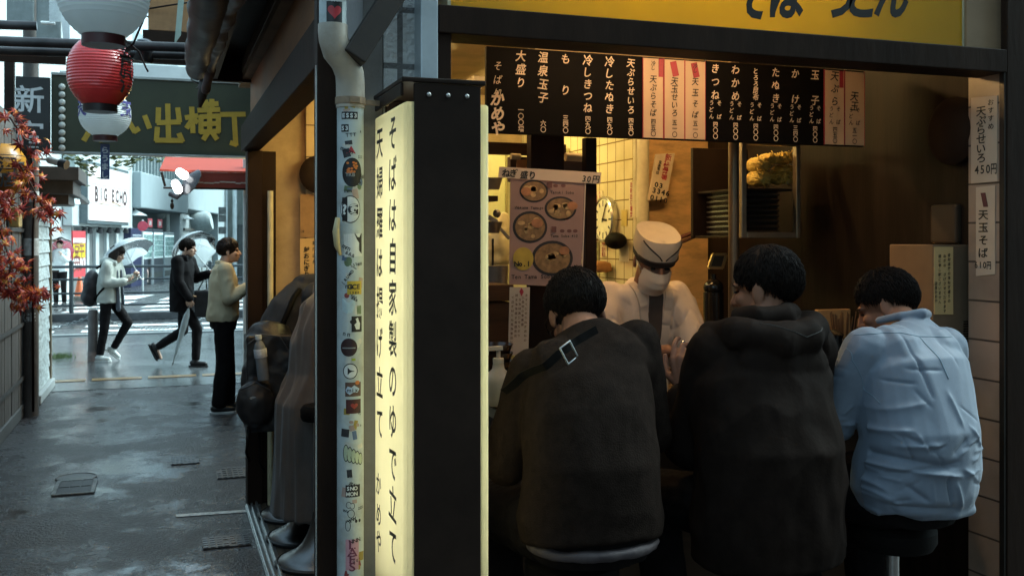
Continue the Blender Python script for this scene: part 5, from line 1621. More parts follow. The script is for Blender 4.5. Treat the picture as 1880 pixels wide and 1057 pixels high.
leafy('green vine along the underside of the gate sign towards the red awning', [(170, 288, 12.8), (210, 291, 12.9), (250, 290, 12.9), (300, 288, 13.0)], 90, .06, 12, .05)
m = MB(); m.ell(G(108, 655) + Z1 * .02, X1 * .16, Y1 * .14, Z1 * .05)
rs = random.Random(5); gm = MB(); g0 = G(107, 657)
for i in range(220):
    p0 = g0 + V((rs.gauss(0, .09), rs.gauss(0, .10), 0)); d = V((rs.gauss(0, .03), rs.gauss(0, .03), rs.uniform(.03, .10)))
    a = V((.005, .002, 0)); gm.add([p0 - a, p0 + a, p0 + d], [(0, 1, 2)])
gm.solo('weed_tuft', pm('weed green', (.06, .10, .03), .6, var=(20, .5)), g0, 'small green weed tuft on the pavement by the shutter corner', 'weeds')
# ---- overhead clutter
M_PIPED = pm('old dark pipe', (.045, .042, .044), .35, .3, var=(6, .4))
def ohpipe(px0, py0, px1, py1, Y, r, label):
    m = MB(); m.cyl(W(px0, py0, Y), W(px1, py1, Y), r, n=14)
    m.solo('overhead_pipe', M_PIPED, W(px0, py0, Y), label, 'pipe', 'pipes crossing above the alley', smooth=40)
ohpipe(-60, 74, 470, 92, 6.6, .030, 'upper dark pipe crossing behind the red lantern')
ohpipe(-60, 92, 470, 106, 6.7, .026, 'lower dark pipe crossing just under the upper one')
ohpipe(-60, 44, 68, 48, 7.2, .030, 'short dark pipe ending at the top left below the grey wall panel')
m = MB(); a = W(-40, 118, 6.9); b = W(345, 118, 6.9); m.box((a.x, 6.9, W(100, 116, 6.9).z), (W(120, 118, 6.9).x, 6.96, W(100, 100, 6.9).z)); m.box((W(240, 100, 6.9).x, 6.9, W(300, 116, 6.9).z), (b.x, 6.96, W(300, 84, 6.9).z))
m.solo('cross_beam', M_DARK, a, 'dark timber beam under the crossing pipes', 'beam')
m = MB(); c = D(265, 92, 6.3); m.lathe(c, [(.001, .07), (.02, .07), (.05, .055), (.062, .02), (.065, -.06), (.055, -.075), (.001, -.075)], 24, V((.15, -.1, 1)))
m.solo('spot_lamp', pm('lamp black', (.03, .03, .034), .25), c, 'black bell shaped spot lamp on the pipe right of the red lantern', 'lamp', smooth=40)
def wire(pts, r, label):
    m = MB(); m.tube([D(*p) for p in pts], r, 6)
    m.solo('cable', M_DARKM, D(*pts[0]), label, 'cable', 'cables above the alley', smooth=True)
wire([(278, -10, 5.0), (262, 40, 5.1), (245, 80, 5.2), (240, 85, 5.2)], .006, 'slanting dark cable from the top down to the red lantern')
wire([(240, 22, 7.5), (300, 12, 7.5), (345, 5, 7.5)], .007, 'thin cable rising right in front of the orange boards')
wire([(265, 28, 7.6), (300, 45, 7.6), (335, 60, 7.6)], .007, 'thin cable falling right in front of the orange boards')
wire([(225, 70, 5.4), (255, 95, 5.5), (268, 125, 5.5), (272, 132, 5.5)], .005, 'loose cable end dangling beside the spot lamp')
# orange boards and grey wall high at the far end of the alley roofs
m = MB(); m.box((W(272, 50, 8.0).x, 8.0, W(300, 56, 8).z), (W(352, 50, 8.0).x, 8.05, 3.9)); m.solo('orange_board', pm('orange plywood', (.30, .15, .06), .6, var=(3, .3), dirt=(5, .5, (.10, .05, .03))), W(272, 56, 8), 'orange brown plywood boards above the alley right of the large lantern', 'board')
m = MB(); m.box((W(262, 80, 7.9).x, 7.9, W(300, 80, 7.9).z), (W(352, 50, 7.9).x, 7.96, W(300, 57, 7.9).z)); m.solo('roof_beam', M_DARK, W(262, 80, 7.9), 'dark beam below the orange plywood', 'beam')
m = MB(); m.poly([W(327, 0, 7.0), W(338, 0, 7.0), W(332, 65, 7.0), W(320, 82, 7.0)], Y1, .01); m.solo('torn_sheet', pm('greenish sheet', (.34, .42, .36), .5, var=(5, .3)), W(322, 80, 7.0), 'torn pale green sheet hanging beside the orange plywood', 'sheet')
m = MB(); m.box((W(12, 40, 9.3).x, 9.3, W(40, 42, 9.3).z), (W(62, 40, 9.3).x, 9.35, 4.6)); m.box((W(66, 90, 9.3).x, 9.32, W(80, 73, 9.3).z), (W(112, 40, 9.3).x, 9.36, 4.7)); m.solo('wall_panel', pm('grey green panel', (.22, .25, .25), .6, var=(3, .3), dirt=(4, .5, (.08, .08, .08))), W(12, 40, 9.3), 'grey metal panels high on the left above the pipes', 'panel', bevel=.01)
m = MB(); a = W(75, 42, 9.25); m.cyl(a, W(101, 43, 9.25), .015, n=8); m.solo('white_rod', pm('white rod', (.65, .68, .68), .4), a, 'short white rod on the grey panel at the top left', 'rod')
lt = thing('white_lattice', 'white lattice and pale panel leaning at the top left beside the large lantern', 'lattice', W(110, 40, 9.0))
m = MB()
for i in range(8):
    m.bar(W(92 + i * 3.2, -5, 9.0), W(92 + i * 3.2, 38, 9.0), .012, .008, Y1)
for j in range(7): m.bar(W(90, -3 + j * 7, 9.0), W(116, -3 + j * 7, 9.0), .012, .010, Y1)
m.build('lattice', pm('lattice white', (.70, .74, .74), .5), lt)
m = MB(); m.poly([W(116, 78, 8.95), W(128, 78, 8.95), W(128, -20, 8.95), W(108, -20, 8.95)], Y1, .02); m.build('pale_panel', pm('lattice white', (.70, .74, .74), .5), lt)
m = MB()
a, b = W(243, 148, 10.6), W(360, 150, 10.6)
m.box((a.x, 10.6, a.z), (2.0, 10.66, W(243, 118, 10.6).z)); m.box((gp(98, 150).x, 10.6, a.z + .0), (W(126, 150, 10.6).x, 10.66, W(110, 130, 10.6).z))
m.solo('white_banner', pm('white sheet metal', (.70, .75, .75), .4, var=(4, .1)), (a.x, 10.6, a.z), 'white strip of sheet metal showing above the green gate sign', 'panel')
# ---- rolled tarp, gutter and rag on the shop eave
tr = thing('rolled_tarp', 'wet brown rolled tarpaulin hanging under the eave at the top centre left', 'tarpaulin', D(380, 120, 4.8))
q = fuse(MB().tube([D(363, 124, 5.2), D(368, 92, 4.7), D(376, 48, 4.15), D(390, -40, 3.4)], [.060, .066, .070, .075], 16).ell(D(362, 126, 5.22), X1 * .055, Y1 * .06, Z1 * .06), .012, 3)
wrinkle(q, .010, 9, (1, .3, 1))
q.build('roll', pm('wet brown tarp', (.040, .030, .025), .5, var=(6, .4), bump=(20, .2)), tr, smooth=True)
q = fuse(MB().capsule(D(386, 130, 5.0), D(402, 60, 4.15), .020, .040, 12, .5).capsule(D(402, 60, 4.15), D(430, -30, 3.4), .040, .055, 12, .45).capsule(D(378, 165, 5.1), D(386, 128, 5.0), .022, .024), .01, 3)
wrinkle(q, .012, 11, (1.4, .5, .6), 3.)
q.build('loose_fold', pm('pinkish tarp lining', (.10, .072, .07), .45, var=(8, .4)), tr, smooth=True)
m = MB(); m.tube([D(376, 150, 5.1), D(371, 178, 5.15), D(367, 198, 5.15)], [.028, .024, .006], 10); m.build('rag_end', pm('wet brown tarp', (.06, .05, .04), .35), tr, smooth=True)
m = MB(); m.tube([D(358, 132, 5.2) + V((math.cos(i * .7) * .02, 0, -i * .008)) for i in range(12)], .004, 6); m.build('chain', M_STEELD, tr, smooth=True)
eb = thing('eave_board', 'broad dark board hanging from the shop eave above the green gate sign', 'board', D(420, 148, 5.95))
m = MB(); a, b = W(383, 148, 6.25), W(452, 148, 6.25); m.box((a.x, 6.25, a.z), (W(500, 148, 6.25).x, 6.29, 3.2)); m.box((a.x, 2.6, 2.61), (a.x + .05, 6.24, 2.9)); m.build('panel', M_DARK, eb)
# diagonal brace right of the upper pipe
m = MB(); m.bar(W(648, 108, 2.50), W(742, -40, 2.52), .060, .055, Y1); m.solo('eave_brace', pm('brown brace', (.022, .015, .011), .55, var=(8, .4)), W(648, 108, 2.5), 'brown diagonal timber crossing the block pillar above the stand sign', 'timber', bevel=.004)
m = MB(); m.box((.52, 2.5, 2.30), (.545, 2.56, 3.2)); m.solo('conduit', pm('pale conduit', (.42, .45, .46), .4), (.53, 2.53, 2.3), 'short pale conduit between the upper pipe and the brown timber', 'conduit', bevel=.006)
# unseen block added behind the camera to keep the lane in shade
ob = thing('shade_block', 'unseen block added behind the viewer to shade the lane', 'house', (2, -3.5, 0))
m = MB(); m.box((.1, -6, 0), (14, -1.1, 7.5)); m.build('wall', pm('shade block render', (.20, .19, .18), .8, var=(2, .3)), ob)
# ================================================================ the street beyond
FO = V((-1.82, 34.5, 0))
FE = V((.2055, .987, 0)).normalized()
FN = V((FE.y, -FE.x, 0))                      # towards the street
def fp(t, out, z): return FO + FE * t + FN * out + Z1 * z
def ft(px, out=0.):                           # place along the facade seen at picture column px
    r = ray(px, 400)
    o = FO + FN * out
    # o + FE t = k r  (in x, y)
    det = FE.x * (-r.y) - FE.y * (-r.x)
    return ((-o.x) * (-r.y) - (-o.y) * (-r.x)) / det
def fz(px, py, out=0.):
    p = fp(ft(px, out), out, 0)
    d = p.x * syw + p.y * cyw
    return CAMH + (HY - py) / FPX * d
def fbox(m, pxa, pxb, za, zb, o0, o1):
    ta, tb = ft(pxa, o1), ft(pxb, o1)
    return fbt(m, ta, tb, za, zb, o0, o1)
def fbt(m, ta, tb, za, zb, o0, o1):
    c = fp((ta + tb) / 2, (o0 + o1) / 2, (za + zb) / 2)
    return m.obox(c, FE * (tb - ta) / 2, FN * (o1 - o0) / 2, Z1 * (zb - za) / 2)
M_WHITEW = pm('white render wall', (.50, .54, .54), .6, var=(1.2, .08), dirt=(1.5, .35, (.40, .44, .44)))
M_PALEW = pm('pale grey wall', (.27, .32, .33), .6, var=(1.2, .12), dirt=(1.2, .4, (.26, .30, .30)))
M_GREYD = pm('dark grey opening', (.07, .08, .08), .4, var=(2, .3))
hb = thing('karaoke_house', 'white building across the street carrying the lit white sign board', 'building', fp(0, 0, 0))
m = MB(); fbt(m, -14, ft(243), 0, 9.0, -6, 0); m.build('wall', M_WHITEW, hb)
m = MB()
zt_sign = fz(200, 415)
fbox(m, 133, 242, zt_sign - .05, zt_sign + 2.6, .02, .28)
m.build('sign_backing', M_WHITEW, hb, bevel=.02)
m = MB()
for pa, pb in ((133, 160), (164, 176), (182, 196), (200, 214)):
    fbox(m, pa, pb, .1, zt_sign - .10, .005, .03)
m.build('dark_panel', pm('grey door panel', (.16, .17, .17), .4, var=(2, .3)), hb)
m = MB()
for pa, pb in ((160, 164), (176, 182), (196, 200), (214, 218)):
    fbox(m, pa, pb, 0, zt_sign - .10, .031, .12)
m.build('pilaster', M_WHITEW, hb)
m = MB()
for i, px in enumerate((141, 151, 170, 188, 203, 219)):
    p_ = fp(ft(px), .22, fz(px, 423)); m.lathe(p_, [(.03, .10), (.06, .08), (.10, -.06), (.09, -.06), (.001, .02)], 14, V((.2, -.5, 1)))
    m.cyl(p_ + Z1 * .08, p_ - FN * .2 + Z1 * .16, .02, n=6)
m.build('spot_light', pm('dark lamp', (.05, .05, .055), .3), hb, smooth=40)
bs_ = thing('lit_sign_board', 'big lit white sign board reading BIG ECHO over the karaoke entrance', 'lit sign', fp(ft(200), .35, zt_sign))
ta, tb = ft(165, .55), ft(238, .55)
z0, z1_ = fz(200, 406, .55), fz(200, 310, .55)
m = MB(); fbt(m, ta - .06, tb + .06, z0 - .10, z1_ + .10, .28, .50); m.build('case', pm('sign case', (.10, .13, .14), .4), bs_, bevel=.01)
m = MB(); fbt(m, ta, tb, z0, z1_, .501, .53); m.build('lit_face', pm('sign face glow', (.35, .35, .35), .4, emit=(.95, 1.0, 1.0), es=.24), bs_)
m = MB()
for f_ in (.31, .66): fbt(m, ta, tb, z0 + (z1_ - z0) * f_ - .008, z0 + (z1_ - z0) * f_ + .008, .531, .536)
m.build('seam', pm('seam grey', (.2, .22, .22), .5), bs_)
m = MB()
L_ = 'BIG ECHO'
for i, ch in enumerate(L_):
    f_ = .14 + .105 * i + (.0 if i < 4 else -.02)
    big = ch in 'BO' and i in (0, 7)
    glyph(m, ch, fp(ta + (tb - ta) * (f_ + .02), .537, z0 + (z1_ - z0) * (.50 if not big else .485)), FE, Z1, .62 if big else .52, .035, 1.0)
m.build('lettering', pm('brown lettering', (.045, .02, .02), .6), bs_)
m = MB()
for i in range(14):
    u0, u1 = -1 + i / 7, -1 + (i + 1) / 7
    g = lambda u: fp(ta + (tb - ta) * (.5 + .25 * u), .537, z0 + (z1_ - z0) * (.37 - .055 * u * u))
    m.bar(g(u0), g(u1), .01, .045, FN)
m.build('underline_arc', pm('gold arc', (.45, .25, .05), .5), bs_)
# neighbouring grey block with the deep overhang and the machines
gb = thing('grey_block', 'pale grey building with an overhanging upper storey beside the lit sign board', 'building', fp(ft(245), 0, 0))
T0, T1, T2 = ft(243, 0) + .02, ft(402, 0), ft(470, 0)
m = MB(); fbt(m, T0, T1, 0, fz(300, 360), -7, -.9); fbt(m, T1, T2 + 6, 0, 4.6, -7, -.05); m.build('wall', M_PALEW, gb)
m = MB()
ov0, ov1 = fz(250, 380, .3), fz(250, 312, .3)
fbt(m, T0, ft(345, .3), ov0, ov1, -.9, .3); m.build('overhang', pm('overhang render', (.33, .39, .41), .6, var=(1, .06)), gb, bevel=.04)
m = MB(); fbt(m, ft(345, .2) + .02, T1, fz(370, 388, .2), fz(370, 338, .2), -.9, .2); m.build('overhang', pm('overhang render', (.33, .39, .41), .6, var=(1, .06)), gb, bevel=.04)
m = MB(); fbt(m, T0, T2 + 6, ov1 + .01, 9.5, -6, -.3); m.build('upper_wall', M_PALEW, gb)
m = MB()
for i in range(40): t_ = T0 + .1 + i * .55; fbt(m, t_, t_ + .12, ov1 + .02, 7.0, -.299, -.22)
m.build('cladding_rib', pm('rib grey', (.30, .35, .35), .5), gb)
m = MB(); fbox(m, 330, 347, 0, ov0 - .01, -.4, .02); m.build('column', M_WHITEW, gb, bevel=.03)
m = MB(); fbox(m, 352, 396, 0, fz(370, 430), -.5, -.35)
m.build('shutter', pm('grey shutter', (.22, .25, .25), .5, var=(2, .2)), gb)
m = MB(); fbox(m, 348, 398, fz(370, 428), fz(370, 392), -.9, -.895); m.build('dark_window', M_GREYD, gb)
m = MB()
for px in (362, 371, 380, 390): fbox(m, px, px + .9, 0, fz(px, 430), -.345, -.32)
m.build('pole_rail', M_STEELD, gb)
m = MB()
for px, py in ((248, 393), (338, 400)): p_ = fp(ft(px, .0), .0, fz(px, py)); m.lathe(p_, [(.02, .18), (.05, .15), (.42, -.05), (.40, -.06), (.001, .05)], 20)
m.build('dish_lamp', pm('white lamp dish', (.62, .66, .66), .35), gb, smooth=40)
cy = thing('vent_drum', 'round grey vent drum under the overhang of the grey building', 'vent', fp(ft(357), -.2, 2))
m = MB(); m.lathe(fp(ft(357), -.1, fz(357, 412)), [(.001, 0), (.50, 0), (.52, .1), (.50, .75), (.40, .9), (.001, .9)], 24, FN + Z1 * .2); m.build('drum', pm('drum grey', (.36, .42, .42), .4), cy, smooth=40)
m = MB(); fbox(m, 340, 385, fz(360, 424), fz(360, 420), -.3, .1); m.build('bracket', M_STEELD, cy)
# vending machines
def vending(name, label, pxa, pxb, top, colr, kind):
    ta_, tb_ = ft(pxa, .3), ft(pxb, .3)
    t = thing(name, label, 'vending machine', fp(ta_, 0, 0), 'drink machines along the grey wall')
    m = MB(); fbt(m, ta_, tb_, 0, top, -.55, .25); m.build('body', pm('vending ' + kind, colr, .35, var=(2, .1)), t, bevel=.02)
    if kind == 'navy':
        m = MB(); m.disc(fp((ta_ + tb_) / 2, .252, 1.35), FE, Z1, .34, .004, 24)
        m.build('badge', pm('badge grey', (.40, .45, .50), .5, var=(14, .5)), t)
        m = MB(); fbt(m, ta_ + .2, tb_ - .2, 1.78, 1.83, .251, .256); m.build('strip', pm('badge grey', (.4, .45, .5), .5), t)
    else:
        m = MB(); fbt(m, ta_ + .08, tb_ - .08, .95, top - .12, .252, .262)
        m.build('lit_window', pm('vending glow', (.6, .75, .75), .3, var=(18, .5), emit=(.55, .85, .90), es=.35), t)
        m = MB()
        for r_ in range(4):
            z_ = 1.0 + r_ * (top - 1.2) / 4
            fbt(m, ta_ + .08, tb_ - .08, z_ - .02, z_ + .01, .262, .275)
            for i in range(9):
                t_ = ta_ + .14 + i * (tb_ - ta_ - .3) / 8.5
                m.cyl(fp(t_, .268, z_ + .02), fp(t_, .268, z_ + .20), .033, n=8)
        m.build('bottle_row', pm('drink rows', (.30, .42, .40), .3, var=(25, .8)), t)
        m = MB(); fbt(m, ta_ + .1, tb_ - .1, .20, .42, .251, .258); m.build('slot', M_GREYD, t)
vending('poster_board', 'navy board with a round grey badge left of the drink machines', 243.5, 264, 2.05, (.035, .040, .09), 'navy')
vending('vending_machine', 'first dark drink vending machine beside the navy board', 265, 283, 2.05, (.05, .06, .08), 'dark')
vending('vending_machine', 'middle drink vending machine of the row', 284, 302, 2.05, (.05, .06, .08), 'dark')
vending('vending_machine', 'last paler drink vending machine beside the white column', 304, 322, 1.95, (.30, .36, .38), 'pale')
for px, lab in ((276, 'small red square sign above the first drink machine'), (294, 'small red square sign above the middle drink machine')):
    t = thing('price_flag', lab, 'sign', fp(ft(px, .2), .2, 2.1))
    m = MB(); fbox(m, px - 4, px + 4, 2.12, 2.45, .1, .13); m.build('plate', pm('flag red', (.45, .08, .10), .5), t)
    m = MB(); fbox(m, px - 2.2, px + 2.2, 2.2, 2.37, .131, .135); m.build('mark', pm('flag white', (.5, .42, .42), .5), t)
    m = MB(); fbox(m, px - .4, px + .4, 2.05, 2.12, .1, .12); m.build('stem', M_STEELD, t)
ns_ = thing('no_parking_sign', 'round red rimmed no parking sign on a thin pole', 'road sign', D(262, 440, 31))
c = D(262, 415, 31)
nrm = -ray(262, 415).normalized(); sa = V((cyw, -syw, 0))
m = MB(); m.disc(c, sa, Z1, .155, .02, 28); m.build('rim', pm('sign red', (.50, .06, .10), .4), ns_)
m = MB(); m.disc(c + nrm * .004, sa, Z1, .115, .002, 28); m.build('face', pm('sign blue grey', (.30, .36, .48), .4), ns_)
m = MB(); m.obox(c + nrm * .007, (sa - Z1).normalized() * .11, nrm * .001, (sa + Z1).normalized() * .014); m.build('slash', pm('sign red', (.5, .06, .1), .4), ns_)
m = MB(); b = c - Z1 * c.z - nrm * .05; m.cyl(b, b + Z1 * (c.z + .2), .03, n=10); m.build('pole', M_WHITEW, ns_, smooth=40)
# banner, cone, barriers
bn = thing('street_banner', 'tall red and yellow banner standing by the white karaoke entrance', 'banner', fp(ft(146, .6), .6, 0))
za_, zb2 = fz(146, 508, .6), fz(146, 424, .6)
m = MB(); fbox(m, 134, 157, za_, zb2, .58, .62); m.build('cloth', pm('banner red', (.52, .05, .06), .5, var=(3, .15)), bn)
m = MB(); fbox(m, 134.5, 156.5, fz(146, 473, .6), fz(146, 447, .6), .621, .625); m.build('yellow_field', pm('banner yellow', (.55, .42, .02), .5), bn)
m = MB(); fbox(m, 134.5, 156.5, fz(146, 492, .6), fz(146, 474, .6), .621, .625); fbox(m, 134.5, 156.5, fz(146, 446, .6), fz(146, 437, .6), .621, .625); m.build('white_field', pm('banner white', (.66, .66, .66), .5), bn)
m = MB()
for ch, px, py in (('豆', 141, 459), ('肉', 150, 459), ('安', 140.5, 483), ('い', 150, 483)):
    q_ = fp(ft(px, .626), .6265, fz(px, py, .626)); glyph(m, ch if (.035, ch) in GLY else '牛', q_, FE, Z1, .48, .035, 1.1)
m.build('lettering', pm('banner ink', (.20, .05, .04), .5), bn)
m = MB(); b = fp(ft(133.4, .6), .6, 0); m.cyl(b, b + Z1 * (zb2 + .1), .02, n=8); b = fp(ft(146, .6), .6, 0); m.obox(b + Z1 * .05, FE * .25, FN * .2, Z1 * .05); m.build('stand', M_STEELD, bn)
def cone(px, py, label):
    b = G(px, py)
    t = thing('traffic_cone', label, 'traffic cone', b)
    m = MB(); m.lathe(b + Z1 * .03, [(.16, 0), (.145, .03), (.03, .66), (.02, .67), (.001, .67)], 20); m.build('cone', pm('cone orange', (.62, .14, .05), .45, var=(3, .1)), t, smooth=40)
    m = MB(); m.box(b - V((.2, .2, 0)), b + V((.2, .2, .03))); m.build('base', pm('cone base', (.40, .09, .04), .5), t, bevel=.01)
cone(146, 548, 'orange traffic cone behind the railing below the red banner')
ob_ = thing('orange_barrier', 'stack of orange and white bags wrapped in plastic behind the railing', 'barrier', G(234, 522))
b = G(234, 522)
q = fuse(MB().box(b + V((-.75, -.3, 0)), b + V((.7, .4, .55))).ell(b + V((-.2, 0, .85)), X1 * .5, Y1 * .35, Z1 * .25).ell(b + V((.4, 0, .62)), X1 * .35, Y1 * .35, Z1 * .2), .05, 2)
wrinkle(q, .07, 2.5)
q.build('bags', pm('orange bags', (.62, .12, .03), .4, var=(2.2, .5), col2=(.62, .60, .58)), ob_, smooth=True)
m = MB(); m.box(b + V((-.85, -.34, 0)), b + V((.8, .42, .08))); m.build('pallet', M_GREYD, ob_)
m = MB(); m.box(b + V((.84, -.2, 0)), b + V((.92, .1, 1.2))); m.build('white_stake', M_WHITEW, ob_)
# far poles and pale blocks at the right of the street gap
ru = thing('street_pole', 'pale street pole with black clamps right of the grey building', 'pole', G(430, 520))
b = G(431, 516); m = MB(); m.cyl(b, b + Z1 * 7, .09, n=14); m.build('shaft', pm('pale metal pole', (.50, .56, .57), .4, .2, var=(3, .2)), ru, smooth=40)
m = MB()
for py in (388, 402, 424, 452): p_ = D(408, py, 34); m.box(p_ - V((.12, .12, .10)), p_ + V((.12, .12, .14)))
m.build('clamp', pm('clamp dark', (.06, .07, .07), .5, var=(9, .5)), ru)
b = G(416, 516); m = MB(); m.cyl(b, b + Z1 * 7, .05, n=10); m.build('side_pipe', pm('pale metal pole', (.5, .56, .57), .4), ru, smooth=40)
eh = thing('end_house', 'stained grey concrete building at the right end of the street gap', 'building', D(450, 440, 44))
p_ = D(412, 440, 46); q_ = D(520, 440, 40)
m = MB(); dd = (q_ - p_); dd.z = 0; nn = V((dd.y, -dd.x, 0)).normalized()
m.obox(V(((p_.x + q_.x) / 2, (p_.y + q_.y) / 2, 4)) - nn * 2, dd / 2, nn * 2, Z1 * 4); m.build('wall', pm('stained concrete', (.24, .27, .26), .7, var=(1.2, .3), dirt=(1.0, .7, (.10, .10, .08))), eh)
m = MB(); m.obox(D(444, 470, 41.5), dd.normalized() * .35, nn * .25, Z1 * 1.3); m.build('door', M_GREYD, eh)
# left-hand grey gabled box under the gate sign (house over the street)
hr = thing('hanging_bay', 'greenish grey bay of a house jutting out above the white street wall', 'bay', D(130, 330, 26))
m = MB(); a, b2 = D(122, 352, 24), D(140, 366, 24)
m.obox(D(131, 320, 25) , V((.14, .02, -.0)) , V((0, .6, 0)), Z1 * .62); m.build('wall', pm('bay grey', (.28, .33, .32), .6, var=(2, .2)), hr, bevel=.02)
m = MB(); m.bar(D(120, 352, 24.5), D(146, 372, 25.5), .5, .10); m.build('eave', pm('dark eave', (.08, .08, .08), .6), hr)
m = MB(); m.bar(D(118, 376, 24), D(142, 370, 24), .3, .12); m.solo('white_awning_arm', pm('white arm', (.62, .66, .66), .4), D(130, 373, 24), 'white arm of a lamp bracket on the street wall', 'bracket')
# railing
rl = thing('railing', 'dark steel pedestrian railing with four rails along the median', 'railing', (0, 22.1, .16))
M_RAIL = pm('dark rail', (.060, .070, .075), .35, .4, var=(4, .2))
RX0, RX1 = W(60, 500, 22.1).x, W(480, 500, 22.1).x + 2
m = MB()
for py in (489, 512, 537, 559):
    z_ = W(240, py, 22.1).z; m.cyl((RX0, 22.1, z_), (RX1, 22.1, z_), .022 if py > 490 else .030, n=10)
m.build('rail', M_RAIL, rl, smooth=40)
for px in (131, 386):
    p_ = W(px, 484, 22.1); m = MB(); m.cyl((p_.x, 22.1, .16), (p_.x, 22.1, p_.z + .02), .045, n=12); m.ell((p_.x, 22.1, p_.z + .03), X1 * .05, Y1 * .05, Z1 * .04); m.build('post', M_RAIL, rl, smooth=40)
# bollards with chain
def bollard(px, py, label, hgt=.70):
    b = G(px, py)
    t = thing('bollard', label, 'bollard', b, 'bollards along the kerb')
    m = MB(); m.lathe(b, [(.068, 0), (.068, .12), (.066, .12), (.066, hgt - .03), (.060, hgt), (.001, hgt + .01)], 24); m.build('shaft', pm('stone bollard', (.13, .115, .11), .45, var=(7, .25), dirt=(6, .4, (.07, .06, .06))), t, smooth=40)
    m = MB(); m.lathe(b, [(.0685, .0), (.071, .01), (.071, .13), (.0685, .14)], 24); m.build('collar', pm('worn collar', (.22, .16, .14), .5, var=(9, .4)), t, smooth=40)
    return b
b1 = bollard(171, 664, 'brown grey bollard behind the walking woman in the cream parka')
b2 = G(540, 664); b2 = V((b2.x, b1.y + 1.6, 0)); b2 = W(408, 560, 15.4); b2.z = 0
ch = thing('barrier_chain', 'thin grey chain sagging from the bollard along the pavement edge', 'chain', b1)
m = MB()
def sag(a, b, n_, s):
    for i in range(n_):
        u = i / n_
        p0 = a.lerp(b, u) - Z1 * s * 4 * u * (1 - u); u2 = (i + 1) / n_
        p1 = a.lerp(b, u2) - Z1 * s * 4 * u2 * (1 - u2)
        d = (p1 - p0); a_, b_, _ = frame_of(d)
        if i % 2: a_ = b_
        m.tube([p0 + a_ * .014, p0 + d * .6 + a_ * .014, p0 + d * 1.1, p0 + d * .6 - a_ * .014, p0 - a_ * .014, p0 - d * .1, p0 + a_ * .014], .007, 5)
sag(b1 + Z1 * .62, V((b2.x, b2.y, .62)), 60, .22)
sag(b1 + Z1 * .62, b1 + V((-2.2, .3, .55)), 50, .2)
m.build('links', pm('chain steel', (.34, .37, .38), .35, .7), ch, smooth=True)
bollard(408, 640, 'brown grey bollard almost hidden behind the man in the tan jacket')
# red awning with lamps at the right end of the alley mouth
aw = thing('red_awning', 'red shop awning with two lit white lamps under it at the alley mouth', 'awning', D(380, 330, 11.8))
YA = 12.4
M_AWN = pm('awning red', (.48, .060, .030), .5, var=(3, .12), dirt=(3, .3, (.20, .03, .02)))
a0, a1 = W(300, 290, YA), W(292, 313, YA - .25)
m = MB()
xr = 2.2
zT, zM, zB = W(380, 270, YA).z, W(380, 313, YA - .3).z, W(380, 346, YA - .3).z
xl0, xl1 = W(303, 290, YA).x, W(293, 313, YA - .3).x
m.poly([V((xl0 + .05, YA + .3, zT)), V((xl1, YA - .3, zM)), V((xr, YA - .3, zM)), V((xr, YA + .3, zT))], V((0, .1, -1)).normalized(), .02); m.build('canopy', M_AWN, aw)
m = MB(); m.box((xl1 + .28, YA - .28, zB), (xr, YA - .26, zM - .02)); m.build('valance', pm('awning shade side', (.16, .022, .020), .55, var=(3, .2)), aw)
m = MB()
rs = random.Random(4)
for i in range(26):
    x_ = xl1 + .3 + i * .06; z_ = W(420, 337, YA - .3).z + rs.uniform(-.008, .012)
    m.box((x_, YA - .287, z_), (x_ + .058, YA - .281, z_ + .016))
m.build('torn_fringe', pm('fringe grey', (.35, .33, .32), .6), aw)
m = MB(); m.bar((xl1 + .02, YA - .28, zM - .03), (xl1 + .06, YA - .25, zB + .02), .02, .02); m.bar((xl1 + .04, YA - .27, zB), (xr, YA - .27, zB - .0), .022, .022, Y1); m.build('frame', M_DARKM, aw)
for k_, (pa, pb) in enumerate((((322, 343), (327, 360)), ((330, 322), (338, 334)))):
    p0, p1 = W(pa[0], pa[1] - 6, YA - .45), W(pb[0], pb[1] - 12, YA - .45)
    m = MB(); m.capsule(p0, p1, .045, .05, 14); m.build('lamp_bulb', pm('white lamp glow', (.9, .9, .9), .4, emit=(.92, .98, 1.0), es=3.0), aw, smooth=True)
m = MB(); m.lathe(W(348, 333, YA - .38), [(.02, .05), (.06, .05), (.17, -.02), (.165, -.03), (.05, .02)], 24, V((-.8, -.4, .5))); m.tube([W(335, 340, YA - .40), W(332, 355, YA - .36), W(325, 362, YA - .36), W(312, 356, YA - .3)], .03, 8); m.build('lamp_shade', pm('lamp shade dark', (.03, .03, .034), .2), aw, smooth=40)
m = MB(); m.ell(W(316, 378, YA - .3), X1 * .022, Y1 * .02, Z1 * .04); m.ell(W(316, 369, YA - .3), X1 * .016, Y1 * .016, Z1 * .02); m.cyl(W(316, 366, YA - .3), W(316, 350, YA - .3), .003, n=5); m.solo('wind_bell', M_DARKM, W(316, 380, YA - .3), 'small dark bell hanging from the corner of the red awning', 'bell', smooth=True)
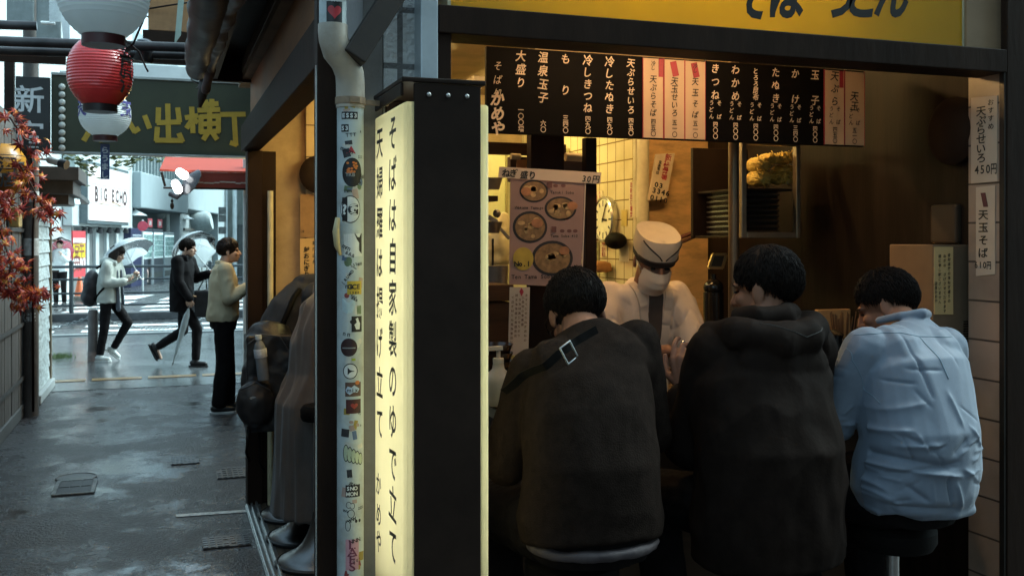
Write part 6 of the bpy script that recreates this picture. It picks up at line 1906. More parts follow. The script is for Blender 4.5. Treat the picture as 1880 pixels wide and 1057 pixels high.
# next shop's front along the alley, mostly hidden by the post
nx = thing('next_shop', 'dark front of the next shop along the right of the alley', 'shop', (1.0, 9, 0))
m = MB(); m.box((.98, 6.62, 0), (3.2, 12.0, 3.5)); m.build('wall', M_DARK, nx)
m = MB(); m.box((.955, 9.6, 0), (.978, 12.0, .8)); m.build('counter_front', M_BROWN, nx)
m = MB(); m.cyl(W(449, 700, 12.2) , W(449, 290, 12.2), .02, n=10); m.solo('white_pole', pm('white rod', (.65, .68, .68), .4), W(449, 700, 12.2), 'thin white pole at the edge of the dark far post', 'pole', smooth=40)
m = MB(); m.bar((.945, 9.6, 2.02), (.945, 11.0, 2.02), .03, .09); lp = thing('wall_lamp', 'warm strip lamp on the front of the next shop', 'lamp', (.96, 10.3, 2.0)); m.build('tube', pm('next shop glow', (.9, .8, .5), .5, emit=(1, .72, .32), es=9), lp); m = MB(); m.box((.961, 9.55, 1.96), (.979, 11.05, 2.09)); m.build('back_plate', M_STEELD, lp)
# parked scooter at the far left
def scooter():
    b = G(100, 590); b.x -= .30
    t = thing('scooter', 'silver and black motor scooter half hidden by the shutter boards', 'scooter', b)
    u = V((cyw, -syw, 0)); f = V((.35, -1, 0)).normalized()
    s = V((f.y, -f.x, 0))
    for k_, lab in ((.45, 'wheel'), (-.55, 'wheel')):
        c = b + f * k_ + Z1 * .25
        m = MB(); m.lathe(c - s * .05, [(.15, 0), (.235, 0), (.25, .03), (.25, .07), (.235, .10), (.15, .10)], 24, s); w_ = m.build('wheel', pm('tyre', (.015, .015, .016), .6), t, smooth=40)
        m = MB(); m.lathe(c - s * .03, [(.001, 0), (.15, 0), (.15, .06), (.001, .06)], 20, s); m.build('rim', M_CHROME, w_, smooth=40)
    q = fuse(MB().capsule(b + f * .45 + Z1 * .45, b + f * .28 + Z1 * .95, .12, .14).capsule(b + f * .2 + Z1 * .35, b - f * .5 + Z1 * .42, .12, .16).capsule(b - f * .1 + Z1 * .62, b - f * .6 + Z1 * .62, .11, .13).ell(b + f * .42 + Z1 * .55, f * .26, s * .17, Z1 * .22), .025, 3)
    q.build('fairing', pm('silver paint', (.50, .54, .55), .25, .5), t, smooth=True)
    m = MB(); m.capsule(b - f * .05 + Z1 * .75, b - f * .6 + Z1 * .78, .11, .11, 12, .7); m.build('saddle', M_SEAT, t, smooth=True)
    m = MB(); m.cyl(b + f * .25 + Z1 * 1.02 - s * .33, b + f * .25 + Z1 * 1.02 + s * .33, .018, n=8); m.capsule(b + f * .25 + Z1 * .9, b + f * .25 + Z1 * 1.0, .04, .06); m.build('handlebar', M_DARKM, t, smooth=40)
    m = MB(); m.ell(b + f * .46 + Z1 * .86 , f * .05, s * .09, Z1 * .08); m.build('headlight', pm('lamp glass', (.7, .75, .75), .08), t, smooth=True)
    m = MB(); m.ell(b - f * .68 + Z1 * .62 , f * .05, s * .10, Z1 * .05); m.ell(b + f * .4 + s * .15 + Z1 * .80, f * .04, s * .04, Z1 * .03); m.build('red_light', pm('lamp red', (.5, .03, .03), .15), t, smooth=True)
scooter()
# ================================================================ people
M_SKIN = pm('skin', (.235, .112, .07), .5, spec=.22, var=(14, .10), bump=(150, .05))
M_SKIN2 = pm('skin pale', (.52, .32, .23), .45, var=(14, .10), bump=(150, .05))
M_HAIR = pm('black hair', (.012, .008, .0065), .65, var=(60, .4), spec=.15)
M_HAIRB = pm('brown hair', (.026, .016, .012), .5, var=(60, .4), spec=.35)
M_EYE = pm('dark eye', (.012, .010, .009), .1)
M_LIP = pm('lip', (.30, .11, .09), .4)
def base_joints(H=1.70):
    k = H / 1.70
    J = dict(pelvis=(0, 0, .92), waist=(0, .005, 1.08), chest=(0, .01, 1.27), neck=(0, -.005, 1.44), head=(0, .02, 1.575),
             shL=(-.18, 0, 1.395), shR=(.18, 0, 1.395), elL=(-.225, -.02, 1.12), elR=(.225, -.02, 1.12), wrL=(-.235, .05, .88), wrR=(.235, .05, .88),
             hpL=(-.09, 0, .90), hpR=(.09, 0, .90), knL=(-.10, .02, .49), knR=(.10, .02, .49), anL=(-.10, -.02, .085), anR=(.10, -.02, .085))
    return {a: V(b) * k for a, b in J.items()}
class Fig:
    def __init__(s, name, label, loc, fwd, J, H=1.70, group=None, vox=.006):
        s.loc = V(loc)
        s.f = V((fwd[0], fwd[1], 0)).normalized()
        s.r = V((s.f.y, -s.f.x, 0))
        s.k = H / 1.70
        s.vox = vox
        b = base_joints(H)
        for a, c in J.items():
            b[a] = V(c)
        s.J = {a: s.w(c) for a, c in b.items()}
        s.root = thing(name, label, 'person', s.loc, group)
    def w(s, p):
        p = V(p)
        return s.loc + s.r * p.x + s.f * p.y + Z1 * p.z
    def d(s, p):
        p = V(p)
        return s.r * p.x + s.f * p.y + Z1 * p.z
    def headframe(s, look, tilt=(0, 0, 1)):
        s.hf = s.d(look).normalized()
        up = s.d(tilt)
        s.hr = s.hf.cross(up).normalized()
        s.hu = s.hr.cross(s.hf).normalized()
    def hp(s, x, y, z):
        return s.J['head'] + (s.hr * x + s.hf * y + s.hu * z) * s.k
    def head(s, mb, jaw=1.0):
        k = s.k
        r, f, u = s.hr * k, s.hf * k, s.hu * k
        mb.ell(s.hp(0, -.012, .030), r * .073, f * .092, u * .083, 20, 14)
        mb.ell(s.hp(0, .022, -.035), r * .060 * jaw, f * .064, u * .074, 18, 12)
        mb.ell(s.hp(0, .050, -.082), r * .034 * jaw, f * .034, u * .026)
        mb.ell(s.hp(0, .060, -.055), r * .034, f * .030, u * .030)
        mb.ell(s.hp(0, .072, .020), r * .050, f * .018, u * .014)
        mb.capsule(s.hp(0, .084, .010), s.hp(0, .104, -.030), .008 * k, .013 * k, 10)
        for sx in (-1, 1):
            mb.ell(s.hp(.034 * sx, .060, -.022), r * .024, f * .022, u * .022)
            mb.ell(s.hp(.010 * sx, .092, -.033), r * .008, f * .010, u * .008)
            mb.ell(s.hp(.076 * sx, -.012, -.012), (r * .55 * sx - f * .5).normalized() * .007 * k, (f * .95 + r * .3 * sx).normalized() * .018 * k, u * .031, 12, 8)
            mb.ell(s.hp(.072 * sx, -.006, -.032), r * .006, f * .009, u * .012)
        mb.ell(s.hp(0, .088, -.056), r * .021, f * .010, u * .0055)
        mb.ell(s.hp(0, .086, -.066), r * .018, f * .010, u * .006)
    def face(s):
        r, f, u = s.hr * s.k, s.hf * s.k, s.hu * s.k
        m = MB()
        for sx in (-1, 1):
            m.ell(s.hp(.031 * sx, .0765, .000), r * .013, f * .006, u * .0048, 12, 8)
        m.build('eyes', M_EYE, s.root, True)
        m = MB()
        for sx in (-1, 1):
            m.tube([s.hp(.014 * sx, .087, .020), s.hp(.030 * sx, .086, .024), s.hp(.048 * sx, .074, .019)], [.003, .0035, .002], 6)
        m.build('eyebrows', M_HAIR, s.root, True)
        m = MB()
        m.ell(s.hp(0, .0945, -.0605), r * .021, f * .004, u * .0045, 14, 6)
        m.build('lips', M_LIP, s.root, True)
    def hand(s, mb, wr, d, pn, side, curl=.5, spread=.16, thumb=.6, k=1.0):
        """wr wrist, d hand direction, pn palm normal, side = +1 right hand / -1 left hand (world vectors)"""
        d = V(d).normalized()
        pn = V(pn)
        pn = (pn - d * pn.dot(d)).normalized()
        t = pn.cross(d) * side          # towards the thumb
        k = k * s.k
        L = (.085, .088, .083, .076)
        offs = (.030, .010, -.010, -.029)
        for i in range(4):
            kn = wr + d * L[i] * k + t * offs[i] * k
            mb.capsule(wr + d * .010 * k + t * offs[i] * .55 * k, kn, .0155 * k, .0115 * k, 10, .9)
            dd = (d + t * spread * (1.5 - i) * .35).normalized()
            c = curl[i] if isinstance(curl, (list, tuple)) else curl * (1 + .12 * i)
            p, ang = kn, 0
            seg = [(.044, .030, .021), (.049, .033, .022), (.045, .030, .021), (.036, .024, .019)][i]
            for j, sl_ in enumerate(seg):
                ang += c * (.9 if j == 0 else 1.05)
                v = dd * math.cos(ang) + pn * math.sin(ang)
                q = p + v * sl_ * k
                mb.capsule(p, q, (.0092 - .0008 * j) * k, (.0086 - .001 * j) * k, 8)
                p = q
        b0 = wr + d * .022 * k + t * .022 * k
        v1 = (d * .55 + t * .8 + pn * (.25 + .3 * thumb)).normalized()
        b1_ = b0 + v1 * .042 * k
        v2 = (d * .85 + t * (.45 - .35 * thumb) + pn * (.2 + .5 * thumb)).normalized()
        b2_ = b1_ + v2 * .034 * k
        v3 = (d * .95 + t * (.15 - .35 * thumb) + pn * (.15 + .6 * thumb)).normalized()
        mb.capsule(b0, b1_, .0145 * k, .0115 * k, 10)
        mb.capsule(b1_, b2_, .011 * k, .0098 * k, 10)
        mb.capsule(b2_, b2_ + v3 * .026 * k, .0098 * k, .008 * k, 10)
    def body(s, mat, handL=None, handR=None, vox=None, torso=.80, head=True, feet=True):
        J, k = s.J, s.k
        mb = MB()
        if head: s.head(mb)
        mb.capsule(J['neck'] - (J['head'] - J['neck']).normalized() * .03, J['head'] + s.hu * -.03 * k - s.hf * .015 * k, .056 * k, .052 * k, 16)
        x = s.r
        def ax(a, b): return (J[b] - J[a]).normalized()
        secs = []
        for a, nx, hw, hd in (('pelvis', 'waist', .155, .105), ('waist', 'chest', .135, .095), ('chest', 'neck', .165, .105)):
            fr = x.cross(ax(a, nx)) * -1
            secs.append((J[a], x, fr, hw * torso * k, hd * torso * k))
        sh = (J['shL'] + J['shR']) / 2
        xr = (J['shR'] - J['shL']).normalized()
        secs.append((sh, xr, xr.cross(Z1) * -1, (J['shR'] - J['shL']).length / 2 * .86, .075 * k * torso / .8))
        secs.append((J['neck'], xr, xr.cross(Z1) * -1, .062 * k, .058 * k))
        p0 = J['pelvis'] - ax('pelvis', 'waist') * .09 * k
        secs.insert(0, (p0, x, x.cross(ax('pelvis', 'waist')) * -1, .13 * k * torso, .09 * k * torso))
        mb.loft(secs, 20, 2.2)
        for S_ in 'LR':
            mb.capsule(J['sh' + S_], J['el' + S_], .046 * k, .036 * k, 12)
            mb.capsule(J['el' + S_], J['wr' + S_], .037 * k, .025 * k, 12)
            mb.capsule(J['hp' + S_], J['kn' + S_], .074 * k, .048 * k, 12)
            mb.capsule(J['kn' + S_], J['an' + S_], .047 * k, .033 * k, 12)
            if feet:
                fd = s.toe(S_)
                mb.capsule(J['an' + S_] - Z1 * .035 * k - fd * .03, J['an' + S_] - Z1 * .055 * k + fd * .10 * k, .032 * k, .024 * k, 12, .9)
        for S_, h in (('L', handL), ('R', handR)):
            h = h or {}
            arm = (J['wr' + S_] - J['el' + S_]).normalized()
            d_ = s.d(h['d']) if 'd' in h else arm
            pn = s.d(h['pn']) if 'pn' in h else s.r * (1 if S_ == 'L' else -1)
            s.hand(mb, J['wr' + S_], d_, pn, (1 if S_ == 'R' else -1), h.get('curl', .45), h.get('spread', .16), h.get('thumb', .5), h.get('k', 1.0))
        q = fuse(mb, vox or s.vox, 2, .4)
        return q.build('body', mat, s.root, True)
    toes = {}
    def toe(s, S_):
        t = s.toes.get(S_)
        return s.d(t).normalized() if t else s.f
    def jacket(s, name, mat, torso, sl=(.066, .056, .046), hem=None, vox=None, it=5, wr=(.006, 10, (1, 1, 1)), cuff=1.0, short=None, extra=None, sleeves='LR', e=2.3, seed=0., mask=None, blend=.085):
        """torso: rows (joint or local point, half width, half depth, [forward shift])"""
        J, k = s.J, s.k
        mb = MB()
        secs = []
        pts = []
        for row in torso:
            p = J[row[0]] if isinstance(row[0], str) else s.w(row[0])
            pts.append(p + (s.f * row[3] if len(row) > 3 else V((0, 0, 0))))
        for i, row in enumerate(torso):
            a = (pts[min(i + 1, len(pts) - 1)] - pts[max(i - 1, 0)]).normalized()
            xr = s.r
            if row[0] in ('neck', 'shm') or (i >= len(torso) - 2):
                xr = (J['shR'] - J['shL']).normalized()
            fr = (a.cross(xr)).normalized()
            secs.append((pts[i], xr, fr, row[1], row[2]))
        mb.loft(secs, 28, e)
        for S_ in sleeves:
            mb.capsule(J['neck'] - Z1 * .055 * k, J['sh' + S_] - Z1 * .012, .058 * k, sl[0] * .98, 14)
            mb.capsule(J['chest'].lerp(J['sh' + S_], .45) + Z1 * .01, J['sh' + S_].lerp(J['el' + S_], .25), blend * k, sl[0] * .95, 14)
            end = J['wr' + S_]
            a, b = J['sh' + S_], J['el' + S_]
            if short:
                b = a.lerp(b, short)
                mb.capsule(a, b, sl[0], sl[1], 14)
            else:
                mb.capsule(a, b, sl[0], sl[1], 14)
                mb.capsule(b, b.lerp(end, cuff), sl[1], sl[2], 14)
        if extra: extra(mb)
        q = fuse(mb, vox or s.vox, it, .5)
        if wr: wrinkle(q, wr[0], wr[1], wr[2], seed, mask=mask)
        s.last = q
        return q.build(name, mat, s.root, True)
    def trousers(s, mat, hip=(.165, .125), leg=(.092, .070, .058), vox=None, wr=(.006, 11, (1, 1, 1)), name='trousers', ankle=.95):
        J = s.J
        mb = MB()
        a = (J['waist'] - J['pelvis']).normalized()
        fr = a.cross(s.r).normalized()
        mb.loft([(J['pelvis'] - a * .10, s.r, fr, hip[0] * .9, hip[1] * .9), (J['pelvis'], s.r, fr, hip[0], hip[1]), (J['pelvis'].lerp(J['waist'], .7), s.r, fr, hip[0] * .92, hip[1] * .92)], 24, 2.3)
        for S_ in 'LR':
            mb.capsule(J['hp' + S_], J['kn' + S_], leg[0], leg[1], 14)
            mb.capsule(J['kn' + S_], J['kn' + S_].lerp(J['an' + S_], ankle), leg[1], leg[2], 14)
        q = fuse(mb, vox or s.vox, 4, .5)
        wrinkle(q, wr[0], wr[1], wr[2], 5.)
        return q.build(name, mat, s.root, True)
    def shoes(s, mat, sole, hi=0.):
        J, k = s.J, s.k
        for S_ in 'LR':
            fd = s.toe(S_)
            an = J['an' + S_]
            side = fd.cross(Z1).normalized()
            up = side.cross(fd).normalized()
            mb = MB()
            mb.capsule(an - up * .035 * k - fd * .035 * k, an - up * .048 * k + fd * .125 * k, .046 * k, .034 * k, 14, .85)
            mb.capsule(an - up * .03, an + up * (.02 + hi), .046 * k, .044 * k, 12)
            q = fuse(mb, .008, 3)
            sh = q.build('shoe', mat, s.root, True)
            m = MB()
            pr = [(-.085, .030), (-.05, .043), (.03, .044), (.09, .048), (.135, .040), (.165, .018)]
            o = [an - up * .088 * k + fd * a * k + side * b * k for a, b in pr] + [an - up * .088 * k + fd * a * k - side * b * k for a, b in pr[::-1]]
            m.poly(o, up, .024 * k)
            m.build('sole', sole, sh, bevel=.004)
    def hair(s, mat, front=.42, side=-.10, back=-.62, grow=1.10, strands=1100, length=.04, seed=1, thick=.0022, top=0., long=None):
        """a cap over the scalp inside the hairline, then many fine locks"""
        rs = random.Random(seed)
        k = s.k
        c = (0, -.012, .030)
        rx, ry, rz = .075 * grow, .095 * grow, .086 * grow + top
        def line(y): return side + (front - side) * max(0, y) ** 1.6 + (back - side) * max(0, -y) ** 1.2
        mb = MB()
        N, M = 44, 30
        rows = []
        for j in range(M + 1):
            th = math.pi * (.004 + .992 * j / M)
            row = []
            for i in range(N):
                ph = 2 * math.pi * i / N
                x, y, z = math.sin(th) * math.cos(ph), math.sin(th) * math.sin(ph), math.cos(th)
                h = line(y) + .08 * noise.noise(V((x * 6, y * 6, seed)))
                inside = max(0, min(1, (z - h) / .10 + .5))
                n_ = 1 + .018 * noise.noise(V((x * 7, y * 7, z * 7 + seed)))
                tp_ = max(0, min(1, (z - h) / .45)) ** .7
                g = (.86 + ((1.03 + (grow - 1.03) * tp_) / grow - .86) * inside) * (n_ if inside > .4 else 1)
                row.append(s.hp(c[0] + x * rx * g, c[1] + y * ry * g, c[2] + z * rz * g))
            rows.append(row)
        mb.rings(rows)
        cap = mb
        for i in range(strands):
            while True:
                x, y, z = rs.gauss(0, 1), rs.gauss(0, 1), rs.gauss(0, 1)
                L = math.sqrt(x * x + y * y + z * z) or 1
                x, y, z = x / L, y / L, z / L
                if z > line(y) + .02: break
            n_ = (s.hr * x + s.hf * y + s.hu * z).normalized()
            g_ = (1.02 + (grow - 1.02) * max(0, min(1, (z - line(y)) / .45)) ** .7) / grow * .99
            p = s.hp(c[0] + x * rx * g_, c[1] + y * ry * g_, c[2] + z * rz * g_)
            whorl = s.hu * -1 + (s.hf * .35 if y > 0 else s.hf * -.15) + (s.hr * x * .35)
            tdir = (whorl - n_ * whorl.dot(n_))
            if tdir.length < .05: tdir = s.hf
            tdir = (tdir.normalized() + s.hr * rs.gauss(0, .22) + s.hf * rs.gauss(0, .2))
            tdir = (tdir - n_ * tdir.dot(n_)).normalized()
            Ln = length * rs.uniform(.5, 1.25)
            lift = rs.uniform(.001, .007)
            q1 = p + tdir * Ln * .5 + n_ * (lift - .25 * Ln * Ln / .09)
            q2 = p + tdir * Ln + n_ * (lift * 1.1 - Ln * Ln / .10)
            sd = n_.cross(tdir).normalized()
            w_ = thick * rs.uniform(.7, 1.6)
            o = len(cap.v)
            cap.v += [p - sd * w_, p + sd * w_, p + n_ * w_ * 1.3, q1 - sd * w_, q1 + sd * w_, q1 + n_ * w_ * 1.3, q2]
            cap.f += [(o, o + 3, o + 5, o + 2), (o + 1, o + 2, o + 5, o + 4), (o, o + 1, o + 4, o + 3), (o + 3, o + 6, o + 5), (o + 4, o + 5, o + 6), (o + 3, o + 4, o + 6)]
        if long: long(cap)
        return cap.build('hair', mat, s.root, True)
def seam(parent, q, pts, dirv, r, mat, name='seam', sub=14):
    """a fine cord laid on a skin: pts are projected along dirv"""
    bvh = BVHTree.FromPolygons([tuple(v) for v in q.v], q.f)
    dirv = V(dirv).normalized()
    out = []
    for i in range(len(pts) - 1):
        a, b = V(pts[i]), V(pts[i + 1])
        for j in range(sub + (1 if i == len(pts) - 2 else 0)):
            p = a.lerp(b, j / sub)
            h = bvh.ray_cast(p - dirv * .6, dirv)
            if h[0] is not None: out.append(h[0] - dirv * r * .3)
    if len(out) > 2:
        m = MB(); m.tube(out, r, 6)
        return m.build(name, mat, parent, True)
def band(parent, q, pts, dirv, width, th, mat, name, sub=16, widev=None):
    """a strap laid on a skin along projected points"""
    bvh = BVHTree.FromPolygons([tuple(v) for v in q.v], q.f)
    dirv = V(dirv).normalized()
    out = []
    for i in range(len(pts) - 1):
        a, b = V(pts[i]), V(pts[i + 1])
        for j in range(sub + (1 if i == len(pts) - 2 else 0)):
            p = a.lerp(b, j / sub)
            h = bvh.ray_cast(p - dirv * .6, dirv)
            if h[0] is not None: out.append(h[0] - dirv * th * .5)
    rs_ = []
    for i, p in enumerate(out):
        d = (out[min(i + 1, len(out) - 1)] - out[max(i - 1, 0)]).normalized()
        sd = d.cross(dirv).normalized()
        rs_.append([p - sd * width / 2 + dirv * th, p + sd * width / 2 + dirv * th, p + sd * width / 2 - dirv * th, p - sd * width / 2 - dirv * th])
    m = MB(); m.rings(rs_)
    return m.build(name, mat, parent), out

# ---------------------------------------------------------------- the three customers at the front counter
M_BLACKT = pm('charcoal knit', (.0175, .0118, .0092), .9, var=(40, .25), bump=(260, .25), spec=.05)
M_DENIM = pm('dark denim', (.008, .0065, .0065), .85, spec=.08, var=(20, .3), bump=(200, .2))
g1 = Fig('person', 'customer from behind in a charcoal sweater with a crossbody strap and glasses', (1.07, 2.46, 0), (.06, 1), dict(
    pelvis=(0, -.02, .92), waist=(0, -.035, 1.06), chest=(0, .03, 1.25), neck=(.030, .13, 1.395), head=(.045, .215, 1.432),
    shL=(-.128, .09, 1.285), shR=(.185, .10, 1.36), elL=(-.190, .14, 1.035), elR=(.235, .12, 1.10), wrL=(-.03, .43, 1.20), wrR=(.19, .40, 1.315),
    hpL=(-.09, 0, .88), hpR=(.09, 0, .88), knL=(-.16, .40, .84), knR=(.16, .40, .84), anL=(-.13, .30, .40), anR=(.13, .30, .40)), 1.72, 'customers at the front counter', .0055)
g1.headframe((.05, .82, -.57), (0, .5, .85))
g1.body(M_SKIN, dict(curl=.75, pn=(1, 0, .1)), dict(d=(.12, .35, .6), pn=(-.8, .4, .1), curl=[.35, .5, .8, .9], thumb=.8))
g1.face()
g1.hair(M_HAIR, .40, -.12, -.74, 1.15, 3600, .042, 3, .0010, .006)
g1.jacket('sweater', M_BLACKT, [((0, -.03, .86), .185, .145), ('pelvis', .195, .15), ('waist', .178, .142), ((0, .0, 1.17), .180, .14), ((.012, .035, 1.245), .176, .134), ((.03, .085, 1.325), .145, .108), ((.03, .125, 1.395), .080, .072)], (.068, .062, .046), wr=(.007, 8, (1, 1, .7)), it=16, blend=.112)
sw1 = g1.last
m = MB(); mm = fuse(MB().loft([(g1.w((0, -.03, .842)), g1.r, g1.f, .172, .142), (g1.w((0, -.03, .865)), g1.r, g1.f, .178, .146)], 28, 2.3).capsule(g1.w((.155, -.06, .845)), g1.w((.168, -.02, .90)), .02, .014), .007, 3); wrinkle(mm, .006, 12, (1, 1, 1.5)); mm.build('undershirt', pm('pale mauve shirt', (.062, .048, .050), .75, var=(12, .15)), g1.root, True)
g1.trousers(M_DENIM, (.172, .14), (.095, .08, .065))
g1.shoes(M_SEAT, M_DARKM)
dv = V((0, 1, 0))
st, out = band(g1.root, sw1, [W(1118, 614, 2.4), W(1060, 655, 2.35), W(1012, 715, 2.3), W(965, 785, 2.3), W(930, 860, 2.3)], dv, .040, .0022, pm('black webbing', (.005, .0045, .004), .75, spec=.1), 'shoulder_strap')
bc = out[16 * 1 - 1]
sd_ = (out[18] - out[12]).normalized(); wd_ = sd_.cross(dv).normalized()
m = MB()
hw, hh = .026, .018
cnr = [bc - dv * .020 + sd_ * a * .019 + wd_ * b * .024 for a, b in ((-1, -1), (1, -1), (1, 1), (-1, 1))]
for i in range(4): m.capsule(cnr[i], cnr[(i + 1) % 4], .0026, .0026, 8)
m.capsule(bc - dv * .008 + wd_ * .026 - sd_ * .0, bc - dv * .008 + wd_ * .030 + sd_ * .004, .004, .004)
m.build('buckle', pm('bright buckle', (.40, .41, .42), .35, .9), g1.root, True)
m = MB(); m.tube([g1.hp(.078, -.01, .005), g1.hp(.080, .05, .004), g1.hp(.062, .098, .0)], .0022, 6); m.tube([g1.hp(-.078, -.01, .005), g1.hp(-.080, .05, .004), g1.hp(-.062, .098, .0)], .0022, 6)
for sx in (-1, 1): m.tube([g1.hp(sx * .033 + .024 * math.cos(a_ * .5236), .100, -.004 + .018 * math.sin(a_ * .5236)) for a_ in range(13)], .0018, 6)
m.build('glasses', M_DARKM, g1.root, True)
m = MB(); hnd = g1.J['wrR'] + g1.d((.12, .35, .6)).normalized() * .09
m.cyl(hnd + V((-.01, .0, -.02)), hnd + V((.03, .05, .14)) * -.6 + V((-.06, .09, .02)), .0035, .002, 6); m.cyl(hnd + V((.0, .005, -.01)), hnd + V((-.07, .10, -.075)), .0035, .002, 6)
m.solo('chopsticks', pm('pale chopsticks', (.5, .33, .18), .45), hnd, 'pale wooden chopsticks in the right hand of the strapped customer', 'chopsticks')

M_JKT = pm('black padded shell', (.0140, .0092, .0072), .75, spec=.05, var=(14, .25), bump=(60, .12))
g2 = Fig('person', 'customer from behind in a black hooded padded jacket, head turned left', (1.625, 2.47, 0), (.0, 1), dict(
    pelvis=(0, -.02, .92), waist=(0, -.03, 1.06), chest=(.005, .02, 1.24), neck=(.035, .07, 1.39), head=(.085, .12, 1.500),
    shL=(-.125, .05, 1.325), shR=(.19, .06, 1.335), elL=(-.150, .165, 1.045), elR=(.245, .16, 1.10), wrL=(-.128, .235, 1.195), wrR=(.10, .42, 1.17),
    hpL=(-.09, 0, .88), hpR=(.09, 0, .88), knL=(-.15, .40, .84), knR=(.16, .40, .84), anL=(-.13, .30, .40), anR=(.13, .30, .40)), 1.76, 'customers at the front counter', .0055)
g2.headframe((-.50, .84, -.12), (-.05, .1, 1))
g2.body(M_SKIN, dict(d=(.05, .18, .95), pn=(.75, .55, -.1), curl=[.45, .75, .85, .9], thumb=.25, k=1.05), dict(curl=.8), vox=.0045)
g2.face()
g2.hair(M_HAIR, .38, -.12, -.72, 1.10, 3600, .045, 8, .0010, .005)
def hood(mb):
    mb.tube([g2.w((-.135, .10, 1.385)), g2.w((-.105, -.035, 1.385)), g2.w((-.01, -.085, 1.365)), g2.w((.09, -.075, 1.37)), g2.w((.165, .0, 1.39)), g2.w((.175, .12, 1.40))], [.030, .046, .052, .052, .046, .03], 14)
    mb.ell(g2.w((.02, -.065, 1.30)), g2.r * .15, g2.f * .055, Z1 * .085)
    mb.tube([g2.w((-.06, .06, 1.415)), g2.w((-.02, .0, 1.425)), g2.w((.06, -.01, 1.43)), g2.w((.115, .05, 1.435))], .035, 12)
    for z in (.86, .98, 1.10, 1.21): pass
q_ = g2.jacket('padded_jacket', M_JKT, [((0, -.02, .745), .215, .165), ((0, -.02, .84), .222, .17), ('waist', .215, .165), ((0, .0, 1.16), .212, .155), ('chest', .210, .145), ((.01, .055, 1.335), .175, .110), ((.03, .07, 1.40), .095, .085)], (.082, .072, .054), wr=(.012, 7, (1.2, 1, .8)), it=14, extra=hood, cuff=.80, seed=3., blend=.112)
jk = g2.last
ol = pm('faded seam', (.032, .030, .028), .8)
for pts in ([W(1390, 592, 2.4), W(1410, 596, 2.4), W(1435, 605, 2.4), W(1458, 615, 2.4), W(1480, 607, 2.4), W(1500, 600, 2.4)],):
    seam(g2.root, jk, pts, (0, 1, 0), .0011, ol)
g2.trousers(M_DENIM, (.165, .135), (.095, .08, .065))
g2.shoes(M_SEAT, M_DARKM)
wr_ = g2.J['wrL'] - (g2.J['wrL'] - g2.J['elL']).normalized() * .012
m = MB(); dA = (g2.J['wrL'] - g2.J['elL']).normalized(); a_, b_, _ = frame_of(dA)
m.tube([wr_ + (a_ * math.cos(t * .5236) + b_ * math.sin(t * .5236)) * .034 for t in range(13)], .007, 8); m.build('bracelet', pm('black beads', (.012, .011, .011), .2), g2.root, True)
m = MB(); m.ell(wr_ + V((.03, -.018, .004)), X1 * .007, Y1 * .007, Z1 * .010); m.build('bead', pm('silver bead', (.7, .66, .58), .2, .9), g2.root, True)

M_SHIRT = pm('pale blue oxford', (.165, .20, .255), .62, var=(30, .06), bump=(420, .10), sheen=.15)
g3 = Fig('person', 'customer from behind in a creased pale blue shirt leaning left over the counter', (2.125, 2.46, 0), (-.05, 1), dict(
    pelvis=(-.01, -.02, .93), waist=(.0, -.045, 1.07), chest=(.03, .02, 1.24), neck=(.095, .115, 1.372), head=(.125, .225, 1.430),
    shL=(-.12, .045, 1.318), shR=(.200, .055, 1.308), elL=(-.195, .11, 1.08), elR=(.27, .16, 1.10), wrL=(-.06, .40, 1.17), wrR=(.14, .44, 1.17),
    hpL=(-.09, 0, .88), hpR=(.09, 0, .88), knL=(-.16, .40, .84), knR=(.15, .40, .84), anL=(-.13, .30, .40), anR=(.13, .30, .40)), 1.68, 'customers at the front counter', .005)
g3.headframe((-.52, .74, -.40), (-.15, .35, .9))
g3.body(M_SKIN, dict(curl=.8), dict(curl=.8))
g3.face()
g3.hair(M_HAIR, .40, -.08, -.70, 1.09, 3400, .034, 12, .0010, .004)
def shirtextra(mb):
    mb.tube([g3.w((.02, .155, 1.392)), g3.w((.045, .075, 1.415)), g3.w((.10, .045, 1.423)), g3.w((.155, .08, 1.415)), g3.w((.175, .16, 1.392))], [.010, .014, .015, .014, .010], 12)
    mb.tube([g3.w((-.17, -.02, .875)), g3.w((-.08, -.135, .862)), g3.w((.02, -.155, .858)), g3.w((.11, -.13, .858)), g3.w((.155, -.03, .87))], .016, 10)
def creases(q, cr, sgn):
    """sharp folds: cr = (x0, z0, x1, z1, width, depth); sgn: which way the cloth faces along Y"""
    cr = [(V((a, b, 0)), V((c, d, 0)), wd, am) for a, b, c, d, wd, am in cr]
    for i, p in enumerate(q.v):
        if q.n[i].y * sgn < 0: continue
        d_ = 0
        for a, b, wd, am in cr:
            ab = b - a
            pp = V((p.x, p.z, 0)) - a
            t = max(0, min(1, pp.dot(ab) / ab.length_squared))
            dist = (pp - ab * t).length
            if dist < wd * 3:
                d_ += am * math.exp(-(dist / (wd * .62)) ** 1.25) * min(1, 4 * min(t, 1 - t) + .35)
        q.v[i] = p + q.n[i] * d_
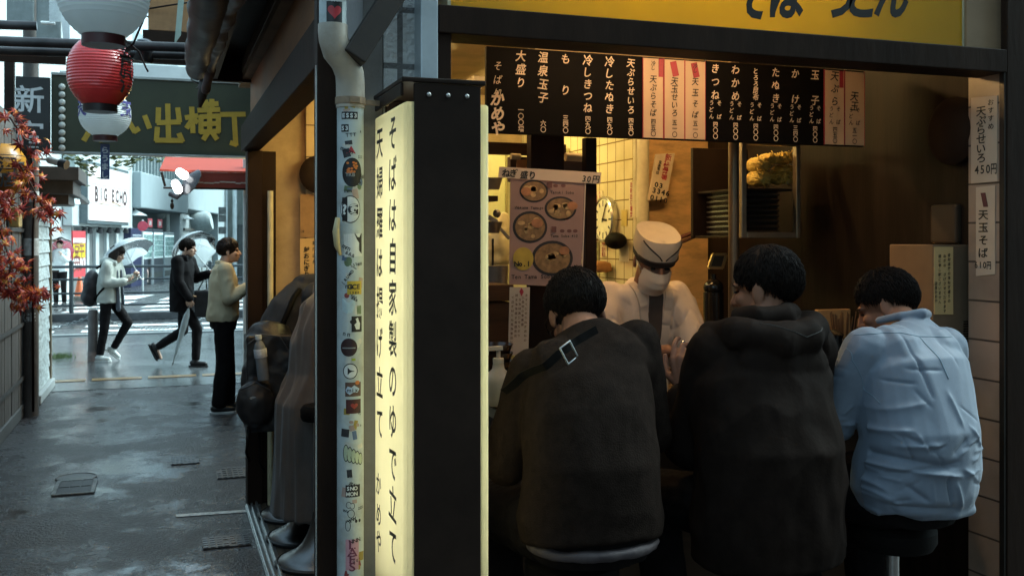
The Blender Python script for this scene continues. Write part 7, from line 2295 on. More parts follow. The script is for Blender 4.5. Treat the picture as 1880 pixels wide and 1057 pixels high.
def fold3(q):
    """creases of a shirt pulled down over the seat: broad swags low on the back, a gathered waist, pulls at the arms"""
    rs = random.Random(21)
    o = g3.loc
    cr = []
    def add(x0, z0, x1, z1, wd, am): cr.append((V((x0, z0, 0)), V((x1, z1, 0)), wd, am))
    # (picture x, y) pairs -> creases in the shirt's own plane
    for (ax_, ay_, bx_, by_, wd, am) in ((1600, 835, 1720, 850, .014, -.013), (1610, 858, 1745, 868, .012, .012), (1640, 870, 1740, 842, .012, -.011), (1590, 850, 1640, 905, .014, .010), (1560, 862, 1600, 920, .013, -.010),
                                          (1660, 890, 1690, 915, .010, -.010), (1718, 868, 1728, 920, .008, -.011), (1735, 880, 1752, 930, .010, .008), (1640, 930, 1740, 928, .012, -.009), (1600, 890, 1650, 925, .012, .008),
                                          (1620, 800, 1670, 790, .012, .010), (1650, 820, 1710, 812, .012, .010), (1660, 800, 1700, 822, .010, -.008), (1610, 700, 1575, 790, .016, -.010), (1640, 640, 1600, 760, .018, .009), (1590, 640, 1600, 720, .010, -.009),
                                          (1560, 700, 1575, 770, .010, .010), (1705, 660, 1712, 730, .007, -.007), (1700, 620, 1708, 690, .006, -.006), (1655, 704, 1692, 706, .006, -.006), (1740, 720, 1755, 780, .014, .006), (1640, 760, 1700, 740, .016, .006),
                                          (1570, 610, 1600, 650, .012, .006), (1730, 830, 1760, 800, .014, -.008), (1570, 900, 1620, 945, .010, -.008), (1680, 585, 1705, 605, .008, -.007)):
        a, b = W(ax_, ay_, 2.32), W(bx_, by_, 2.32)
        add(a.x, a.z, b.x, b.z, wd, am)
    for i in range(46):
        x_, y_ = rs.uniform(1560, 1775), rs.choice([rs.uniform(620, 940), rs.uniform(790, 945)])
        an, L_ = rs.choice([rs.gauss(.1, .35), rs.gauss(-.9, .4)]), rs.uniform(18, 60)
        a, b = W(x_, y_, 2.32), W(x_ + L_ * math.cos(an), y_ - L_ * math.sin(an), 2.32)
        add(a.x, a.z, b.x, b.z, rs.uniform(.005, .010), rs.choice((-1, 1)) * rs.uniform(.0025, .006))
    creases(q, [(a.x, a.y, b.x, b.y, wd, 1.0 * am) for a, b, wd, am in cr], -1)
mb_keep = wrinkle
def wrinkle3(q, *a, **k):
    r = mb_keep(q, *a, **k); fold3(q); return r
wrinkle = wrinkle3
g3.jacket('shirt', M_SHIRT, [((-.01, -.03, .862), .172, .135), ((-.01, -.03, .91), .190, .150), ((0, -.035, .98), .190, .150), ('waist', .178, .138), ((.015, -.005, 1.16), .188, .142), ('chest', .188, .136), ((.055, .075, 1.315), .168, .105), ((.09, .11, 1.372), .078, .072)], (.070, .062, .05), wr=(.005, 6, (1.3, 1, .8)), it=14, extra=shirtextra, seed=9., blend=.112, vox=.0042)
wrinkle = mb_keep
shq = g3.last
M_SEAMB = pm('shirt seam', (.17, .24, .30), .7)
seam(g3.root, shq, [W(1580, 627, 2.4), W(1620, 616, 2.4), W(1665, 612, 2.4), W(1700, 619, 2.4), W(1760, 620, 2.4)], (0, 1, 0), .0014, M_SEAMB)
seam(g3.root, shq, [W(1701, 619, 2.4), W(1706, 650, 2.4), W(1712, 690, 2.4)], (0, 1, 0), .0016, M_SEAMB)
seam(g3.root, shq, [W(1596, 625, 2.4), W(1592, 665, 2.4), W(1606, 700, 2.4), W(1612, 740, 2.4)], (0, 1, 0), .0013, M_SEAMB)
seam(g3.root, shq, [W(1655, 944, 2.4), W(1700, 946, 2.4), W(1745, 943, 2.4)], (0, 1, 0), .0013, M_SEAMB)
g3.trousers(M_DENIM, (.165, .135), (.095, .08, .065))
g3.shoes(M_SEAT, M_DARKM)

# ---------------------------------------------------------------- the cook
M_COOK = pm('cook whites', (.66, .53, .43), .75, var=(10, .08), bump=(200, .1))
M_APRON = pm('dark apron', (.055, .042, .036), .75, var=(14, .2), bump=(150, .1))
g4 = Fig('person', 'cook in cream whites, side cap and face mask leaning over the counter', (1.89, 3.85, FL), (-.05, -1), dict(
    pelvis=(0, -.05, .92), waist=(0, .0, 1.08), chest=(.0, .06, 1.27), neck=(.0, .13, 1.44), head=(-.0, .205, 1.55),
    shL=(-.150, .09, 1.395), shR=(.150, .09, 1.395), elL=(-.200, .20, 1.16), elR=(.205, .19, 1.14), wrL=(-.02, .53, 1.185), wrR=(.085, .52, 1.215)), 1.70, None, .006)
g4.headframe((.05, .86, -.48), (0, .45, .9))
g4.body(M_SKIN, dict(d=(.45, .35, -.25), pn=(.2, .4, -.9), curl=.5, thumb=.6), dict(d=(-.55, .35, -.30), pn=(-.3, .4, -.85), curl=[.25, .45, .6, .7], thumb=.5), vox=.005)
g4.face()
g4.hair(M_HAIR, .10, -.25, -.6, 1.04, 80, .012, 4, top=-.014)
def cook_wr(q, *a, **k):
    mb_keep(q, *a, **k)
    rs = random.Random(8); X_ = g4.loc.x; L = []
    for sx in (-1, 1):
        L += [(X_ + sx * .15, 1.36, X_ + sx * .06, 1.22, .014, -.010), (X_ + sx * .17, 1.30, X_ + sx * .10, 1.16, .012, .010), (X_ + sx * .19, 1.33, X_ + sx * .24, 1.22, .012, -.009), (X_ + sx * .10, 1.42, X_ + sx * .08, 1.28, .012, .007), (X_ + sx * .20, 1.26, X_ + sx * .16, 1.18, .010, -.009)]
    for i in range(26):
        x, z, an, l = X_ + rs.uniform(-.24, .24), rs.uniform(1.0, 1.42), rs.gauss(-1.1, .5), rs.uniform(.04, .12)
        L.append((x, z, x + l * math.cos(an), z + l * math.sin(an), rs.uniform(.006, .011), rs.choice((-1, 1)) * rs.uniform(.003, .007)))
    creases(q, L, -1)
    return q
wrinkle = cook_wr
g4.jacket('cook_jacket', M_COOK, [((0, -.03, .85), .175, .14), ('pelvis', .170, .135), ('waist', .158, .125), ((.0, .03, 1.18), .160, .125), ('chest', .162, .120), ((0, .095, 1.38), .135, .092), ((0, .125, 1.445), .072, .070)], (.062, .072, .05), wr=(.014, 7, (1.3, 1, .5)), short=.86, seed=2., it=10, blend=.07)
wrinkle = mb_keep
cj = g4.last
dvc = V((0, 1, 0))
lap = pm('cook lapel', (.58, .47, .38), .75, var=(10, .08)); drk = pm('cook undershirt', (.075, .055, .045), .8)
cxp = g4.w((0, 0, 0)).x
band(g4.root, cj, [V((cxp + .005, 3, 1.44)), V((cxp + .008, 3, 1.22)), V((cxp + .012, 3, .98))], dvc, .062, .003, drk, 'undershirt')
band(g4.root, cj, [V((cxp - .075, 3, 1.475)), V((cxp - .048, 3, 1.38)), V((cxp - .030, 3, 1.22)), V((cxp - .022, 3, .98))], dvc, .034, .006, lap, 'lapel')
band(g4.root, cj, [V((cxp + .075, 3, 1.475)), V((cxp + .062, 3, 1.38)), V((cxp + .050, 3, 1.22)), V((cxp + .045, 3, .98))], dvc, .034, .006, lap, 'lapel')
mm = fuse(MB().loft([(g4.w((0, .0, .70)), g4.r, g4.f, .19, .155), (g4.w((0, .01, .98)), g4.r, g4.f, .186, .150)], 26, 2.3), .008, 3); wrinkle(mm, .005, 10, (1.5, 1, .4)); mm.build('apron', M_APRON, g4.root, True)
g4.trousers(M_DENIM); g4.shoes(M_SEAT, M_DARKM)
# mask
NA, NZ = 24, 14
lay = []
for off in (0., -.004):
    g_ = []
    for j in range(NZ + 1):
        v = j / NZ
        z = -.008 - .102 * v
        bul = math.sin(math.pi * min(1, v * 1.05 + .12)) ** .6
        for i in range(NA + 1):
            a = (-1 + 2 * i / NA) * (1.12 - .25 * abs(v - .5))
            pl = .0022 * math.cos(v * math.pi * 7) * max(0, 1 - abs(a)) 
            rx_, ry_ = .071 + .004 * bul + off, .101 + .026 * bul * max(0, math.cos(a)) + off + pl
            g_.append(g4.hp(math.sin(a) * rx_, math.cos(a) * ry_ - .005 - .02 * max(0, v - .6), z - .012 * v * math.cos(a)))
    lay.append(g_)
m = MB(); n1 = NA + 1; tot = len(lay[0])
m.v = lay[0] + lay[1]
for j in range(NZ):
    for i in range(NA):
        a = j * n1 + i
        m.f += [(a, a + n1, a + n1 + 1, a + 1), (tot + a, tot + a + 1, tot + a + n1 + 1, tot + a + n1)]
m.build('face_mask', pm('white mask', (.66, .56, .46), .7, var=(8, .06)), g4.root, True)
m = MB()
for sx in (-1, 1): m.tube([g4.hp(.058 * sx, .04, -.03), g4.hp(.074 * sx, .01, -.005), g4.hp(.078 * sx, -.01, .0)], .0025, 6)
m.build('mask_loop', pm('white mask', (.66, .56, .46), .7), g4.root, True)
# side cap: flat sided, open folded top with a dark piped V in front
def capsec(z, hw, hd, y0): return [g4.hp(0, y0, z) + g4.hr * g4.k * hw * math.copysign(abs(math.cos(t)) ** .8, math.cos(t)) + g4.hf * g4.k * hd * math.copysign(abs(math.sin(t)) ** .8, math.sin(t)) for t in [2 * math.pi * i / 40 for i in range(40)]]
m = MB(); m.rings([capsec(.035, .083, .103, -.008), capsec(.068, .086, .106, -.008), capsec(.100, .0875, .102, -.010), capsec(.118, .086, .094, -.014), capsec(.116, .081, .088, -.014), capsec(.108, .058, .070, -.012), capsec(.113, .010, .064, -.012)])
cap_q = m
m.build('cap', pm('cap cloth', (.58, .48, .37), .75, var=(8, .08), bump=(200, .1)), g4.root, 60)
def onc(a, z, g=1.012):
    t = math.pi / 2 + a
    hw, hd = .087, .1035
    return g4.hp(0, -.008, z) + g4.hr * g4.k * g * hw * math.copysign(abs(math.cos(t)) ** .8, math.cos(t)) + g4.hf * g4.k * g * hd * math.copysign(abs(math.sin(t)) ** .8, math.sin(t))
m = MB()
for sx in (-1, 1): m.tube([onc(sx * (.05 + 1.1 * i / 10), .048 + .062 * min(1, (i / 10) ** .6)) for i in range(11)], .003, 6)
m.tube([onc(-1.3 + 2.6 * i / 20, .037, 1.0) for i in range(21)], .004, 6)
m.build('cap_piping', pm('cap piping', (.03, .022, .02), .6), g4.root, True)
m = MB(); m.rings([capsec(.012, .0815, .101, -.008), capsec(.034, .083, .1035, -.008)], cap=False); m.build('brow_shade', pm('brow shade', (.025, .018, .016), .7), g4.root, 60)  # dark ring standing for the hair and eye shadow below the cap

# ---------------------------------------------------------------- the alley side customers
M_PARKA = pm('dark grey parka', (.026, .025, .026), .7, var=(12, .3), bump=(120, .12))
g5 = Fig('person', 'customer in a dark jacket hunched over the alley side counter beside a backpack', (.74, 6.0, 0), (1, .02), dict(
    pelvis=(0, -.06, .90), waist=(0, -.08, 1.05), chest=(0, -.01, 1.22), neck=(0, .14, 1.385), head=(0, .25, 1.46),
    shL=(-.18, .09, 1.32), shR=(.18, .09, 1.32), elL=(-.22, .22, 1.12), elR=(.22, .22, 1.12), wrL=(-.08, .45, 1.17), wrR=(.10, .45, 1.17),
    hpL=(-.09, -.02, .86), hpR=(.09, -.02, .86), knL=(-.13, .30, .80), knR=(.13, .30, .80), anL=(-.12, .20, .40), anR=(.12, .20, .40)), 1.74, 'customers at the alley counter', .008)
g5.headframe((0, .85, -.5), (0, .5, .85)); g5.body(M_SKIN, dict(curl=.8), dict(curl=.8)); g5.face()
g5.hair(M_HAIR, .35, -.1, -.55, 1.13, 300, .045, 5)
g5.jacket('jacket', M_PARKA, [((0, -.07, .82), .20, .165), ('pelvis', .20, .165), ('waist', .195, .16), ((0, -.05, 1.14), .195, .155), ('chest', .195, .15), ((0, .07, 1.33), .165, .115), ((0, .13, 1.39), .085, .08)], (.082, .07, .055), wr=(.012, 6, (1, 1, 1)), seed=4.,
          extra=lambda mb: mb.tube([g5.w((-.11, .17, 1.40)), g5.w((-.07, .05, 1.40)), g5.w((0, .02, 1.39)), g5.w((.07, .05, 1.40)), g5.w((.11, .17, 1.40))], .045, 12))
g5.trousers(M_DENIM, (.17, .14)); g5.shoes(M_SEAT, M_DARKM)
bp_ = thing('backpack', 'black backpack with a bottle pocket hanging behind the hunched customer', 'backpack', (.55, 5.72, .6))
q = fuse(MB().box((.43, 5.62, .60), (.68, 5.84, 1.12)).ell((.555, 5.73, 1.10), X1 * .13, Y1 * .11, Z1 * .10).ell((.47, 5.60, .76), X1 * .10, Y1 * .07, Z1 * .13).ell((.46, 5.72, .82), X1 * .06, Y1 * .10, Z1 * .2), .010, 3); wrinkle(q, .010, 11, seed=2.)
seam(bp_, q, [V((.40, 5, 1.06)), V((.50, 5, 1.13)), V((.60, 5, 1.12)), V((.66, 5, 1.02))], (0, 1, 0), .004, pm('zip tape', (.06, .06, .065), .4), 'zip'); seam(bp_, q, [V((.39, 5, .84)), V((.47, 5, .88)), V((.55, 5, .83))], (0, 1, 0), .004, pm('zip tape', (.06, .06, .065), .4), 'zip')
q.build('bag', pm('black nylon', (.016, .016, .018), .45, var=(12, .3), bump=(120, .15)), bp_, True)
m = MB(); m.tube([(.44, 5.60, .62), (.42, 5.58, .50), (.44, 5.60, .45)], .008, 6); m.tube([(.62, 5.70, 1.16), (.70, 5.80, 1.32), (.74, 5.86, 1.36)], .016, 8); m.tube([(.50, 5.70, .60), (.50, 5.68, .42), (.53, 5.70, .36)], .007, 6); m.build('strap', pm('black webbing', (.005, .0045, .004), .75, spec=.1), bp_, True)
p_ = W(452, 703, 5.55); m = MB(); m.disc((.452, 5.535, .80), X1, Z1, .017, .003, 14, .008); m.build('badge', pm('silver badge', (.45, .46, .48), .3, .5), bp_)
wb_ = thing('water_bottle', 'clear plastic bottle with a white label in the side pocket of the black backpack', 'bottle', (.465, 5.545, .98))
c = V((W(484, 690, 5.56).x, 5.55, W(484, 697, 5.56).z))
m = MB(); m.lathe(c, [(.001, 0), (.030, .002), (.032, .02), (.031, .10), (.033, .13), (.033, .17), (.024, .20), (.014, .215), (.013, .225), (.001, .225)], 20, V((-.12, 0, 1))); m.build('bottle', pm('bottle plastic', (.16, .18, .20), .08), wb_, smooth=40)
m = MB(); m.lathe(c, [(.034, .125), (.0345, .126), (.0345, .170), (.034, .171)], 20, V((-.12, 0, 1))); m.build('label_band', pm('bottle label', (.55, .58, .62), .4, var=(40, .4)), wb_, smooth=40)
m = MB(); m.lathe(c, [(.015, .222), (.017, .223), (.017, .246), (.001, .248)], 16, V((-.12, 0, 1))); m.build('cap', pm('bottle cap', (.60, .66, .68), .4), wb_, smooth=40)
M_COAT = pm('long grey coat', (.085, .070, .062), .8, var=(8, .14), bump=(160, .12), sheen=.2)
g6 = Fig('person', 'customer in a long grey coat mostly hidden behind the dark post', (.81, 5.42, 0), (1, .05), dict(
    pelvis=(0, -.02, .94), waist=(0, -.02, 1.08), chest=(0, .03, 1.25), neck=(0, .12, 1.41), head=(0, .20, 1.50), elL=(-.22, .2, 1.14), elR=(.22, .2, 1.14), wrL=(-.08, .38, 1.17), wrR=(.10, .38, 1.17), shL=(-.18, .07, 1.36), shR=(.18, .07, 1.36)), 1.66, 'customers at the alley counter', .009)
g6.headframe((0, .9, -.4), (0, .4, .9)); g6.body(M_SKIN, dict(curl=.8), dict(curl=.8)); g6.face(); g6.hair(M_HAIR, .35, -.1, -.6, 1.13, 200, .045, 6)
g6.jacket('long_coat', M_COAT, [((0, -.03, .20), .27, .235), ((0, -.03, .45), .255, .22), ((0, -.03, .78), .245, .21), ('pelvis', .20, .155), ('waist', .185, .14), ('chest', .19, .135), ((0, .09, 1.36), .16, .105), ((0, .12, 1.41), .08, .075)], (.078, .066, .055), wr=(.024, 5.5, (1.8, 1.8, .14)), seed=7., it=6)
g6.trousers(M_DENIM); g6.shoes(M_SEAT, M_DARKM)
g7 = Fig('person', 'customer hidden behind the lit stand sign with one hand on the counter', (.70, 3.50, 0), (1, 0), dict(
    pelvis=(0, -.05, .90), waist=(0, -.05, 1.05), chest=(0, .0, 1.22), neck=(0, .05, 1.40), head=(0, .08, 1.52), shL=(-.18, .04, 1.34), shR=(.18, .04, 1.34), elL=(-.21, .15, 1.10), elR=(.20, .16, 1.13), wrL=(-.12, .30, 1.16), wrR=(.115, .335, 1.175),
    hpL=(-.09, -.02, .86), hpR=(.09, -.02, .86), knL=(-.13, .22, .80), knR=(.13, .22, .80), anL=(-.12, .15, .40), anR=(.12, .15, .40)), 1.70, 'customers at the alley counter', .007)
g7.headframe((.2, .95, -.2)); g7.body(M_SKIN, dict(curl=.7), dict(d=(-.12, .9, .25), pn=(-.9, 0, -.2), curl=[.25, .45, .6, .7], thumb=.2, k=1.15), vox=.005); g7.face(); g7.hair(M_HAIR, .35, -.1, -.55, 1.13, 200, .04, 7)
g7.jacket('jacket', M_PARKA, [((0, -.05, .82), .18, .14), ('pelvis', .18, .14), ('waist', .17, .13), ('chest', .18, .13), ((0, .04, 1.35), .16, .10), ((0, .05, 1.41), .08, .075)], (.07, .06, .048), cuff=.8)
g7.trousers(M_DENIM); g7.shoes(M_SEAT, M_DARKM)

# ---------------------------------------------------------------- people in the alley and on the pavement
M_TAN = pm('tan overshirt', (.60, .51, .33), .7, var=(8, .08), bump=(160, .1))
M_TRK = pm('black trousers', (.008, .0065, .007), .8, var=(12, .25), spec=.15)
M_SHOEB = pm('black shoe', (.014, .013, .013), .45); M_SOLEW = pm('pale sole', (.55, .56, .54), .5)
b = G(425, 755)
h1 = Fig('person', 'man in a tan overshirt and black trousers standing at the next shop', (b.x - .075, b.y, 0), (.99, .03), dict(
    shL=(-.17, .02, 1.37), shR=(.175, .0, 1.365), elR=(.225, .03, 1.10), wrR=(.19, .245, 1.215), elL=(-.21, .05, 1.12), wrL=(-.14, .27, 1.17), head=(0, .055, 1.535), neck=(0, .0, 1.405), chest=(0, 0, 1.25),
    knL=(-.10, .04, .48), anL=(-.12, .06, .085), knR=(.09, .0, .48), anR=(.10, -.05, .085)), 1.665, None, .008)
h1.headframe((.12, 1, .06)); h1.body(M_SKIN2, dict(curl=.7), dict(d=(-.1, .45, .85), pn=(-.9, .3, 0), curl=.7, thumb=.6), vox=.006); h1.face()
h1.hair(M_HAIRB, .36, -.10, -.45, 1.14, 500, .045, 9, .0026, .012)
h1.jacket('overshirt', M_TAN, [((0, -.01, .875), .182, .143), ((0, -.01, .92), .188, .147), ('waist', .182, .142), ((0, 0, 1.17), .18, .135), ('chest', .18, .13), ((0, .0, 1.365), .16, .10), ((0, .0, 1.41), .08, .075)], (.074, .066, .05), wr=(.010, 9, (1, 1, .7)), seed=11.,
          extra=lambda mb: mb.tube([h1.w((-.06, .07, 1.40)), h1.w((-.055, -.03, 1.43)), h1.w((0, -.06, 1.435)), h1.w((.055, -.03, 1.43)), h1.w((.06, .07, 1.40))], .020, 10))
h1.trousers(M_TRK, (.165, .13), (.095, .078, .066), wr=(.010, 8, (1, 1, .6))); h1.shoes(M_SHOEB, M_SOLEW)
wr_ = h1.J['wrR'] + h1.d((-.02, .05, .09)); m = MB(); m.obox(wr_, h1.r * .005, h1.f * .035, (Z1 * .95 + h1.f * .2).normalized() * .07); m.solo('phone', pm('phone black', (.015, .015, .017), .15), wr_, 'dark phone raised in the hand of the man in tan', 'phone', bevel=.004)

M_BLK = pm('black coat', (.007, .006, .0065), .8, var=(10, .25), spec=.12)
b = G(335, 672)
fw = V((cyw, -syw, 0))
h2 = Fig('person', 'young man in a black hooded coat striding right with a closed umbrella', (b.x, b.y, 0), (fw.x, fw.y), dict(
    pelvis=(0, .0, .90), waist=(0, -.01, 1.06), chest=(0, .0, 1.25), neck=(0, .03, 1.41), head=(0, .075, 1.535),
    shL=(-.17, .04, 1.37), shR=(.17, -.01, 1.37), elR=(.21, .02, 1.11), wrR=(.19, .15, .90), elL=(-.20, .12, 1.14), wrL=(-.14, .30, 1.20),
    hpL=(-.09, .0, .87), hpR=(.09, .0, .87), knR=(.09, .22, .50), anR=(.09, .20, .09), knL=(-.09, -.02, .46), anL=(-.09, -.36, .24)), 1.68, 'people walking in the rain', .008)
h2.toes = dict(L=(0, .45, -.9))
h2.headframe((.0, 1, -.02)); h2.body(M_SKIN2, dict(curl=.9), dict(curl=.9, d=(0, .25, -.9)), vox=.006); h2.face(); h2.hair(M_HAIR, .22, -.18, -.50, 1.16, 500, .055, 10, .0028, .008)
h2.jacket('hooded_coat', M_BLK, [((0, .0, .72), .185, .155), ((0, .0, .85), .185, .15), ('waist', .175, .14), ('chest', .18, .135), ((0, .02, 1.36), .155, .105), ((0, .03, 1.41), .08, .08)], (.078, .066, .052), wr=(.010, 8, (1, 1, .7)), seed=13., extra=lambda mb: [mb.tube([h2.w((-.09, .10, 1.41)), h2.w((-.08, -.03, 1.42)), h2.w((0, -.075, 1.39)), h2.w((.08, -.03, 1.42)), h2.w((.09, .10, 1.41))], .038, 12), mb.tube([h2.w((-.05, .08, 1.43)), h2.w((.05, .08, 1.43))], .03, 10)])
h2.trousers(M_TRK, (.155, .125), (.085, .064, .050), wr=(.008, 9, (1, 1, .8)), ankle=.92); h2.shoes(M_SHOEB, M_SHOEB, .05)

M_CREAM = pm('cream parka', (.46, .47, .42), .75, var=(8, .08), bump=(120, .1))
b = G(200, 663)
h3 = Fig('person', 'woman in a cream hooded parka looking at her phone under an umbrella', (b.x, b.y, 0), (fw.x, fw.y), dict(
    pelvis=(0, .0, .87), waist=(0, -.01, 1.02), chest=(0, .02, 1.19), neck=(0, .06, 1.35), head=(0, .115, 1.455),
    shL=(-.15, .05, 1.30), shR=(.155, .04, 1.30), elR=(.185, .03, 1.07), wrR=(.12, .25, 1.08), elL=(-.20, .10, 1.07), wrL=(-.17, .27, 1.13),
    hpL=(-.08, .0, .84), hpR=(.08, .0, .84), knR=(.08, -.03, .46), anR=(.08, -.09, .085), knL=(-.08, .23, .52), anL=(-.08, .03, .17)), 1.60, 'people walking in the rain', .008)
h3.toes = dict(L=(0, .75, -.55))
h3.headframe((.0, .93, -.36)); h3.body(M_SKIN2, dict(d=(0, .4, .5), pn=(1, 0, 0), curl=.9), dict(d=(-.2, .9, .2), pn=(0, .2, 1), curl=.5), vox=.006, torso=.75); h3.face()
def longhair(mb):
    mb.loft([(h3.hp(0, -.035, .06), h3.hr, h3.hf, .080, .085), (h3.hp(0, -.03, .0), h3.hr, h3.hf, .086, .080), (h3.hp(0, -.03, -.06), h3.hr, h3.hf, .084, .070), (h3.hp(0, -.025, -.12), h3.hr, h3.hf, .072, .060), (h3.hp(0, -.02, -.155), h3.hr, h3.hf, .05, .04)], 24)
    for sx in (-1, 1): mb.capsule(h3.hp(.074 * sx, .025, .03), h3.hp(.068 * sx, .030, -.115), .022, .012)
h3.hair(M_HAIRB, .30, -.35, -.7, 1.15, 300, .06, 14, .003, .004, longhair)
h3.jacket('parka', M_CREAM, [((0, .0, .80), .175, .145), ((0, .0, .90), .175, .14), ('waist', .165, .135), ('chest', .165, .13), ((0, .05, 1.30), .145, .10), ((0, .06, 1.345), .08, .08)], (.076, .068, .055), wr=(.012, 8, (1, 1, .8)), seed=15., extra=lambda mb: [mb.tube([h3.w((-.09, .14, 1.33)), h3.w((-.10, .02, 1.36)), h3.w((0, -.075, 1.35)), h3.w((.10, .02, 1.36)), h3.w((.09, .14, 1.33))], [.035, .045, .055, .045, .035], 12)])
m = fuse(MB().capsule(h3.w((.06, .13, 1.22)), h3.w((.08, .16, .72)), .03, .045, 12, .5).capsule(h3.w((-.03, .15, 1.22)), h3.w((.0, .19, .80)), .03, .04, 12, .5), .01, 3); m.build('scarf', pm('grey blue scarf', (.10, .11, .13), .8, var=(10, .2)), h3.root, True)
h3.trousers(M_TRK, (.15, .12), (.08, .060, .046), ankle=.93); h3.shoes(pm('white sneaker', (.58, .60, .58), .5), M_SOLEW)
bk = thing('backpack', 'dark rounded backpack worn by the woman in the cream parka', 'backpack', h3.w((0, -.2, .8)))
q = fuse(MB().ell(h3.w((.02, -.22, 1.0)), h3.r * .15, h3.f * .11, Z1 * .24).ell(h3.w((.02, -.24, .88)), h3.r * .15, h3.f * .12, Z1 * .14), .012, 4); wrinkle(q, .01, 7); q.build('bag', pm('dark plum nylon', (.018, .016, .02), .5, var=(8, .3)), bk, True)
m = MB(); m.tube([h3.w((.12, -.12, 1.26)), h3.w((.135, .0, 1.345)), h3.w((.145, .10, 1.28)), h3.w((.175, .09, 1.10)), h3.w((.16, -.06, .94)), h3.w((.12, -.14, .84))], .016, 8); m.tube([h3.w((-.10, -.12, 1.26)), h3.w((-.10, .0, 1.345)), h3.w((-.12, .10, 1.28)), h3.w((-.155, .05, 1.0))], .016, 8); m.build('strap', pm('black webbing', (.005, .0045, .004), .75, spec=.1), bk, True)
p_ = h3.J['wrR'] + h3.d((-.04, .11, .04)); m = MB(); m.obox(p_, h3.r * .035, (h3.f + Z1 * .3).normalized() * .07, (Z1 - h3.f * .3).normalized() * .005); m.solo('phone', pm('phone black', (.015, .015, .017), .15), p_, 'phone held flat in front of the woman in the parka', 'phone', bevel=.003)

def umbrella(label, grip, top, R_, mat, group='open umbrellas', ribs=8, rise=.30):
    grip, top = V(grip), V(top)
    ax = (top - grip).normalized()
    t = thing('umbrella', label, 'umbrella', grip, group)
    a, b, _ = frame_of(ax)
    rows = []
    N, M = 64, 12
    m = MB()
    for j in range(M + 1):
        u = j / M
        ring = []
        for i in range(N):
            ph = 2 * math.pi * i / N
            sc = 1 - .085 * u ** 2 * (.5 - .5 * math.cos(ph * ribs))
            r_ = R_ * math.sin(u * 1.25) / math.sin(1.25) * sc
            h = rise * (math.cos(u * 1.25) - 1) / (1 - math.cos(1.25)) * (1 - .10 * (1 - sc) / .085)
            ring.append(top + ax * h + (a * math.cos(ph) + b * math.sin(ph)) * max(r_, .003))
        rows.append(ring)
    m.rings(rows, cap=False); cn = m.build('canopy', mat, t, True)
    m = MB()
    for i in range(ribs):
        ph = 2 * math.pi * i / ribs
        pts = []
        for j in range(M + 1):
            u = j / M
            pts.append(top + ax * (rise * (math.cos(u * 1.25) - 1) / (1 - math.cos(1.25)) - .004) + (a * math.cos(ph) + b * math.sin(ph)) * R_ * .995 * math.sin(u * 1.25) / math.sin(1.25))
        m.tube(pts, .002, 5)
        mid = pts[6]
        m.tube([top - ax * .26, mid], .002, 5)
    m.build('ribs', pm('rib white', (.55, .6, .6), .4), t)
    m = MB(); m.cyl(grip, top + ax * .06, .006, n=8); m.build('shaft', M_WHITEW, t, smooth=40)
    m = MB(); m.tube([grip + ax * .04, grip - ax * .06, grip - ax * .11 + a * .012, grip - ax * .125 + a * .035, grip - ax * .10 + a * .055], .011, 8); m.build('handle', pm('white handle', (.62, .64, .64), .4), t, smooth=True)
    return t
M_UMB = clearfilm('milky umbrella film', (.90, .96, .97), .97)
M_UMBC = clearfilm('clear umbrella film', (.86, .93, .94), .78)
M_UMBR = clearfilm('red umbrella cloth', (.50, .10, .14), .92)
dep = lambda p: p.x * syw + p.y * cyw
gr = h3.J['wrL'] + h3.d((0, .05, .07))
tp3 = D(224, 447, dep(gr) + .10)
umbrella('milky white umbrella held over the woman in the cream parka', gr, tp3, .37, M_UMB, rise=.18)
gr2 = h2.J['wrL'] + h2.d((0, .03, .03))
umbrella('clear umbrella behind the head of the man in the black coat', gr2, D(343, 446, dep(gr2) + .36), .33, M_UMBC, rise=.22)
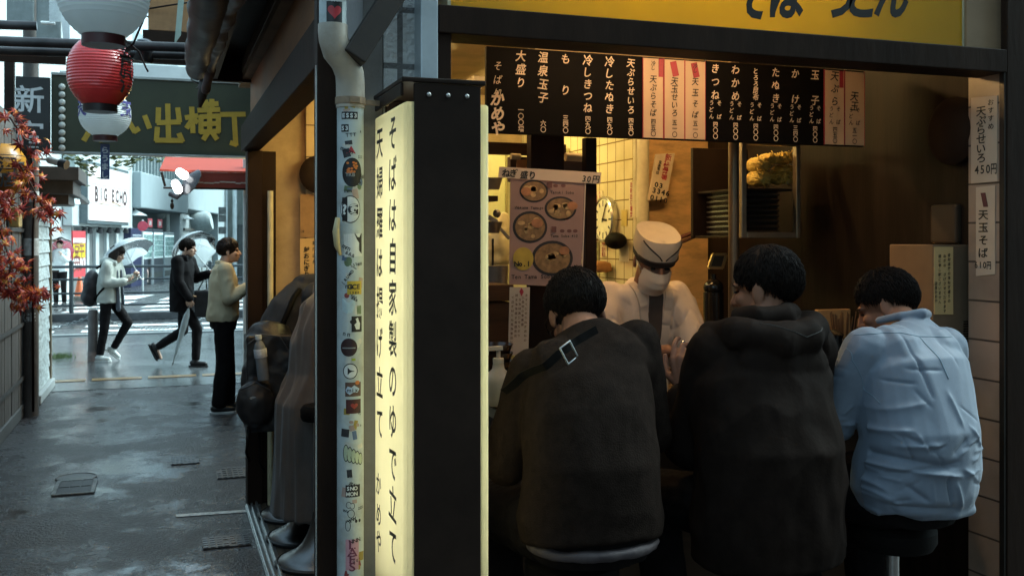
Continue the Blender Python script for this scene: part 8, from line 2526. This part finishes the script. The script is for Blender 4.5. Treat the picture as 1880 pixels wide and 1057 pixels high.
# closed umbrella in the walker's right hand
cu = thing('closed_umbrella', 'furled clear umbrella carried point down by the man in the black coat', 'umbrella', h2.J['wrR'])
g0 = h2.J['wrR'] + h2.d((0, .015, -.06)); tip = G(316, 674) + Z1 * .01
tip = D(316, 672, 12.75)
dA = (tip - g0).normalized()
m = MB(); m.tube([g0 + dA * .08, g0 + dA * .16, g0 + dA * .30, g0 + dA * .5, tip - dA * .08], [.012, .035, .040, .026, .010], 14); q = fuse(m, .006, 1); wrinkle(q, .006, 18, (1, 1, .2)); q.build('folded_canopy', clearfilm('folded film', (.56, .62, .63), .8), cu, True)
m = MB(); m.cyl(g0 - dA * .06, tip, .006, n=8); m.build('shaft', M_STEELD, cu, smooth=40)
m = MB(); m.cyl(tip - dA * .05, tip, .008, .005, n=8); m.build('ferrule', M_DARKM, cu)
m = MB(); m.tube([g0 + dA * .02, g0 - dA * .05, g0 - dA * .09 + h2.f * .02, g0 - dA * .08 + h2.f * .05], .011, 8); m.build('handle', pm('amber handle', (.35, .20, .10), .4), cu, True)
tb_ = thing('tote_bag', 'plain black tote bag between the striding man and the man in tan', 'bag', D(372, 560, 12.6))
c = D(373, 557, 12.95)
q = fuse(MB().obox(c, fw * .105, V((syw, cyw, 0)) * .05, Z1 * .175), .02, 3); wrinkle(q, .012, 6); q.build('bag', pm('black canvas', (.012, .011, .012), .7, var=(9, .3)), tb_, True)
m = MB(); e_l = h2.J['wrL']; m.tube([c + fw * -.07 + Z1 * .16, e_l + h2.d((0, -.04, -.03)), c + fw * .05 + Z1 * .16], .010, 6); m.build('handle', pm('black webbing', (.005, .0045, .004), .75, spec=.1), tb_, True)
# far person with the red umbrella beside the scooter
b = G(110, 560)
h4 = Fig('person', 'distant person in a white shirt under a red umbrella at the far left', (b.x, b.y, 0), (-.2, -1), dict(elL=(-.2, .1, 1.12), wrL=(-.12, .26, 1.25)), 1.66, None, .014)
h4.headframe((.2, 1, -.1)); h4.body(M_SKIN2, dict(curl=.9, d=(0, .3, .8)), None, vox=.012); h4.face(); h4.hair(M_HAIR, .35, -.2, -.6, 1.13, 120, .05, 15)
h4.jacket('shirt', pm('white shirt', (.62, .64, .64), .7, var=(6, .1)), [((0, 0, .85), .18, .14), ('waist', .17, .13), ('chest', .18, .13), ((0, 0, 1.37), .15, .10), ((0, 0, 1.42), .08, .07)], (.07, .06, .05), wr=(.012, 7, (1, 1, 1)), vox=.014)
h4.trousers(M_TRK, vox=.014); h4.shoes(M_SHOEB, M_SHOEB)
umbrella('small pinkish red umbrella over the distant person at the far left', h4.J['wrL'] + Z1 * .08, D(106, 458, (b.y * cyw + b.x * syw)), .36, M_UMBR, rise=.16)
